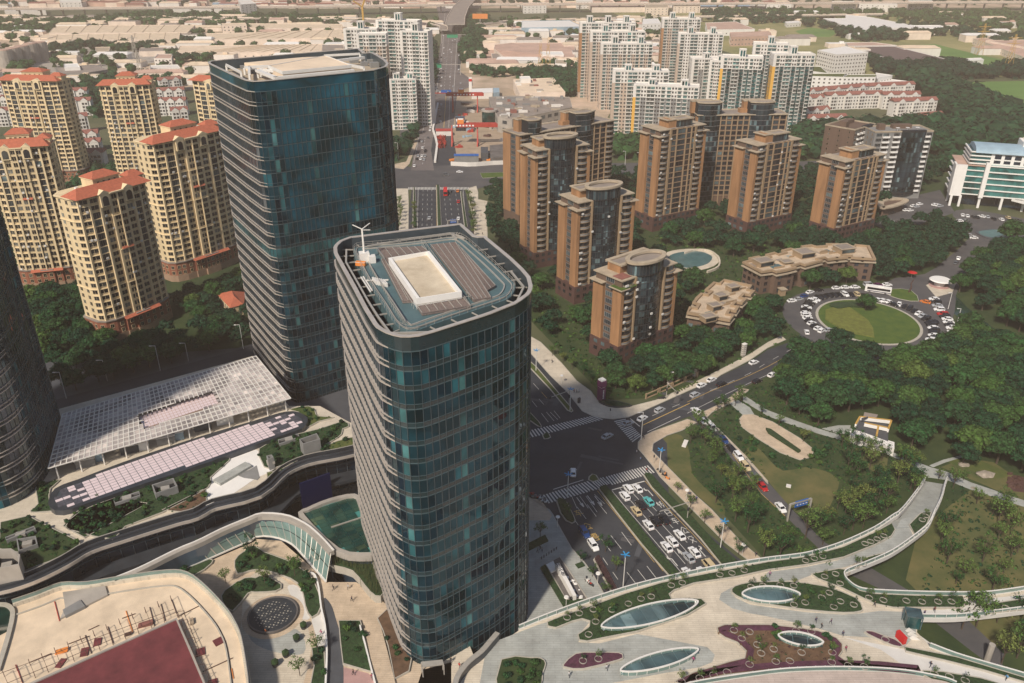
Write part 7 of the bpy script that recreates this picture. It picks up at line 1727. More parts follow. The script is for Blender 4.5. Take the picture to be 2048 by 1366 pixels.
def block(pts,h,lab,wall='far_wall',roof='roof_tan',rows=0,cols=0,name='factory_hall',cat='hall',grp=None,ribs=0,over=.0,cap=60,kind='white',roof2=None,winh=1.6,winw=2.0,clutter=0):
 q=ccw(GL(pts,h));t=thing(name,lab,cat,(*cen(q),0),grp);BLOCK.append(offset(q,2));b=MB();b.m(wall).prism(q,0,h);part('wall',b,t)
 b=MB();b.m(roof).prism(offset(q,-.4),h,h+.15);b.m(wall).band(q,h,h+.7,-.4,.1+over)
 if ribs:
  b.m(roof2 or roof);a_,b_,c_,d_=q[:4]
  if math.dist(a_,b_)<math.dist(b_,c_):a_,b_,c_,d_=b_,c_,d_,a_
  for i in range(1,ribs):f=i/ribs;m0=(a_[0]+(b_[0]-a_[0])*f,a_[1]+(b_[1]-a_[1])*f);m1=(d_[0]+(c_[0]-d_[0])*f,d_[1]+(c_[1]-d_[1])*f);b.bar((*m0,h+.4),(*m1,h+.4),1.2,.7)
 part('roof',b,t)
 if clutter:
  r_=random.Random(clutter);xs_=[p[0]for p in q];ys_=[p[1]for p in q]
  for k in range(clutter):
   c=(r_.uniform(min(xs_),max(xs_)),r_.uniform(min(ys_),max(ys_)))
   if inside(c,offset(q,-3)):b=MB();b.m(r_.choice(('white_wall','grey_wall','roof_grey','roof_redbrown','roof_slab','rail_metal'))).box(c[0],c[1],h+.1,r_.uniform(2,9),r_.uniform(1.5,5),r_.uniform(.6,2.6),r_.choice((0,.1,1.57)));part('rooftop_unit',b,t)
 if rows:
  recs=[]
  for i in range(len(q)):
   p0,p1=q[i],q[(i+1)%len(q)];l=math.dist(p0,p1);n_=max(1,int(l/(cols or 4)))
   win_rows(recs,p0,p1,even(l,n_),[h/rows*(k+.3) for k in range(rows)],min(winw,l/n_-.5),winh,kind,.04)
  place_windows(t,recs,cap)
 return t
block(E6((395,405),(620,372),(800,425),(545,440)),24,'seven-storey white office block above the red-roofed row houses','white_wall','white_clean',6,4,'office_block','office block',cap=90)
block(E6((320,590),(620,590),(600,620),(310,612)),15,'white school block with green roof edge, left one behind the row houses','white_clean','lawn',4,5,'school_block','school')
block(E6((640,600),(870,600),(860,620),(600,620)),15,'white school block with green roof edge, right one behind the row houses','white_clean','lawn',4,4,'school_block','school')
block(E6((330,530),(420,535),(480,590),(330,570)),15,'short white school wing left of the office block','white_clean','lawn',4,4,'school_block','school')
block(E6((860,585),(995,605),(880,625),(870,640)),13,'small white block at the right end of the school','white_clean','white_wall',2,5,'school_block','school')
block(E6((880,625),(1135,655),(1130,675),(870,670)),9,'flat white hall right of the school','white_clean','white_wall',1,6,'school_block','school')
block(E6((660,370),(1010,372),(1460,485),(1010,490)),9,'wide low hall with dark brown roof and white walls','white_clean','roof_dark',1,8)
block(E6((620,345),(840,340),(1030,365),(640,370)),10,'low annexe with orange stair tower behind the brown-roofed hall','white_wall','roof_pink')
block(E6((620,120),(820,140),(1160,205),(1400,210),(1400,225),(950,225),(740,245),(540,185),(440,150),(620,148)),9,'bright white factory complex with many flat wings','white_clean','white_clean',1,9)
block(E6((1145,205),(1380,203),(1405,235),(1150,240)),8,'white factory wing right of the white complex','white_clean','white_clean',1,7)
block(E6((1640,310),(1740,305),(2400,500),(2300,560),(1735,340)),8,'long pinkish hall running out at the right border','far_wall','roof_pink',1,8)
block(E6((1740,325),(2200,318),(2400,350),(2300,420)),10,'pink-roofed hall at the right border behind the long one','far_wall','roof_pink')
block(E6((1570,470),(1700,465),(1725,480),(1590,490)),5,'small white shed alone in the green field','white_clean','white_clean',name='shed',cat='shed')
block(E6((135,175),(240,168),(265,182),(150,190)),6,'small white building above the yellow-green playing field','white_clean','white_clean',1,6,'shed','shed')
block(E6((1890,950),(2100,930),(2200,970),(1950,985)),8,'white house among trees above the hotel at the right border','white_clean','roof_pink',1,5,'villa','villa')
block(E6((1330,1090),(1570,1092),(1570,1104),(1325,1106)),6,'long low orange-roofed building among the trees right of the satellite-dish tower','far_wall','orange_wall',name='shed',cat='shed')
for i,(a_,b_) in enumerate((((510,12),(690,12)),((720,16),(1020,25)),((1120,5),(1310,6)),((-20,20),(170,25)))):
 block(E6(a_,b_,(b_[0]+15,b_[1]+16),(a_[0]+10,a_[1]+16)),14,'pale building beyond the far viaduct at the top right, number %d from the left'%(i+1),'white_wall','white_wall',3,9,'office_block','building','pale buildings beyond the viaduct')
E1=lambda*p:Q(512,0,A4,p);E2=lambda*p:Q(1024,0,A4,p)
block(E0((440,208),(1560,200),(1500,262),(390,265)),8,'long cream warehouse roof, upper one of two at the top left','far_wall','roof_sand',ribs=9)
block(E0((330,280),(1440,262),(1430,320),(320,322)),8,'long cream warehouse roof, lower one of two at the top left','far_wall','roof_sand',ribs=9)
block(E0((1640,270),(2045,262))+E1((700,235),(700,305))+E0((1640,318),),8,'cream warehouse roof with small gatehouse, above the tall glass tower','far_wall','roof_sand',ribs=8)
block(E0((1770,190),(1960,185),(1970,200),(1775,205)),14,'stepped cream office with a raised centre between the warehouses','far_wall','roof_sand',3,6,'office_block','building')
block(E1((-60,190),(690,195),(690,230),(-60,225)),8,'cream warehouse behind the tall glass tower, farther one','far_wall','roof_sand')
block(E0((1440,370),(2045,362))+E1((530,355),(525,412))+E0((1400,425),),8,'tan ribbed warehouse just above the tall glass tower roof','far_wall','roof_tan',1,10,ribs=12,roof2='roof_sand')
block(E1((530,358),(700,360),(700,410),(530,412)),8,'grey-tan warehouse at the right end of the ribbed one','far_wall','roof_grey')
block(E0((1230,470),(1260,435),(1380,435),(1370,470)),8,'white gabled house with brown roof beside the pylons','white_wall','roof_pink',2,4,'villa','building')
block(E0((1200,525),(1420,520),(1440,545),(1200,545)),12,'white office with tall arched windows near the cream towers','white_wall','white_wall',2,3,'office_block','building',winh=3.5)
block(E0((440,545),(760,520),(860,560),(700,585),(480,590)),10,'wide grey-green hall with white rooftop box behind the back cream tower','grey_wall','roof_grey',1,5)
block(E0((510,515),(620,510),(640,540),(515,545)),13,'white rooftop plant box on the grey-green hall','white_clean','white_clean',name='plant_box',cat='roof box')
block(E0((1120,385),(1330,380),(1320,410),(1110,415)),6,'grey-roofed open shed in the freight yard','far_wall','roof_grey',name='shed',cat='shed')
block(E0((760,380),(880,378),(870,412),(770,415)),5,'pale shed left of the freight yard','far_wall','roof_slab',name='shed',cat='shed')
for i,(u,v,s_) in enumerate(((30,400,60),(100,385,60),(170,370,60),(240,350,60),(310,340,60))):
 q=G(*E0((u,v))[0],22);b=MB();b.m('concrete').cyl(q[0],q[1],0,22,9,9,16);b.m('roof_pink').cyl(q[0],q[1],22,23,8,8,16);solo('silo',b,'pale concrete silo at the left border, number %d from the left'%(i+1),'silo',group='concrete silos at the left border')
block(E1((960,265-100),(1370,165),(1360,205),(1240,200)),9,'brown-roofed hall beside the far end of the boulevard','far_wall','roof_dark')
block(E1((1245,232),(1350,225),(1345,262),(1250,262)),12,'cream flats below the brown-roofed hall','far_wall','roof_slab',3,4,'office_block','building')
block(E1((1250,380),(1350,378),(1355,410),(1255,415)),8,'dark-roofed shop row left of the boulevard trees','far_wall','roof_dark',name='shop_row',cat='shops')
block(E1((1260,430),(1345,425),(1330,520),(1280,545)),10,'pale shop building with blue screen left of the boulevard','far_wall','roof_pink',name='shop_row',cat='shops')
block(E1((1755,185),(2000,185),(2005,215),(1760,218)),8,'white factory office above the square lawn','white_wall','roof_slab',1,6)
block(E2((80,170),(460,165),(560,215),(75,225)),12,'large blue-walled hall with curved white roof, right of the boulevard','roof_blue','white_clean',1,8)
block(E1((1910,360),(2045,345))+E2((500,345),(500,460),(0,465))+E1((1980,460),(1900,390)),8,'broad pink factory roof left of the pale slab towers','far_wall','roof_pink',ribs=6)
block(E2((230,415),(400,415),(415,440),(235,440)),10,'bright white roof monitor on the pink factory','white_clean','white_clean',name='roof_monitor',cat='roof box')
block(E2((345,480),(430,480),(435,515),(345,510)),7,'small white shed in front of the pink factory','white_clean','roof_slab',name='shed',cat='shed')
block(E1((1880,430),(1980,425),(2000,470),(1890,480)),6,'grey-roofed shed beside the empty lot','far_wall','roof_grey',name='shed',cat='shed')
block(E1((1700,490),(1780,485),(1800,530),(1710,540)),4,'small striped white shelter near the boulevard trees','white_clean','white_clean',name='shed',cat='shed')
block(E2((10,640),(330,625),(425,740),(60,750)),10,'flat tan supermarket roof behind the construction yard','far_wall','roof_tan',name='supermarket',cat='hall',clutter=14)
block(E2((60,615),(140,612),(150,632),(70,635)),14,'white lift cabin on the tan supermarket roof','white_clean','white_clean',name='roof_cabin',cat='roof box')
block(E1((1860,780),(2045,770))+E2((460,780),(480,860),(0,960))+E1((1930,940),(1880,850)),12,'grey flat-roofed market hall with cluttered roof, behind the red gantry cranes','concrete','roof_grey',2,8,'market_hall','hall',kind='bay',winw=5,winh=2.8,clutter=90)
block(E2((600,22),(1050,20),(1070,60),(640,62)),9,'long pink roof beyond the viaduct','far_wall','roof_pink')
block(E2((1060,30),(1240,30),(1250,62),(1070,64)),14,'cream apartment block beyond the viaduct','far_wall','roof_slab',3,7,'office_block','building')
block(E2((1280,28),(1500,28),(1505,52),(1290,54)),12,'cream building with pointed roof trims beyond the viaduct','far_wall','roof_slab',3,7,'office_block','building')
block(E2((1500,40),(1690,38),(1700,62),(1510,64)),8,'blue-roofed shed beyond the viaduct, behind the tower tops','far_wall','roof_blue')
block(E2((1780,38),(1900,35),(1910,60),(1790,62)),8,'small blue-roofed shed beyond the viaduct','far_wall','roof_blue')
block(E2((1890,20),(2100,16),(2250,42),(1900,45)),9,'pale curved shed beyond the viaduct','white_wall','white_clean')
block(E2((80,25),(270,22),(275,45),(90,48)),14,'white and pink block right of the viaduct crossing','white_wall','roof_pink',3,7,'office_block','building')
block(E2((510,0),(640,0),(645,12),(515,14)),14,'white block at the top edge right of the viaduct crossing','white_wall','white_wall',3,7,'office_block','building')
block(E0((1180+200,55),(1780,50),(1770,75),(1380,78)),8,'pale shed beyond the viaduct above the warehouses','white_wall','white_wall')
block(E0((1700,20),(1890,18),(1880,38),(1690,40)),9,'blue-roofed shed at the top left of the tall glass tower','far_wall','roof_blue')
block(E0((30,68),(360,62),(365,85),(40,90)),8,'white shed row at the top left corner','white_wall','white_clean')
block(E0((470,-10),(640,-12),(650,18),(480,20)),14,'white apartment pair at the top left edge','white_wall','white_wall',3,7,'office_block','building')
block(E0((1900,-5),(1990,-8),(2045,30),(1920,40)),26,'tall pale flats at the top edge left of the crossing','white_wall','white_wall',7,7,'office_block','building')
block(E2((1545,185),(1790,175),(1940,235),(1560,240)),9,'wide white flat-roofed building behind the middle slab towers','white_clean','roof_pink',1,7)
block(E2((1740,262),(2045,252))+E6((20,262),(30,290))+E2((1750,300),),12,'brown-fronted school building behind the teal glass towers','roof_pink','roof_pink',2,5,'school_block','school')
block(E2((1045,155),(1165,150),(1190,190),(1040,195)),16,'bright white block standing between the two columns of slab towers','white_clean','white_clean',3,6,'office_block','building')
block(E2((1100,345),(1170,345),(1175,400),(1100,400)),8,'bright white roof in the gap between the slab towers','white_clean','white_clean',name='shed',cat='shed')
rf=random.Random(99);n_far=0
for(ux0,ux1,vy0,vy1,n_) in((0,900,1,20,90),(930,1560,0,15,60),(420,900,8,22,26)):
 for k in range(n_):
  u,v=rf.uniform(ux0,ux1),rf.uniform(vy0,vy1);x,y=G(u,v,0);s1_,s2_,hh=rf.uniform(14,46),rf.uniform(10,20),rf.uniform(5,10);a=rf.choice((0.05,-.1,.2))
  if y<1870:y+=80
  b=MB();b.m(rf.choice(('far_wall','white_wall','roof_pink'))).box(x,y,0,s1_,s2_,hh,a);b.m(rf.choice(('roof_pink','roof_redbrown','roof_tan','roof_slab','roof_redbrown','roof_blue' if k%9==0 else 'roof_pink')));F_=loc_frame((x,y),a);hip(b,rect(F_,-s1_/2,-s2_/2,s1_/2,s2_/2),hh,2.5,.5,.1)
  solo('far_house',b,'small low house in the hazy quarter beyond the viaduct','house',(x,y,0),group='low houses in the hazy quarter beyond the viaduct')
REG=([(-1150,900),(-150,900),(-120,1620),(-1300,1600)],[(-60,1000),(180,1000),(260,1600),(-60,1560)],[(420,1150),(1200,1000),(1500,1700),(350,1720)])
for ri,reg in enumerate(REG):
 for k,c in enumerate(scatter(reg,(62,46,95)[ri],300+ri,.8,avoid=True)):
  s1_,s2_,hh,a=rf.uniform(22,60),rf.uniform(12,26),rf.uniform(5,11),rf.choice((0.0,.06,-.05));b=MB();R_=rect(loc_frame(c,a),-s1_/2,-s2_/2,s1_/2,s2_/2);b.m(rf.choice(('far_wall','white_wall','white_wall'))).prism(R_,0,hh)
  b.m(rf.choice(('roof_tan','white_clean','roof_pink','roof_sand','roof_grey','roof_blue' if k%7==0 else 'roof_tan')))
  if k%3:hip(b,R_,hh,2.5,.5,.08)
  else:b.prism(offset(R_,-.8),hh,hh+.3);b.box(c[0],c[1],hh,6,4,2.5,a)
  solo('low_building',b,'low shed in the hazy industrial quarter %s'%('left of the boulevard','right of the far boulevard','among the fields at the upper right')[ri],'shed',(*c,0),group='low sheds of the industrial quarter');BLOCK.append(offset(R_,2))
def viaduct(pts,h,w_,lab,step=36,bar_=1.1,closed=False):
 q=resample(pts,18);t=thing('viaduct',lab,'viaduct',(*q[len(q)//2],0));b=MB();b.m('concrete').band(q,h-1.8,h,-w_/2,w_/2,closed=False);b.m('roof_grey').band(q,h,h+.08,-w_/2+.6,w_/2-.6,closed=False);part('deck',b,t)
 b=MB();b.m('far_wall')
 for s in(-1,1):b.band(q,h,h+bar_,s*w_/2-.25,s*w_/2+.25,closed=False)
 part('barrier',b,t)
 n_=0
 for p_ in resample(pts,step)[1:-1]:
  if n_>=90:break
  b=MB();b.m('concrete').box(p_[0],p_[1],0,2.2,3.2,h-1.8);b.box(p_[0],p_[1],h-3.2,2.4,w_*.7,1.4,1.57 if abs(pts[0][1]-pts[-1][1])<abs(pts[0][0]-pts[-1][0]) and False else 0);part('pier',b,t);n_+=1
viaduct([(-1500,1660),(-900,1690),(-380,1735),(-60,1790),(300,1800),(1000,1840),(1700,1860)],15,26,'long grey viaduct crossing the whole view near the top',40)
viaduct([(-1300,1560),(-700,1590),(-260,1560),(-140,1500),(-112,1440),(-108,1390)],9,12,'curved ramp dropping from the left to the boulevard',50)
viaduct([(-72,1390),(-60,1450),(-10,1520),(120,1560),(330,1600),(700,1650)],9,12,'curved ramp dropping from the right to the boulevard',50)
viaduct([(-90,1395),(-95,1500),(-98,1700),(-90,1950),(-70,2300)],17,30,'broad viaduct carrying the boulevard over the crossing at the top',45)
b=MB();b.m('sign_green').box(-90,1000,8,16,.6,4.5);b.m('rail_metal').box(-104,1000,0,.8,.8,12).box(-60,1000,0,.8,.8,12).box(-82,1000,11.5,45,.6,.6);b.m('sign_blue').box(-103,999.5,8,5,.6,4);solo('sign_gantry',b,'green overhead sign gantry across the boulevard, nearer one','road sign')
b=MB();b.m('sign_green').box(-88,1290,8,16,.6,5);b.m('rail_metal').box(-104,1290,0,.8,.8,12).box(-68,1290,0,.8,.8,12).box(-86,1290,12,36,.6,.6);solo('sign_gantry',b,'green overhead sign gantry across the boulevard, farther one below the viaduct','road sign')
b=MB();q=G(960,30,20);b.m('orange_paint').box(q[0],q[1],14,26,1.0,8);b.m('rail_metal').box(q[0],q[1],0,1.5,1.5,14);solo('billboard',b,'orange billboard on a mast beside the viaduct ramp','billboard')
b=MB();p0=G(728,60,60);b.m('crane_yellow').bar((*p0,0),(*p0,82),1.8);b.bar((p0[0],p0[1],82),(p0[0]+12,p0[1]+6,112),1.4);b.bar((p0[0],p0[1],82),(p0[0]-8,p0[1]-4,88),1.2);solo('tower_crane',b,'orange-yellow luffing crane above the white high-rise blocks','crane')
def gantry(x0,x1,y,h,lab,off=0):
 t=thing('gantry_crane',lab,'gantry crane',((x0+x1)/2,y,0));b=MB();b.m('crane_red').box((x0+x1)/2+off,y,h-2.6,(x1-x0)+12,2.2,2.6);b.box((x0+x1)/2+off,y+5,h-2.2,(x1-x0)+10,1.4,2.0);part('girder',b,t)
 b=MB();b.m('white_clean')
 for k in range(7):b.box(x0+(x1-x0)*(k+.7)/8,y-1.14,h-1.9,1.4,.06,1.2)
 part('marking',b,t)
 for x in(x0,x1):
  for dy in(-5,8):b=MB();b.m('crane_red').bar((x,y+2,h-2),(x,y+dy,0),.9);part('leg',b,t)
  b=MB();b.m('crane_red').bar((x,y-5,.8),(x,y+8,.8),1.0,1.2);part('bogie',b,t)
 b=MB();b.m('orange_paint').box(x0+(x1-x0)*.35,y+2,h,5,5,3);b.m('white_clean').box(x0+(x1-x0)*.35,y+2,h+3,4,4,.3);part('trolley',b,t)
YA=lambda*p:Q(840,150,.14648,p)
ga=G(*YA((450,500))[0]);gb_=G(*YA((790,480))[0]);gantry(ga[0],gb_[0],ga[1],17,'red gantry crane over the metro works, farther one')
ga=G(*YA((440,960))[0]);gb_=G(*YA((790,940))[0]);gantry(ga[0],gb_[0],ga[1],17,'red gantry crane over the metro works, nearer one',10)
def yard_box(pts,h,m,lab,name='site_hut',cat='hut',roofm=None):
 q=ccw(GL(YA(*pts),h));b=MB();b.m(m).prism(q,0,h)
 if roofm:b.m(roofm).prism(offset(q,.3),h,h+.2)
 solo(name,b,lab,cat,(*cen(q),0));BLOCK.append(q)
yard_box([(215,735),(430,735),(435,765),(220,768)],4,'white_wall','low white hut row with red roof at the edge of the boulevard works',roofm='crane_red')
yard_box([(465,1080),(800,1080),(800,1105),(465,1105)],5,'grey_wall','grey hut row with vivid blue roof edge in the metro works',roofm='sign_blue')
yard_box([(830,980),(930,980),(930,1060),(830,1060)],6,'paving_dark','stacked dark containers beside the gravel bay')
yard_box([(950,960),(1160,940),(1165,1120),(960,1130)],4,'gravel_dark','walled bay of dark gravel in the metro works',name='gravel_bay',cat='gravel bay')
yard_box([(1170,930),(1310,920),(1320,1010),(1180,1010)],12,'concrete','grey concrete batching tower with open hoppers',name='batching_tower',cat='plant',roofm='roof_slab')
yard_box([(700,190),(990,180),(990,240),(705,245)],6,'white_wall','petrol station canopy in white with red and yellow front edge',name='petrol_station',cat='petrol station',roofm='white_clean')
yard_box([(1000,175),(1080,175),(1085,230),(1000,240)],6,'roof_blue','pale blue canopy beside the petrol station',name='petrol_canopy',cat='canopy')
q0,q1,q2=G(*YA((705,247))[0],5),G(*YA((860,246))[0],5),G(*YA((990,241))[0],5)
b=MB();b.m('red_paint').bar((q0[0]+4,q0[1]-.6,4.8),(q1[0],q1[1]-.6,4.8),.3,1.6);b.m('crane_yellow').bar((q1[0],q1[1]-.6,4.8),(q2[0],q2[1]-.6,4.8),.3,1.6);solo('fascia_board',b,'red and yellow fascia board along the petrol station canopy','sign')
q=G(*YA((690,250))[0],0);b=MB();b.m('white_clean').box(q[0],q[1],0,3,1,16);b.m('red_paint').box(q[0],q[1]-.1,12,3.1,1.1,2.5);solo('price_pylon',b,'tall white pylon sign of the petrol station','sign')
yard_box([(480,560),(610,560),(620,700),(490,700)],4,'mall_glass','dark excavation shed between the gantry cranes')
yard_box([(490,600),(600,600),(605,615),(490,615)],5,'white_clean','row of white tanks on the dark excavation shed')
q=G(*YA((950,700))[0],0);b=MB();b.m('court_glass').cyl(q[0],q[1],0,13,6.5,6.5,24);b.m('concrete').cyl(q[0],q[1],13,14.5,7,7,24);b.m('roof_redbrown').cyl(q[0],q[1],14.5,15,4,4,24);solo('round_tower',b,'squat green glass cylinder building at the corner of the market hall','round building')
ry_=random.Random(3)
for k in range(34):
 u,v=ry_.uniform(480,1300),ry_.uniform(380,1100)
 if 560>v>430 and u>860:continue
 q=G(*YA((u,v))[0]);b=MB();b.m(ry_.choice(('scaffold','white_wall','crane_red','paving_dark','concrete','roof_blue','dirt')))
 for j in range(3):b.box(q[0]+ry_.uniform(-3,3),q[1]+ry_.uniform(-3,3),0,ry_.uniform(2,6),ry_.uniform(1,3),ry_.uniform(.5,2.4),ry_.uniform(0,3))
 solo('material_stack',b,'stack of building material lying about the metro works','material stack',group='material stacks in the metro works')
b=MB();b.m('crane_red');r_=random.Random(8)
for k in range(60):
 q=G(*YA((r_.uniform(235,350),r_.uniform(820,1000)))[0]);b.box(q[0],q[1],0,.3,5,r_.uniform(.5,2),r_.uniform(-.5,.5))
solo('steel_stack',b,'dark red stack of steel props at the boulevard edge of the metro works','steel stack')
b=MB();b.m('white_wall').band(resample(GL(YA((420,1200),(700,1215),(1000,1190),(1350,1180)),2),6),0,3,-.2,.2,closed=False);b.m('orange_paint').band(resample(GL(YA((410,1175),(560,1150),(950,1165),(1320,1160)),0),6),0,1.2,-1.5,1.5,closed=False);solo('hoarding',b,'long white hoarding with orange barriers along the front of the metro works','hoarding')
b=MB();b.m('white_wall').band(resample(GL(YA((245,380),(175,740),(215,860),(235,950),(205,1180)),1),6),0,1.4,-.8,.8,closed=False);solo('barrier',b,'pale concrete barrier curving along the boulevard beside the metro works','barrier')
b=MB();q=G(*YA((200,345))[0],0);q2=G(*YA((385,345))[0],0);b.m('rail_metal').box(q2[0],q2[1],0,1,1,9);b.box(q[0],q[1],0,1,1,9);b.m('sign_blue').box((q[0]+q2[0])/2+5,q[1],6.5,10,.6,3.5);b.m('crane_red').bar((*q,7),(*q2,7),.8,.8);solo('sign_gantry',b,'red overhead gantry with a blue sign across the boulevard works','road sign')
for i,(u,v,h_) in enumerate(((1095,420,34),(1135,560,30))):
 q=G(*E0((u,v+90))[0]);b=MB();b.m('rail_metal')
 for sx in(-1,1):
  for sy in(-1,1):b.bar((q[0]+sx*3,q[1]+sy*3,0),(q[0]+sx*.5,q[1]+sy*.5,h_),.5)
 for z in(8,16,24):b.bar((q[0]-3+z*.08,q[1],z),(q[0]+3-z*.08,q[1],z+7),.35)
 for z in(h_-8,h_-3):b.bar((q[0]-6,q[1],z),(q[0]+6,q[1],z),.5)
 solo('pylon',b,'pale lattice pylon in the freight yard, %s'%('farther one' if i==0 else 'nearer one'),'pylon')
for i,(u,v,h_) in enumerate(((1680,440,40),(1905,590,44))):
 q=G(*E6((u,v))[0]);b=MB();b.m('crane_yellow')
 for sx in(-1,1):
  for sy in(-1,1):b.bar((q[0]+sx*4,q[1]+sy*4,0),(q[0]+sx*.5,q[1]+sy*.5,h_),.28)
 for z in(0,9,18,27):b.bar((q[0]-4+z*.09,q[1],z),(q[0]+3.5-z*.09,q[1],z+9),.35)
 for z in(h_-10,h_-4):b.bar((q[0]-8,q[1],z),(q[0]+8,q[1],z),.5)
 solo('pylon',b,'ochre lattice pylon in the green fields, %s'%('farther one' if i==0 else 'nearer one'),'pylon')
for i,(u,v,h_) in enumerate(((225,620,40),(285,615,44))):
 q=G(*E2((u,v))[0]);b=MB();b.m('crane_yellow')
 for sx in(-1,1):b.bar((q[0]+sx*4,q[1],0),(q[0]+sx*.5,q[1],h_),.25)
 for z in(0,9,18,27):b.bar((q[0]-4+z*.09,q[1],z),(q[0]+3.5-z*.09,q[1],z+9),.35);b.bar((q[0]+4-z*.09,q[1],z),(q[0]-3.5+z*.09,q[1],z+9),.35)
 solo('pylon',b,'ochre lattice pylon beside the slab towers, %s'%('left one' if i==0 else 'right one'),'pylon')
#  TREES
GR=lambda pts:GL(pts)
n=0
n+=grove(GR([(1545,762),(1600,712),(1660,700),(1760,712),(1900,672),(1945,668),(2060,730),(2160,760),(2160,1010),(2040,960),(1960,950),(1880,922),(1800,905),(1790,850),(1715,815),(1690,858),(1620,850),(1556,805)]),7.6,.95,1.35,101,'dark broadleaf tree in the wood right of the crossing','broadleaf trees of the dense wood on the right',keep=.97,avoid=True)
n+=grove(GR([(1915,560),(2000,500),(2160,480),(2200,760),(2060,700),(1990,645),(1940,600),(1900,575)]),8,.95,1.3,102,'dark broadleaf tree between the canal and the right border','broadleaf trees beyond the canal',keep=.95)
n+=grove(GR([(1560,470),(1730,425),(1880,440),(1930,480),(1925,520),(1880,545),(1790,570),(1600,580),(1480,600),(1560,545)]),7.8,.85,1.2,103,'green tree between the clubhouse and the hotel drive','trees between the clubhouse and the hotel drive',keep=.95)
n+=grove(GR([(1062,470),(1130,600),(1190,735),(1215,790),(1235,805),(1320,788),(1450,730),(1590,665),(1600,610),(1470,615),(1370,560),(1270,480),(1290,420),(1290,345),(1240,345),(1062,430)]),7.8,.7,1.12,104,'green tree in the gardens between the orange and brown towers','garden trees of the orange and brown estate',keep=.88)
n+=grove(GR([(1290,350),(1880,345),(1870,420),(1780,430),(1730,470),(1600,500),(1460,520),(1370,520),(1300,470)]),9,.8,1.25,105,'dark tree standing behind the square-crowned towers','trees behind the square-crowned towers',keep=.85)
n+=grove(GR([(60,560),(200,640),(360,600),(490,560),(500,690),(320,738),(110,795),(80,720)]),7.2,.8,1.15,106,'dark green tree along the street below the cream towers','trees between the cream towers and the west street',keep=.95)
n+=grove(GR([(20,500),(170,540),(180,640),(100,660),(60,600)]),8,.8,1.1,107,'dark tree in the courtyard of the cream towers','courtyard trees of the cream towers',keep=.9)
n+=grove(GR([(975,380),(1045,372),(1060,470),(1080,560),(1120,650),(1100,700),(1062,640),(1040,560),(985,470)]),7,.7,1.1,108,'green tree beside the tan pavement of the north boulevard','trees right of the north boulevard',keep=.92)
print('individual trees',n)
wood_mass('tree_belt',GL([(786,330),(822,290),(842,240),(850,205),(866,150),(870,85),(836,85),(838,150),(815,230),(800,290),(780,300)]),9,8,12,201,'belt of trees along the left side of the boulevard',avoid=True)
wood_mass('tree_belt',GL([(930,45),(975,42),(960,95),(975,150),(1150,165),(1152,128),(1165,190),(1100,190),(1050,160),(945,150),(922,120)]),11,8,13,202,'trees right of the far boulevard around the empty lots',avoid=True)
wood_mass('tree_belt',GL([(1600,268),(1690,268),(1760,268),(1850,250),(1910,255),(1960,290),(2048,300),(2300,300),(2300,345),(1880,345),(1700,330),(1600,325)]),10,9,14,203,'dark trees behind the brick and glass tower',avoid=True)
wood_mass('tree_belt',GL([(1800,158),(1840,185),(1880,215),(1900,245),(1960,290),(2048,300),(2200,300),(2200,250),(2048,240),(1990,210),(1920,190),(1860,162)]),10,10,15,204,'broad pale green tree avenue running down to the hotel',avoid=False)
wood_mass('tree_belt',GL([(1730,118),(1800,120),(1900,130),(2060,130),(2300,135),(2300,160),(2048,158),(1860,158),(1750,148)]),10,8,12,205,'tree belt between the brown-roofed hall and the green field',avoid=True)
wood_mass('tree_belt',GL([(1480,50),(1600,45),(1640,70),(1760,88),(1870,72),(1960,88),(2060,120),(2300,120),(2300,100),(1960,72),(1880,58),(1640,50),(1540,30),(1400,28),(1440,60)]),13,8,13,206,'straggling trees round the white factories at the top right',keep=.7,avoid=True)
wood_mass('tree_belt',GL([(1420,24),(1560,26),(1700,28),(1980,30),(2400,35),(2400,70),(1990,66),(1800,40),(1500,40)]),17,8,13,207,'open woodland below the viaduct at the top right',keep=.6,avoid=True)
wood_mass('tree_belt',GL([(-300,45),(0,40),(150,48),(300,32),(512,36),(690,42),(690,52),(512,48),(330,48),(150,55),(100,70),(0,75),(-300,80)]),15,8,12,208,'tree belt under the viaduct at the top left',keep=.85,avoid=True)
wood_mass('tree_belt',GL([(95,84),(160,82),(330,80),(400,84),(690,74),(690,88),(512,88),(345,90),(325,110),(230,105),(160,98),(150,112),(95,125)]),12,7,11,209,'trees between the cream warehouses and the freight yard',keep=.8,avoid=True)
wood_mass('tree_belt',GL([(345,112),(690,102),(690,116),(512,112),(420,122),(350,128)]),12,7,10,210,'trees in front of the tan ribbed warehouse',keep=.8,avoid=True)
wood_mass('tree_belt',GL([(130,160),(175,158),(310,155),(365,150),(365,185),(310,200),(300,230),(180,240),(130,200)]),11,7,11,211,'trees between the cream towers and the row houses',keep=.6,avoid=True)
wood_mass('tree_belt',GL([(1052,145),(1155,150),(1160,200),(1130,200),(1100,165),(1052,158)]),11,8,12,212,'dark trees left of the pale slab towers',keep=.9,avoid=True)
wood_mass('tree_belt',GL([(-400,330),(300,330),(420,480),(300,560),(60,560),(-400,500)]),12,8,11,213,'trees between the bases of the cream towers',keep=.6,avoid=True)
wood_mass('tree_belt',[(-1150,880),(-150,880),(-118,1640),(-1300,1620)],26,7,11,220,'rows of trees between the sheds left of the boulevard',keep=.55,avoid=True)
wood_mass('tree_belt',[(-55,980),(200,980),(280,1640),(-55,1600)],22,7,11,221,'trees between the sheds right of the far boulevard',keep=.5,avoid=True)
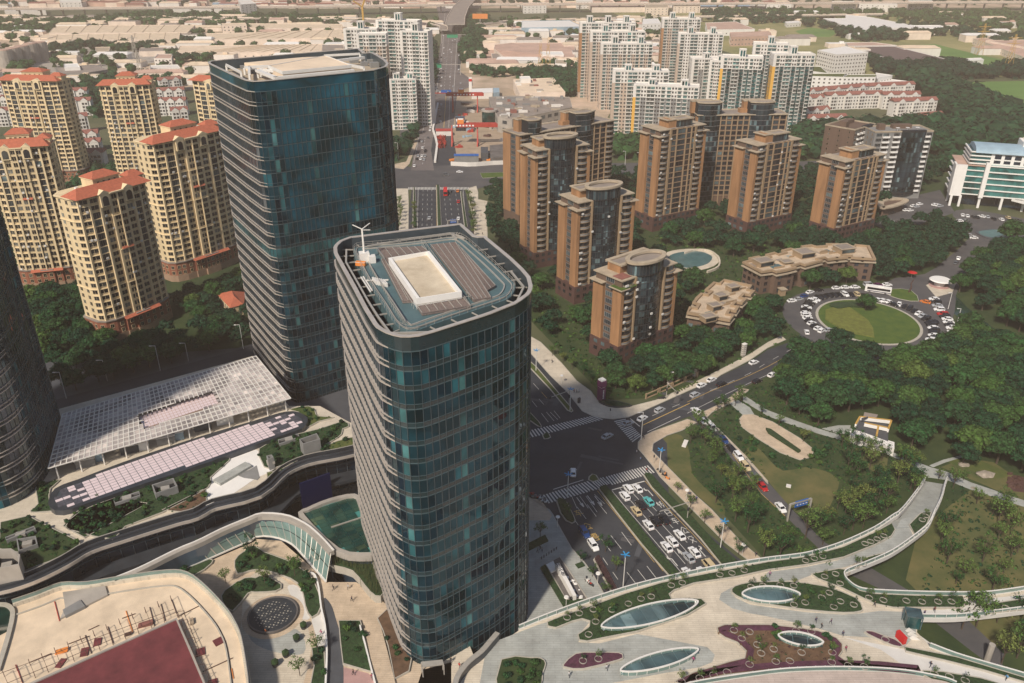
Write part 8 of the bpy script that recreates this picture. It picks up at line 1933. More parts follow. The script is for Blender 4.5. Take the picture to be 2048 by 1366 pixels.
wood_mass('tree_belt',[(-1500,1900),(1800,1950),(2200,2700),(-2000,2700)],34,8,13,222,'tree rows of the hazy quarter beyond the viaduct',keep=.5,avoid=True)
wood_mass('tree_belt',GL([(1235,290),(1420,290),(1640,290),(1640,322),(1420,322),(1235,326)]),9,8,12,214,'dark trees along the cross street behind the estate',keep=.9,avoid=True)
def avenue(pts,step,key,s,lab,grp,z=0.0,jit=.5,seed=0,sz=1.0):
 r=random.Random(seed)
 for p_ in resample(GL(pts,z),step):tree(key%r.randrange(3) if '%' in key else key,p_[0]+r.uniform(-jit,jit),p_[1]+r.uniform(-jit,jit),s*r.uniform(.85,1.2),lab,grp,z,name='young_tree',sz=sz)
avenue(Y8((1190,450),(1360,640),(1580,860),(1740,1060),(2010,1290)),7.5,'small%d',1.0,'young tree in the hedge island right of the queueing cars','young trees along the south boulevard',seed=1)
avenue(Z4((330,110),(450,200),(560,260),(640,330),(690,390)),6,'small%d',1.25,'light green young tree behind the tan corner pavement','young trees behind the corner pavement',seed=2)
avenue(Q(512,342,A4,[(1700,230),(1735,330),(1730,440),(1745,520)]),7,'small%d',1.3,'young tree on the right pavement of the north boulevard','young trees along the north boulevard',seed=3)
avenue(Q(512,342,A4,[(1150,260),(1150,380),(1145,470)]),7,'small%d',1.2,'young tree on the left pavement of the north boulevard','young trees along the north boulevard',seed=4)
avenue(Q(512,342,A4,[(1265,300),(1265,460)]),9,'small%d',1.1,'young tree in the slip lane island of the north boulevard','young trees along the north boulevard',seed=5)
for(u,v,s_,lab) in((1475,35+0,1.1,'bushy young tree beside the lower planted island of the left slip lane'),(745,320,1.3,'round bushy tree on the upper end of the lower planted island'),(830,470,1.1,'dark bushy tree in the middle of the lower planted island'),(640,520,.9,'bare slim tree beside the plaza name wall'),(750,660,.9,'bare slim tree at the end of the plaza'),(225,200,1.2,'slim pale tree in the square bed at the tower foot'),(550,410,1.0,'slim tree in the small square planter by the slip lane'),(440,30,1.0,'young tree in the upper planted island of the slip lane')):
 if v==35:continue
 c=G(*B3((u,v))[0]);tree('small%d'%(u%3),c[0],c[1],s_,lab,'single young trees round the tower plaza',name='young_tree')
def park(pts,step,base,k_,s0,s1,lab,grp,seed,keep,z=0.0,nm='young_tree',block=False,**kw):
 r=random.Random(seed);
 for p_ in scatter(GL(pts,z),step,seed,keep,avoid=block):tree('%s%d'%(base,r.randrange(k_)),p_[0],p_[1],r.uniform(s0,s1),lab,grp,z,name=nm,sz=r.uniform(.85,1.15),**kw)
park(Z4((1330,720),(1450,680),(1560,720),(1700,880),(1900,1100),(2000,1250),(1800,1300),(1660,1150),(1500,950),(1420,820)),5.2,'small',3,1.2,1.9,'leafy young tree in the strip between the boulevard lawn and the branch street','trees between the boulevard lawn and the branch street',31,.9)
park(Z4((1640,640),(1780,640),(1980,800),(2100,900),(2100,960),(1900,880),(1720,740)),4,'shrub',2,.9,1.5,'shrub on the bank above the branch street','shrubs on the bank above the branch street',32,.8,nm='shrub',cat='shrub')
park(Z4((1680,1100),(1800,1150),(2000,1350),(2300,1650),(2450,1900),(2300,2000),(2000,1750),(1760,1480),(1620,1300)),5.5,'small',3,1.3,2.0,'leafy young tree on the slope left of the branch street','trees on the slope left of the branch street',33,.85)
park(P5((580,1000),(700,900),(820,880),(960,930),(1240,1010),(1250,1100),(1180,1200),(1060,1366),(900,1500),(600,1600),(250,1650),(200,1480),(480,1400),(600,1200)),5.4,'small',3,1.3,2.3,'pale young tree in the meadow below the curved ramp','young trees in the meadow below the ramp',34,.8)
park(P5((490,800),(620,770),(700,830),(780,980),(700,1000),(600,900)),4.5,'small',3,1.4,1.9,'light green young tree between the terrace and the park path','young trees between the terrace and the path',35,.8)
park(P5((1440,1110),(1600,1170),(1800,1240),(2045,1330),(2300,1400),(2300,2100),(2000,2000),(1700,1990),(1300,1960),(1180,1850),(1300,1600),(1420,1366)),6.2,'small',3,1.1,2.1,'thin green tree on the dry meadow at the right','young trees on the dry meadow at the right',36,.62)
park(B4((1200,960),(1500,930),(2045,850),(2300,850),(2300,1300),(2045,1280),(1600,1130)),6,'small',3,1.4,2.3,'tall green sapling beside the road under the deck','saplings under the deck at the right border',37,.7)
park(P5((-180,570),(60,700),(330,880),(430,850),(300,730),(60,620),(-150,470)),6.5,'small',3,1.0,1.5,'young tree on the park terrace','young trees on the park terrace',38,.45)
park(P5((0,880),(150,950),(330,960),(490,1020),(480,960),(420,900),(380,820),(340,900),(200,960)),3.2,'shrub',2,.9,1.4,'dark shrub along the lower edge of the park terrace','shrubs along the park terrace',39,.85,nm='shrub',cat='shrub')
park(P5((420,830),(500,860),(500,920),(400,930),(350,880)),3.2,'shrub',2,1.1,1.7,'dark reddish shrub at the tip of the park terrace','shrubs at the tip of the terrace',40,.9,nm='shrub',cat='shrub')
park(Z4((1560,560),(1700,480),(1800,420),(1860,470),(1720,560),(1620,600)),5,'small',3,1.1,1.5,'thin young tree at the corner of the side street and the branch street','young trees at the branch street corner',41,.7)
for(u,v,s_,lab) in((1650,2000,.0,''),(1360,1110,1.0,'small tree in the bed beside the curved ramp'),(1560,1105,.9,'small tree beside the right park path')):
 if s_:c=G(*P5((u,v))[0]);tree('small0',c[0],c[1],s_,lab,'single trees beside the park paths',name='young_tree')
tree('broad0',RB[0]+3,RB[1]+11,1.0,'single dark tree on the roundabout island','lone trees',sz=.9)
c=G(2015,490);tree('broad1',c[0],c[1],1.6,'big round tree hiding part of the hotel forecourt pool','lone trees');c=G(1910,590);
for i,(x,y) in enumerate(DTREES):
 if i%5!=4:tree('small%d'%(i%3),x,y,.42+.22*((i*7)%5)/4,'small sapling growing out of a white ring on the deck','saplings in the white tree rings',DZ+.5,name='sapling',sz=1.2)
park(B4((0,910),(120,940),(90,1010),(0,1020)),2.4,'shrub',2,.7,1.1,'bushy shrub beside the lowest oval skylight','shrubs on the pedestrian deck',42,.9,z=DZ+.4,nm='shrub',cat='shrub')
park(B4((440,980),(540,1010),(585,1060),(585,1120),(500,1150),(460,1080)),2.4,'shrub',2,.7,1.1,'bushy shrub right of the lowest oval skylight','shrubs on the pedestrian deck',43,.9,z=DZ+.4,nm='shrub',cat='shrub')
park(B3((-60,1200),(150,1190),(240,1230),(200,1380),(-60,1460)),2.2,'shrub',2,.8,1.2,'shrub of the round bush bed beside the tower','shrubs of the round bush bed',44,.9,z=DZ+.3,nm='shrub',cat='shrub')
park(B4((290,620),(380,620),(680,720),(640,790),(330,770)),3,'shrub',2,.6,1.2,'shrub in the teardrop bed of the deck','shrubs on the pedestrian deck',45,.8,z=DZ+.4,nm='shrub',cat='shrub')
park(B3((680,740),(860,740),(860,800),(700,900),(640,860)),2.6,'shrub',2,.7,1.1,'shrub left of the large leaf-shaped skylight','shrubs on the pedestrian deck',46,.8,z=DZ+.4,nm='shrub',cat='shrub')
rr=random.Random(77)
for q in RG:
 for p_ in scatter(q,2.6,len(q),.62,avoid=False):tree('shrub%d'%rr.randrange(2),p_[0],p_[1],rr.uniform(.5,1.05),'low dark shrub in the roof garden of the mall','shrubs of the mall roof garden',PZ+.3,name='shrub',cat='shrub',trunk=False)
for q,z_ in CB[:4]:
 if z_>DZ+1:continue
 for p_ in scatter(q,2.4,len(q)+3,.6,avoid=False):tree('shrub%d'%rr.randrange(2),p_[0],p_[1],rr.uniform(.7,1.3),'green shrub round the fountain court','shrubs round the fountain court',z_-.1,name='shrub',cat='shrub',trunk=False)
for q,z_ in CB[4:]:
 for p_ in scatter(q,2.6,len(q)+3,.5,avoid=False):tree('shrub%d'%rr.randrange(2),p_[0],p_[1],rr.uniform(.6,1.1),'green shrub between the steps and the central tower','shrubs beside the tan steps',z_-.1,name='shrub',cat='shrub',trunk=False)
for(px_,py_,s_,lab) in((505,1110,1.5,'tree at the upper end of the shrub bed round the fountain court'),(452,1160,1.1,'small tree left of the fountain disc'),(530,1160,1.2,'small tree just above the fountain disc'),(408,1105,1.1,'bare tree in the small planter by the glass ring wall'),(636,1300,1.2,'tree beside the white parapet of the fountain court'),(600,1345,1.2,'tree at the bottom edge beside the fountain court'),(590,1145,1.4,'bushy tree right of the fountain disc')):
 c=G(px_,py_+6,DZ+.5);tree('small%d'%(px_%3),c[0],c[1],s_,lab,'single trees of the fountain court',DZ+.5,name='young_tree')
b=MB();b.m('reed');r_=random.Random(12)
for p_ in scatter(CB[3][0],.8,9,.9,avoid=False):
 for k in range(3):
  x,y=p_[0]+r_.uniform(-.4,.4),p_[1]+r_.uniform(-.4,.4);h_=r_.uniform(3.0,5.5);dx,dy=r_.uniform(-.3,.3),r_.uniform(-.3,.3);b.face([(x-.12,y,DZ),(x+.12,y,DZ),(x+dx,y+dy,DZ+h_)]);b.face([(x,y-.12,DZ),(x,y+.12,DZ),(x+dx,y+dy,DZ+h_*.9)])
o=link('reed_blades',b.mesh('reed_blades'),kind='stuff');o['label']='upright reed blades at the foot of the central tower';o['category']='reeds'
#  CARS
wd=['first','second','third','fourth','fifth','sixth','seventh','eighth','ninth','tenth','eleventh','twelfth','13th','14th','15th','16th','17th','18th','19th','20th','21st','22nd','23rd','24th','25th','26th','27th','28th','29th','30th','31st','32nd','33rd','34th','35th','36th','37th','38th','39th','40th']
kn=lambda s:{'suv':'SUV','sedan':'sedan','hatch':'hatchback','van':'van'}[s]
for(u,v,c_,s_,where) in((470,510,'white','suv','leftmost of the three at the stop line'),(520,412,'white','suv','middle one of the three at the stop line'),(645,405,'white','sedan','rightmost of the three at the stop line'),(800,582,'cyan','sedan','behind the rightmost car at the stop line'),(693,630,'black','sedan','left of the turquoise car'),(630,715,'gold','sedan','beside the median behind the leftmost white SUV'),(1008,828,'black','sedan','right of the dark SUV'),(888,850,'black','suv','in the middle lane beside a black sedan'),(795,905,'white','sedan','alone beside the median below the gold sedan'),(1222,1042,'white','sedan','upper right one of the lower group of four'),(1122,1130,'white','sedan','middle one of the lower group of four'),(1045,1205,'white','sedan','lower left one of the lower group of four'),(1425,1278,'white','sedan','rightmost of the lower group'),(1345,1350,'silver','sedan','low in the queue above the deck railing')):
 x,y=G(*Y8((u,v))[0]);car(x,y,ROADUP,c_,s_,'%s %s in the boulevard queue, %s'%(c_ if c_!='cyan' else 'turquoise',kn(s_),where))
for(u,v,c_,s_,a_,where) in((1405,500,'white','sedan',0,'white sedan just above the deck railing'),(1520,490,'white','hatch',0,'white hatchback tucked above the deck railing'),(1570,435,'gold','van',0,'pale yellow van just above the deck railing at the back of the queue')):
 x,y=G(*B3((u,v))[0]);car(x,y,ROADUP,c_,s_,where)
for(u,v,c_,s_,where) in((648,278,'white','suv','white SUV driving down the left carriageway of the south boulevard'),(578,175,'blue','suv','dark blue SUV ahead of the painted orange characters')):
 x,y=G(*B3((u,v))[0]);car(x,y,ROADUP+math.pi,c_,s_,where)
for(p_,q_,c_,s_,lab) in(((715,785),(805,740),'silver','sedan','silver sedan crossing the middle of the intersection'),((488,1090),(488,1015),'white','sedan','white sedan with black roof heading down in the intersection'),((880,675),(970,645),'silver','sedan','silver sedan on the zebra crossing of the side street'),((1005,640),(1075,600),'white','sedan','white sedan waiting behind the zebra crossing'),((1140,575),(1220,535),'silver','suv','silver SUV, third car from the zebra crossing on the side street'),((1500,580),(1440,535),'white','sedan','white sedan turning out of the branch street'),((1425,450),(1500,415),'silver','suv','silver SUV halfway up the near stretch of the side street'),((1480,370),(1545,340),'white','sedan','white sedan at the kerb beside the scooters'),((1560,325),(1625,295),'white','sedan','white sedan at the kerb just ahead of the black one'),((1635,360),(1710,330),'black','sedan','black sedan on the side street'),((1895,185),(1965,160),'white','sedan','white sedan farther up the side street near the villas'),((1925,335),(1990,310),'black','sedan','black sedan on the far side of the side street by the wood')):
 a_=G(*Z4(p_)[0]);c2=G(*Z4(q_)[0]);car((a_[0]+c2[0])/2,(a_[1]+c2[1])/2,math.atan2(c2[1]-a_[1],c2[0]-a_[0]),c_,s_,lab)
x,y=G(1544,752);car(x,y,R(40),'white','sedan','white sedan on the side street at the edge of the wood');x,y=G(1613,666);car(x,y,R(80),'white','sedan','white sedan entering the roundabout from the side street')
br=[(1522,'white','hatch'),(1590,'white','van'),(1690,'blue','sedan'),(1750,'black','sedan'),(1810,'white','suv'),(1865,'gold','suv'),(1940,'grey','sedan'),(2000,'red','sedan')]
yv=[640,690,790,865,925,1005,1085,1165]
for i,((u,c_,s_),v) in enumerate(zip(br,yv)):
 x,y=G(*Z4((u,v))[0]);car(x,y,pang(Z4((1600,690))[0],Z4((2000,1165))[0]),c_,s_,'%s %s, %s car from the top in the line parked on the branch street'%(c_,kn(s_),wd[i]))
x,y=G(1561,1018);car(x,y,pang(Z4((1600,690))[0],Z4((2000,1165))[0]),'white','sedan','white sedan near the blue sign gantry on the branch street')
for(u,v,c_) in((1225,205,'white'),(1195,228,'black')):
 x,y=G(*Z4((u,v))[0]);car(x,y,R(-30),c_,'sedan','%s sedan parked under trees in front of the nearest oval-roofed tower'%c_)
rc=random.Random(21);inner_cols=[]
k=0
R0x,R0y=26.0,28.2
def ringcar(phi,rx,ry,c_,s_,lab,grp,tang=False):
 x,y=RB[0]+rx*math.cos(phi),RB[1]+ry*math.sin(phi);a=math.atan2(-(y-RB[1]),-(x-RB[0]))+(math.pi/2 if tang else.35);car(x,y,a,c_,s_,lab,grp,detail=1)
segs=[(62,112,8),(113,160,8),(162,205,8),(212,226,3),(-52,-2,9),(0,40,7)]
cols_=['black','black','gold','black','white','black','black','black']+['black','black','white','white','black','black','white','black']+['white','white','white','black','white','black','white','white']+['silver','black','grey']+['black','white','black','white','black','black','white','black','black']+['black','silver','white','black','black','black','white']
for a0_,a1_,n_ in segs:
 for i in range(n_):
  phi=R(a0_+(a1_-a0_)*(i+.5)/n_);c_=cols_[k%len(cols_)];s_=rc.choice(('sedan','sedan','suv'));ringcar(phi,R0x,R0y,c_,s_,'%s %s nosed in to the roundabout island, %s of its ring anticlockwise from right'%(c_,kn(s_),wd[k%40]if k<40 else['41st','42nd','43rd','44th','45th'][k-40]),'cars parked round the roundabout island');k+=1
for(u,v,c_) in((880,1040,'white'),(920,1045,'white'),(965,1055,'white'),(1003,1075,'black')):
 x,y=G(*V7((u,v))[0]);car(x,y,R(-55),c_,'sedan','%s sedan in the short row above the island tree'%c_,'cars parked round the roundabout island',detail=1)
orow=[((1325,1030),'white'),((1340,1055),'black'),((1350,1082),'silver'),((1365,1115),'white'),((1392,1150),'red'),((1410,1172),'black'),((1430,1190),'white'),((1440,1215),'white'),((1450,1237),'black'),((1465,1262),'white'),((1475,1290),'white'),((1480,1310),'white'),((1485,1332),'white')]
for i,(p_,c_) in enumerate(orow):
 x,y=G(*V7(p_)[0]);car(x,y,R(172),c_,rc.choice(('sedan','suv')),'%s car, %s from the top of the parked row right of the roundabout'%(c_,wd[i]),'cars parked in the row right of the roundabout',detail=1)
for i,(p_,c_,a_) in enumerate((((190,1045),'white',15),((245,1030),'silver',20),((290,1005),'blue',30),((335,975),'white',30),((405,960),'black',10),((545,942),'white',10),((620,937),'white',5),((697,935),'white',5),((800,915),'silver',8),((880,918),'purple',-8),((950,915),'white',0))):
 x,y=G(*V7(p_)[0]);car(x,y,R(a_),c_,'van' if p_[0]==800 else 'sedan','%s car, %s from the left along the upper outer kerb of the roundabout'%(c_,wd[i]),'cars parked along the upper kerb of the roundabout',detail=1)
for(p_,c_,a_,lab) in(((1325,1210),'black',110,'black sedan driving round the right side of the roundabout'),((1255,1053),'orange',140,'orange-red sedan driving where the hotel drive meets the roundabout'),((485,1278),'silver',20,'silver sedan parked at the lower left of the roundabout island'),((525,1292),'black',35,'black sedan parked at the lower left of the roundabout island')):
 x,y=G(*V7(p_)[0]);car(x,y,R(a_),c_,'sedan',lab,detail=1)
for i,(p_,c_,a_) in enumerate((((1552,358),'white',70),((1590,365),'white',75),((1640,372),'black',80),((1670,376),'black',80),((1705,368),'white',120),((1750,372),'silver',80),((1800,388),'black',85),((1862,393),'white',85),((1915,378),'gold',85),((1525,405),'white',170),((1565,400),'grey',150),((1495,428),'white',175),((1550,480),'black',130),((1580,505),'black',130),((1605,520),'silver',130),((1640,540),'white',175),((1520,703),'white',60),((1500,740),'grey',50))):
 x,y=G(*V7(p_)[0]);car(x,y,R(a_),c_,'sedan','%s car, %s counted along the hotel forecourt'%(c_,wd[i]),'cars parked on the hotel forecourt and drive',detail=1)
for i,(p_,c_) in enumerate((((1100,318),'white'),((1135,320),'white'),((1160,285),'white'),((1185,290),'silver'),((1210,270),'white'),((970,345),'black'),((990,340),'black'),((950,405),'white'),((985,410),'white'),((1330,275),'white'),((1355,280),'white'),((1375,285),'silver'))):
 x,y=G(*V7(p_)[0]);car(x,y,R(25),c_,'sedan','%s car, %s in the yard behind the right square-crowned tower'%(c_,wd[i]),'cars parked in the estate yard',detail=0)
def coach(x,y,a,lab,L_=11.5,m1='white_clean',m2='screen_blue'):
 F_=loc_frame((x,y),a);t=thing('coach',lab,'bus',(x,y,0));b=MB();b.m(m1).prism(rect(F_,-L_/2,-1.25,L_/2,1.25),.35,3.2);b.box(*F_(-1,0),3.2,2.5,1.6,.25,a);part('body',b,t)
 b=MB();b.m('car_glass').prism(rect(F_,-L_/2+.5,-1.28,L_/2-.9,1.28),1.6,2.7);b.prism(rect(F_,L_/2-.3,-1.1,L_/2+.03,1.1),1.3,2.9);part('windows',b,t)
 b=MB();b.m(m2).prism(rect(F_,-L_/2-.01,-1.27,L_/2-1,1.27),.7,1.1);part('stripe',b,t)
 for u in(-L_/2+2.4,L_/2-2.2):
  for s in(-1.1,1.1):
   b=MB();b.m('tyre');q=F_(u,s);vs=[]
   for yy in(-.15,.15):
    for i in range(12):f=F_(u+.5*math.cos(i*math.pi/6),s+yy);vs.append((*f,.5+.5*math.sin(i*math.pi/6)))
   b.faces(vs,[(i,(i+1)%12,12+(i+1)%12,12+i) for i in range(12)]+[tuple(range(12)),tuple(range(23,11,-1))]);part('wheel',b,t)
x,y=G(1755,585);coach(x,y,pang((1779,588),(1731,581)),'white coach with dark blue window band on the upper side of the roundabout')
x,y=G(891,388);coach(x,y,pang((891,380),(891,400)),'red and white bus on the right carriageway of the north boulevard',10.5,'red_paint','white_clean')
for(p_,c_,s_) in(((1385,382),'silver','sedan'),((1548,168),'grey','suv'),((1612,165),'orange','sedan'),((1617,250),'red','sedan'),((1617,385),'white','sedan'),((1520,35),'grey','suv'),((1628,12),'white','sedan')):
 x,y=G(*Q(512,342,A4,[p_])[0]);d_=0 if p_[1]<60 else math.pi/2
 car(x,y,d_,c_,s_,'%s %s on the north boulevard %s'%(c_,kn(s_),'crossing at the far intersection' if p_[1]<60 else 'above the tan pavement'),'cars on the north boulevard',detail=1)
u0=[(1460,170),(1480,205),(1497,285),(1550,300),(1595,290),(1640,310),(1500,385),(1550,400),(1500,430),(1560,420),(1610,415),(1480,460),(1510,470),(1620,445),(1480,550),(1495,570),(1470,590),(1455,615),(1465,635),(1485,622),(1550,618),(1630,585),(1620,560),(1480,690),(1440,705),(1435,720),(1455,730),(1470,740),(1500,740),(1575,695),(1635,668),(1425,760),(1420,780),(1410,860),(1425,875),(1460,870),(1465,885),(1480,840),(1385,950),(1470,930),(1475,975),(1395,1020),(1390,1045),(1375,1105),(1325,1135),(1330,1185),(1355,1205),(1295,1250),(1325,1250),(1350,1250),(1285,1275),(1315,1275),(1342,1280),(1350,1215),(1265,1330),(1640,370),(1650,350),(1700,290),(1720,310),(1540,130),(1570,140),(1590,320),(1570,325),(1605,350)]
rn=random.Random(4)
for i,p_ in enumerate(u0):
 x,y=G(*E1(p_)[0]);c_=rn.choice(('white','white','silver','grey','black','white'));car(x,y,math.pi/2+.05,c_,'sedan','%s car in the far traffic of the boulevard, %s from the top'%(c_,wd[i]if i<40 else '%dth'%(i+1)),'cars in the far traffic of the boulevard',detail=0)
rr=random.Random(14)
for i in range(26):
 x,y=G(1760+i*14+rr.uniform(-3,3),147+rr.uniform(-1,4));c_=rr.choice(('white','silver','black','white'));car(x,y,R(80),c_,'sedan','%s car in the long line parked below the dark tree belt, top right'%c_,'cars parked in the line below the dark tree belt',detail=0)
for(p_,c_) in(((1050,340),'white'),((1110,700),'white')):pass
for(u,v,c_) in((545,525,'grey'),(445,570,'grey'),(345,605,'grey')):
 x,y=G(*A2((u,v))[0],0);car(x,y,R(-60),c_,'sedan','grey car in the dim lane between the mall blocks, %s'%{545:'right one',445:'middle one',345:'left one'}[u])
#  STREET FURNITURE
def star_lamp(px,py,h,lab):
 x,y=G(px,py);t=thing('street_lamp',lab,'street lamp',(x,y,0),'blue pinwheel street lamps');b=MB();b.m('white_metal').cyl(x,y,0,h,.14,.09,8);part('pole',b,t)
 for k in range(5):
  a=k*1.2566+px;b=MB();b.m('lamp_blue').bar((x,y,h),(x+1.25*math.cos(a),y+1.25*math.sin(a),h+.25),.3,.1);part('lamp_arm',b,t)
for(px,py,h,w_) in((1246,1175,11,'standing in the lower planted island'),(1135,995,8.5,'at the corner of the plaza beside the zebra crossing'),(1318,945,8.5,'at the top of the hedge island right of the queue'),(1440,1100,10,'by the hedge island near the deck railing'),(1072,742,9,'just right of the central tower'),(1140,822,9,'at the tip of the grass island')):star_lamp(px,py,h,'lamp with blue pinwheel arms '+w_)
def mast_lamp(px,py,h,lab,arm=1.6,grp='pale street lamps'):
 x,y=G(px,py);t=thing('street_lamp',lab,'street lamp',(x,y,0),grp);b=MB();b.m('white_metal').cyl(x,y,0,h,.15,.10,8);part('pole',b,t);b=MB();b.m('white_metal').bar((x,y,h),(x-arm,y-.6,h+.3),.22,.12).box(x-arm,y-.6,h+.15,.9,.4,.2);part('lamp_head',b,t)
for(px,py,h,w_) in((133,797,11,'leftmost'),(215,762,9,'second from the left'),(321,742,11,'third from the left'),(377,722,8,'fourth from the left'),(487,698,11,'rightmost, close to the tall glass tower')):mast_lamp(px,py,h,'pale street lamp on the west street, '+w_)
for(px,py,h,w_) in((797,318,12,'left of the far intersection'),(1278,333,10,'behind the estate, right one'),(1250,330,10,'behind the estate, left one'),(1012,372,9,'right of the far intersection'),(1912,655,9,'beside the canal'),(1896,618,8,'beside the parked row right of the roundabout'),(1282,880,11,'at the corner of the side street')):mast_lamp(px,py,h,'pale street lamp '+w_)
def globe_lamp(px,py,lab,z=0,h=3.6):
 x,y=G(px,py,z);t=thing('garden_lamp',lab,'garden lamp',(x,y,z),'white disc lamps on the pavements');b=MB();b.m('white_metal').cyl(x,y,z,z+h,.07,.07,6);part('pole',b,t);b=MB();b.m('white_clean').cyl(x,y,z+h,z+h+.25,.65,.55,14);part('lamp_head',b,t)
for(px,py,w_) in((1123,768,'on the tan pavement above the crossing'),(1372,1000,'on the tan pavement beside the boulevard lawn'),(1115,1054,'at the kerb of the tower plaza'),(1195,1168,'at the lower end of the tower plaza'),(1484,1110,'near the deck railing on the right pavement'),(1132,1216,'beside the hedge of the name wall')):globe_lamp(px,py,'white disc lamp '+w_)
def signal(base,tip,h,lab):
 (x,y),(x2,y2)=G(*base),G(*tip,h);t=thing('traffic_signal',lab,'traffic signal',(x,y,0));b=MB();b.m('rail_metal').cyl(x,y,0,h,.16,.12,8);b.bar((x,y,h),(x2,y2,h+.2),.2);part('mast',b,t)
 b=MB();b.m('disc_dark').box(x2,y2,h-.3,.9,.3,.9,.6).box(x,y,h-3,.4,.4,1.2,.6);part('signal_head',b,t)
signal((1138,812),(1100,796),6.5,'traffic signal mast with a long arm over the left approach above the crossing')
signal((1332,798),(1355,786),6.5,'traffic signal mast reaching over the side street')
signal((1374,1040),(1316,1025),6.5,'traffic signal mast with a long arm over the queueing cars')
for(px,py,lab) in((1220,834,'pedestrian signal at the inner corner of the tan pavement'),(1307,928,'pedestrian signal beside the lower zebra crossing')):
 x,y=G(px,py);b=MB();b.m('rail_metal').cyl(x,y,.15,3,.06,.06,6);b.m('disc_dark').box(x,y,2.6,.4,.3,.9);solo('pedestrian_signal',b,lab,'signal',(x,y,0))
x,y=G(1158,806);b=MB();b.m('disc_dark').box(x,y,.15,1.0,.6,2.0,.6);solo('phone_box',b,'small dark box on the tan pavement above the crossing','box')
def gantry_sign(p0,p1,h,wtext,lab):
 a_,c_=G(*p0),G(*p1);t=thing('sign_gantry',lab,'road sign',(*a_,0));b=MB();b.m('rail_metal').box(*a_,0,.5,.5,h).box(*c_,0,.5,.5,h);b.bar((*a_,h),(*c_,h),.4,.5);part('frame',b,t)
 b=MB();b.m('sign_blue');l_=lambda f:(a_[0]+(c_[0]-a_[0])*f,a_[1]+(c_[1]-a_[1])*f);b.bar((*l_(.25),h-.6),(*l_(.85),h-.6),.2,2.2);SG=part('sign_panel',b,t)
 b=MB();b.m('white_clean');N_=normals([a_,c_],False)[0]
 for k in range(4):
  for zz in(h-.1,h-.9):
   p_=l_(.32+.14*k);b.bar((p_[0]+N_[0]*.14,p_[1]+N_[1]*.14,zz),(p_[0]+N_[0]*.14+(c_[0]-a_[0])*.07,p_[1]+N_[1]*.14+(c_[1]-a_[1])*.07,zz),.03,.3)
 part('lettering',b,SG)
gantry_sign((1574,1042),(1616,1030),6,'','blue direction sign on a frame over the branch street')
gantry_sign((896,458),(916,456),5,'','blue direction sign over the right carriageway just behind the central tower')
def scooter(px,py,lab,grp,col='disc_dark',z=0):
 x,y=G(px,py,z);a=rnd.uniform(0,6.3);F_=loc_frame((x,y),a);b=MB();b.m(col);b.bar((*F_(-.5,0),z+.5),(*F_(.3,0),z+.35),.3,.3);b.bar((*F_(-.7,0),z+.75),(*F_(0,0),z+.7),.3,.18);b.bar((*F_(.4,0),z+.3),(*F_(.55,0),z+1.0),.25,.12);b.bar((*F_(.5,-.3),z+1.0),(*F_(.5,.3),z+1.0),.07)
 b.m('tyre')
 for u in(-.6,.65):b.faces([(*F_(u+.25*math.cos(i*1.0472),s*.05),z+.27+.25*math.sin(i*1.0472)) for s in(-1,1) for i in range(6)],[(i,(i+1)%6,6+(i+1)%6,6+i) for i in range(6)]+[(0,1,2,3,4,5),(11,10,9,8,7,6)])
 solo('scooter',b,lab,'scooter',(x,y,z),group=grp)
rs_=random.Random(15)
for i in range(16):scooter(1058+i*2.2,990+i*.9+rs_.uniform(-3,3),'scooter in the crowded row at the lower left of the crossing','scooters beside the lower left zebra crossing',rs_.choice(('disc_dark','red_paint','grey_wall','white_clean')))
for i in range(8):scooter(1318+i*2.4,942+i*2+rs_.uniform(-3,3),'bicycle or scooter by the lower zebra crossing on the right pavement','two-wheelers on the right pavement',rs_.choice(('disc_dark','orange_paint','grey_wall')))
for i in range(6):scooter(1319+i*2,799-i*.5+rs_.uniform(-1,1),'scooter parked at the kerb of the side street','scooters at the side street kerb')
for i in range(9):scooter(1352+i*5,785-i*2.3,'bright green hire bicycle at the side street kerb','green hire bicycles','bright_lawn')
for i in range(5):scooter(1172+i*2.5,1160+i*3,'scooter parked at the lower end of the tower plaza','scooters at the end of the plaza',rs_.choice(('disc_dark','crane_red','white_clean')))
x,y=G(1878,572);t=thing('canopy_tent','round white canopy with pink edge on the island beside the hotel drive','canopy',(x,y,0));b=MB();b.m('white_clean').cyl(x,y,3.2,3.6,5.0,4.4,24);part('roof',b,t);b=MB();b.m('white_wall').cyl(x,y,.2,3.2,2.4,2.6,16);b.m('paving_pink').cyl(x,y,.2,.5,4.6,4.6,24);part('base',b,t)
x,y=G(1822,556);b=MB();b.m('red_paint').cyl(x,y,3.0,3.3,2.4,.3,8);b.m('rail_metal').cyl(x,y,0,3,.08,.08,6);solo('parasol',b,'pink-red square parasol above the roundabout','parasol',(x,y,0))
x,y=G(1817,585);b=MB();b.m('scaffold');b.bar((x,y,0),(x+.8,y,2.5),.5);b.bar((x+.8,y,2.5),(x+.2,y,4.6),.4);b.bar((x+.2,y,4.6),(x+1,y,6.6),.3);solo('sculpture',b,'dark twisted slender sculpture on the small lawn by the roundabout','sculpture',(x,y,0))
x,y=G(1563,590);b=MB();b.m('tan_trim').box(x,y,0,2.5,2.5,3,.3);b.m('roof_slab').box(x,y,3,3.4,3.4,.4,.3);solo('guard_booth',b,'small cream guard booth left of the roundabout','booth',(x,y,0))
for(u,v,s_) in((1285,115+0,0),(1995,640,1),(1900,250,0)):pass
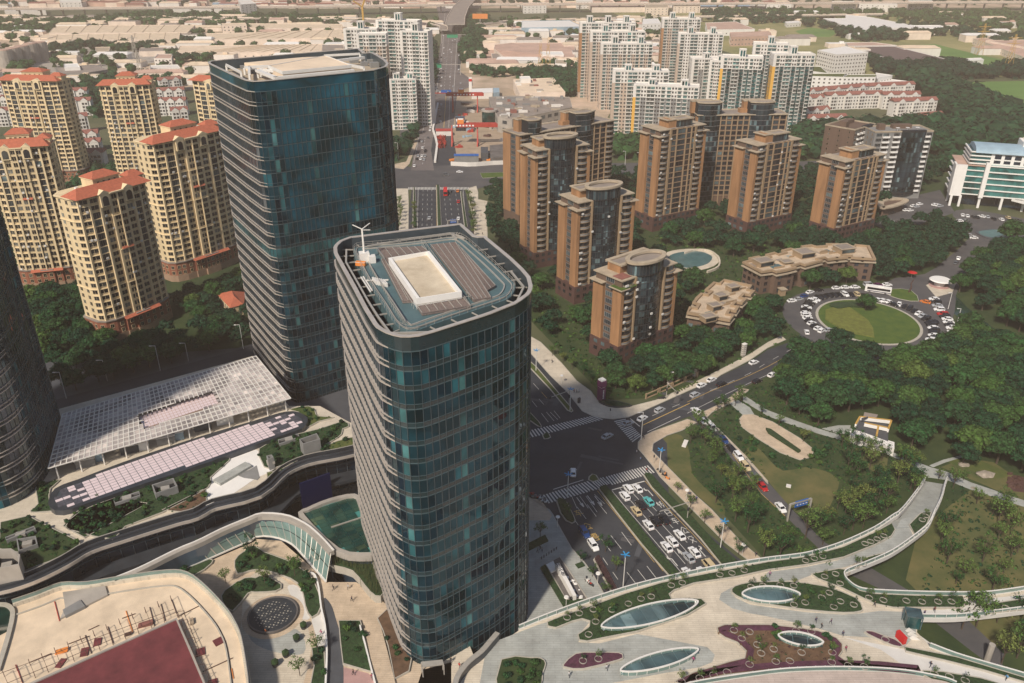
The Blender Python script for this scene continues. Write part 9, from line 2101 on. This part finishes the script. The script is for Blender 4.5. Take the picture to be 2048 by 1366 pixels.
LW=[GL(Z4((1135,815),(1260,745),(1350,745),(1400,830),(1420,900),(1440,1050),(1560,1180),(1680,1290),(1460,1205),(1200,945))),GL(P5((-100,830),(0,930),(120,1030),(300,1000),(480,1040),(570,1120),(520,1260),(440,1366),(230,1366),(0,1110))),GL([(1478,838),(1505,828),(1600,876),(1628,899),(1600,920),(1515,877)])]
ground_cover([GL([(1400,850),(1460,790),(1540,760),(1640,850),(1800,900),(1850,935),(1790,1020),(1620,1100),(1545,1115),(1420,1000),(1330,900)])],1.7,71,'low shrubs and rough grass of the park',skip=LW)
ground_cover([GL([(1900,970),(2060,1000),(2120,1180),(1840,1180),(1880,1060)])],2.2,72,'tufts of rough grass on the right meadow')
ground_cover([GL([(1062,640),(1215,800),(1330,790),(1600,670),(1600,610),(1400,560),(1270,480),(1062,480)]),GL([(1290,470),(1880,440),(1600,560),(1400,560)])],3.2,73,'shrubs between the estate towers',s0=.9,s1=2.0)
ground_cover([q for q in DB[:1]+DB[3:4]+DB[5:9]],1.3,74,'green ground cover in the deck beds',z=DZ+.35,avoid=False,s0=.3,s1=.75)
ground_cover([DB[4]],1.3,75,'reddish ground cover in the big deck bed',z=DZ+.35,avoid=False,m=('hedge_purple','brown_bed','leaf_dark'),s0=.3,s1=.7)
ground_cover(RG,1.5,76,'ground cover of the mall roof garden',z=PZ+.3,avoid=False,s0=.3,s1=.8)
settle_trees()
for(px,py,lab) in((1370,888,'pale stone slab lying on the boulevard lawn'),(1577,973,'white ring-shaped stone on the dry lawn')):
 x,y=G(px,py);b=MB();b.m('white_wall').box(x,y,0,1.4,4.2 if px==1370 else 1.4,.4,-.4);solo('stone_slab',b,lab,'stone',(x,y,0))
# PEOPLE
ppl=[(1104,726,(.05,.05,.06),'person in dark clothes walking on the tan pavement above the crossing'),(1148,786,(.25,.08,.08),'person in a red top, left of a small group on the tan pavement'),(1153,787,(.08,.08,.1),'person in black, middle of a small group on the tan pavement'),(1158,786,(.5,.5,.5),'person in grey, right of a small group on the tan pavement'),
       (1266,879,(.05,.05,.1),'person in dark blue on the side street zebra crossing'),(1287,878,(.03,.03,.03),'person in black waiting at the side street corner'),(1273,908,(.5,.5,.55),'person in pale grey beside the crossing on the right kerb'),(1281,922,(.2,.3,.5),'person in blue standing at the lower right of the crossing'),(1210,960,(.03,.03,.04),'person in black crossing beside the grass refuge'),(1293,944,(.3,.05,.05),'person in dark red on the right end of the lower zebra crossing'),
       (1388,1002,(.4,.1,.1),'person in red, left of a pair on the tan pavement'),(1392,1001,(.1,.1,.3),'person in blue, right of a pair on the tan pavement'),(1511,1113,(.03,.03,.05),'person in black near the deck on the right pavement'),(1080,1100,(.05,.05,.06),'person standing in the tower plaza, upper one'),(1084,1104,(.3,.3,.3),'person in grey standing in the tower plaza, lower one'),(1075,1106,(.1,.1,.1),'person in black at the left of the plaza group'),(1181,987,(.03,.03,.03),'person in black walking down the left carriageway edge')]
for px,py,c_,lab in ppl:person(px,py,c_,lab)
dpl=[(1138,1354,(.5,.5,.5),'person in grey at the lower left of the deck'),(1213,1340,(.5,.5,.52),'person in white below the purple lens bed'),(1386,1324,(.4,.05,.2),'person in pink beside the narrow skylight'),(1539,1152,(.4,.2,.3),'person in pink at the left of the grey paving above the teardrop bed'),(1631,1245,(.05,.05,.1),'person in dark clothes, leftmost on the grey lower walk'),(1642,1257,(.05,.05,.05),'person in black, second from the left on the lower walk'),(1661,1248,(.1,.05,.1),'person in purple, third from the left on the lower walk'),(1685,1272,(.05,.05,.1),'person beside the bed below the lower walk'),(1691,1302,(.3,.05,.1),'person in red near the pale paving wedge'),(1848,1231,(.05,.02,.1),'person in purple on the right deck arm beside the kiosk'),(1868,1224,(.1,.02,.02),'person in maroon on the right deck arm'),(1748,1213,(.03,.03,.03),'person in black at the tip of the teardrop bed'),(2012,1360,(.1,.3,.5),'person in blue at the lower right corner of the deck'),(1860,1334,(.03,.03,.05),'person in black in the bottom bed walk')]
for px,py,c_,lab in dpl:person(px,py,c_,lab,z=DZ+.03)
for px,py,c_,lab in((667,1180,(.05,.05,.05),'person in black, upper one on the brown court beside the tower'),(704,1203,(.05,.05,.08),'person in black, middle one on the brown court'),(697,1178,(.5,.5,.5),'person in white on the brown court'),(643,1270,(.4,.05,.15),'person in red inside the white parapet'),(532,1268,(.4,.1,.02),'child in orange at the rim of the fountain disc'),(919,1336,(.5,.02,.02),'person in a red coat in front of the rounded tower corner'),(902,1325,(.03,.03,.03),'person in black at the entrance of the central tower'),(707,1350,(.03,.03,.03),'person in black on the pink court floor'),(744,1358,(.3,.05,.1),'person in red on the pink court floor')):person(px,py,c_,lab,z=DZ+.03)
for px,py,c_ in((947,402,(.1,.1,.1)),(962,432,(.5,.1,.1)),(965,470,(.05,.05,.05)),(806,405,(.3,.3,.3)),(938,385,(.1,.1,.3))):person(px,py,c_,'tiny figure walking on the tan pavement of the north boulevard',group='walkers on the north boulevard pavement')
_g={}
for o in bpy.data.objects:
 if o.parent is None and 'group' in o and o.name.split('.')[0]in('young_tree','shrub','sapling','tree_ring','steel_bar','far_house','low_building','scooter','material_stack','hedge','garden_wall','boulder','kiosk'):_g.setdefault((o['group'],o['label']),[]).append(o)
for k_,L_ in _g.items():
 if len(L_)<4:continue
 xs=sorted(o.location.x for o in L_);ys=sorted(o.location.y for o in L_);n=len(L_)
 for o in L_:
  e_='%s %s'%(['nearest','very near','near','middle','far','very far','farthest'][min(6,ys.index(o.location.y)*7//n)],['leftmost','far left','left','centre','right','far right','rightmost'][min(6,xs.index(o.location.x)*7//n)])
  if len(o['label'].split()+e_.split())<=16:o['label']=o['label']+', '+e_
hb=MB();hb.m('void_dark').box(0,1500,-1.5,9000,6600,190)
hm=bpy.data.materials.new('haze_air');hm.use_nodes=True;N=hm.node_tree.nodes;N.remove(N['Principled BSDF']);pv=N.new('ShaderNodeVolumePrincipled')
pv.inputs['Color'].default_value=(1.0,.80,.64,1);pv.inputs['Density'].default_value=HAZE;pv.inputs['Anisotropy'].default_value=-0.1
hm.node_tree.links.new(pv.outputs[0],N['Material Output'].inputs['Volume'])
me=hb.mesh('haze');me.materials.clear();me.materials.append(hm);o=link('haze',me,kind='stuff');o['label']='warm even haze over the city';o['category']='haze'
print('objects',len(bpy.data.objects))
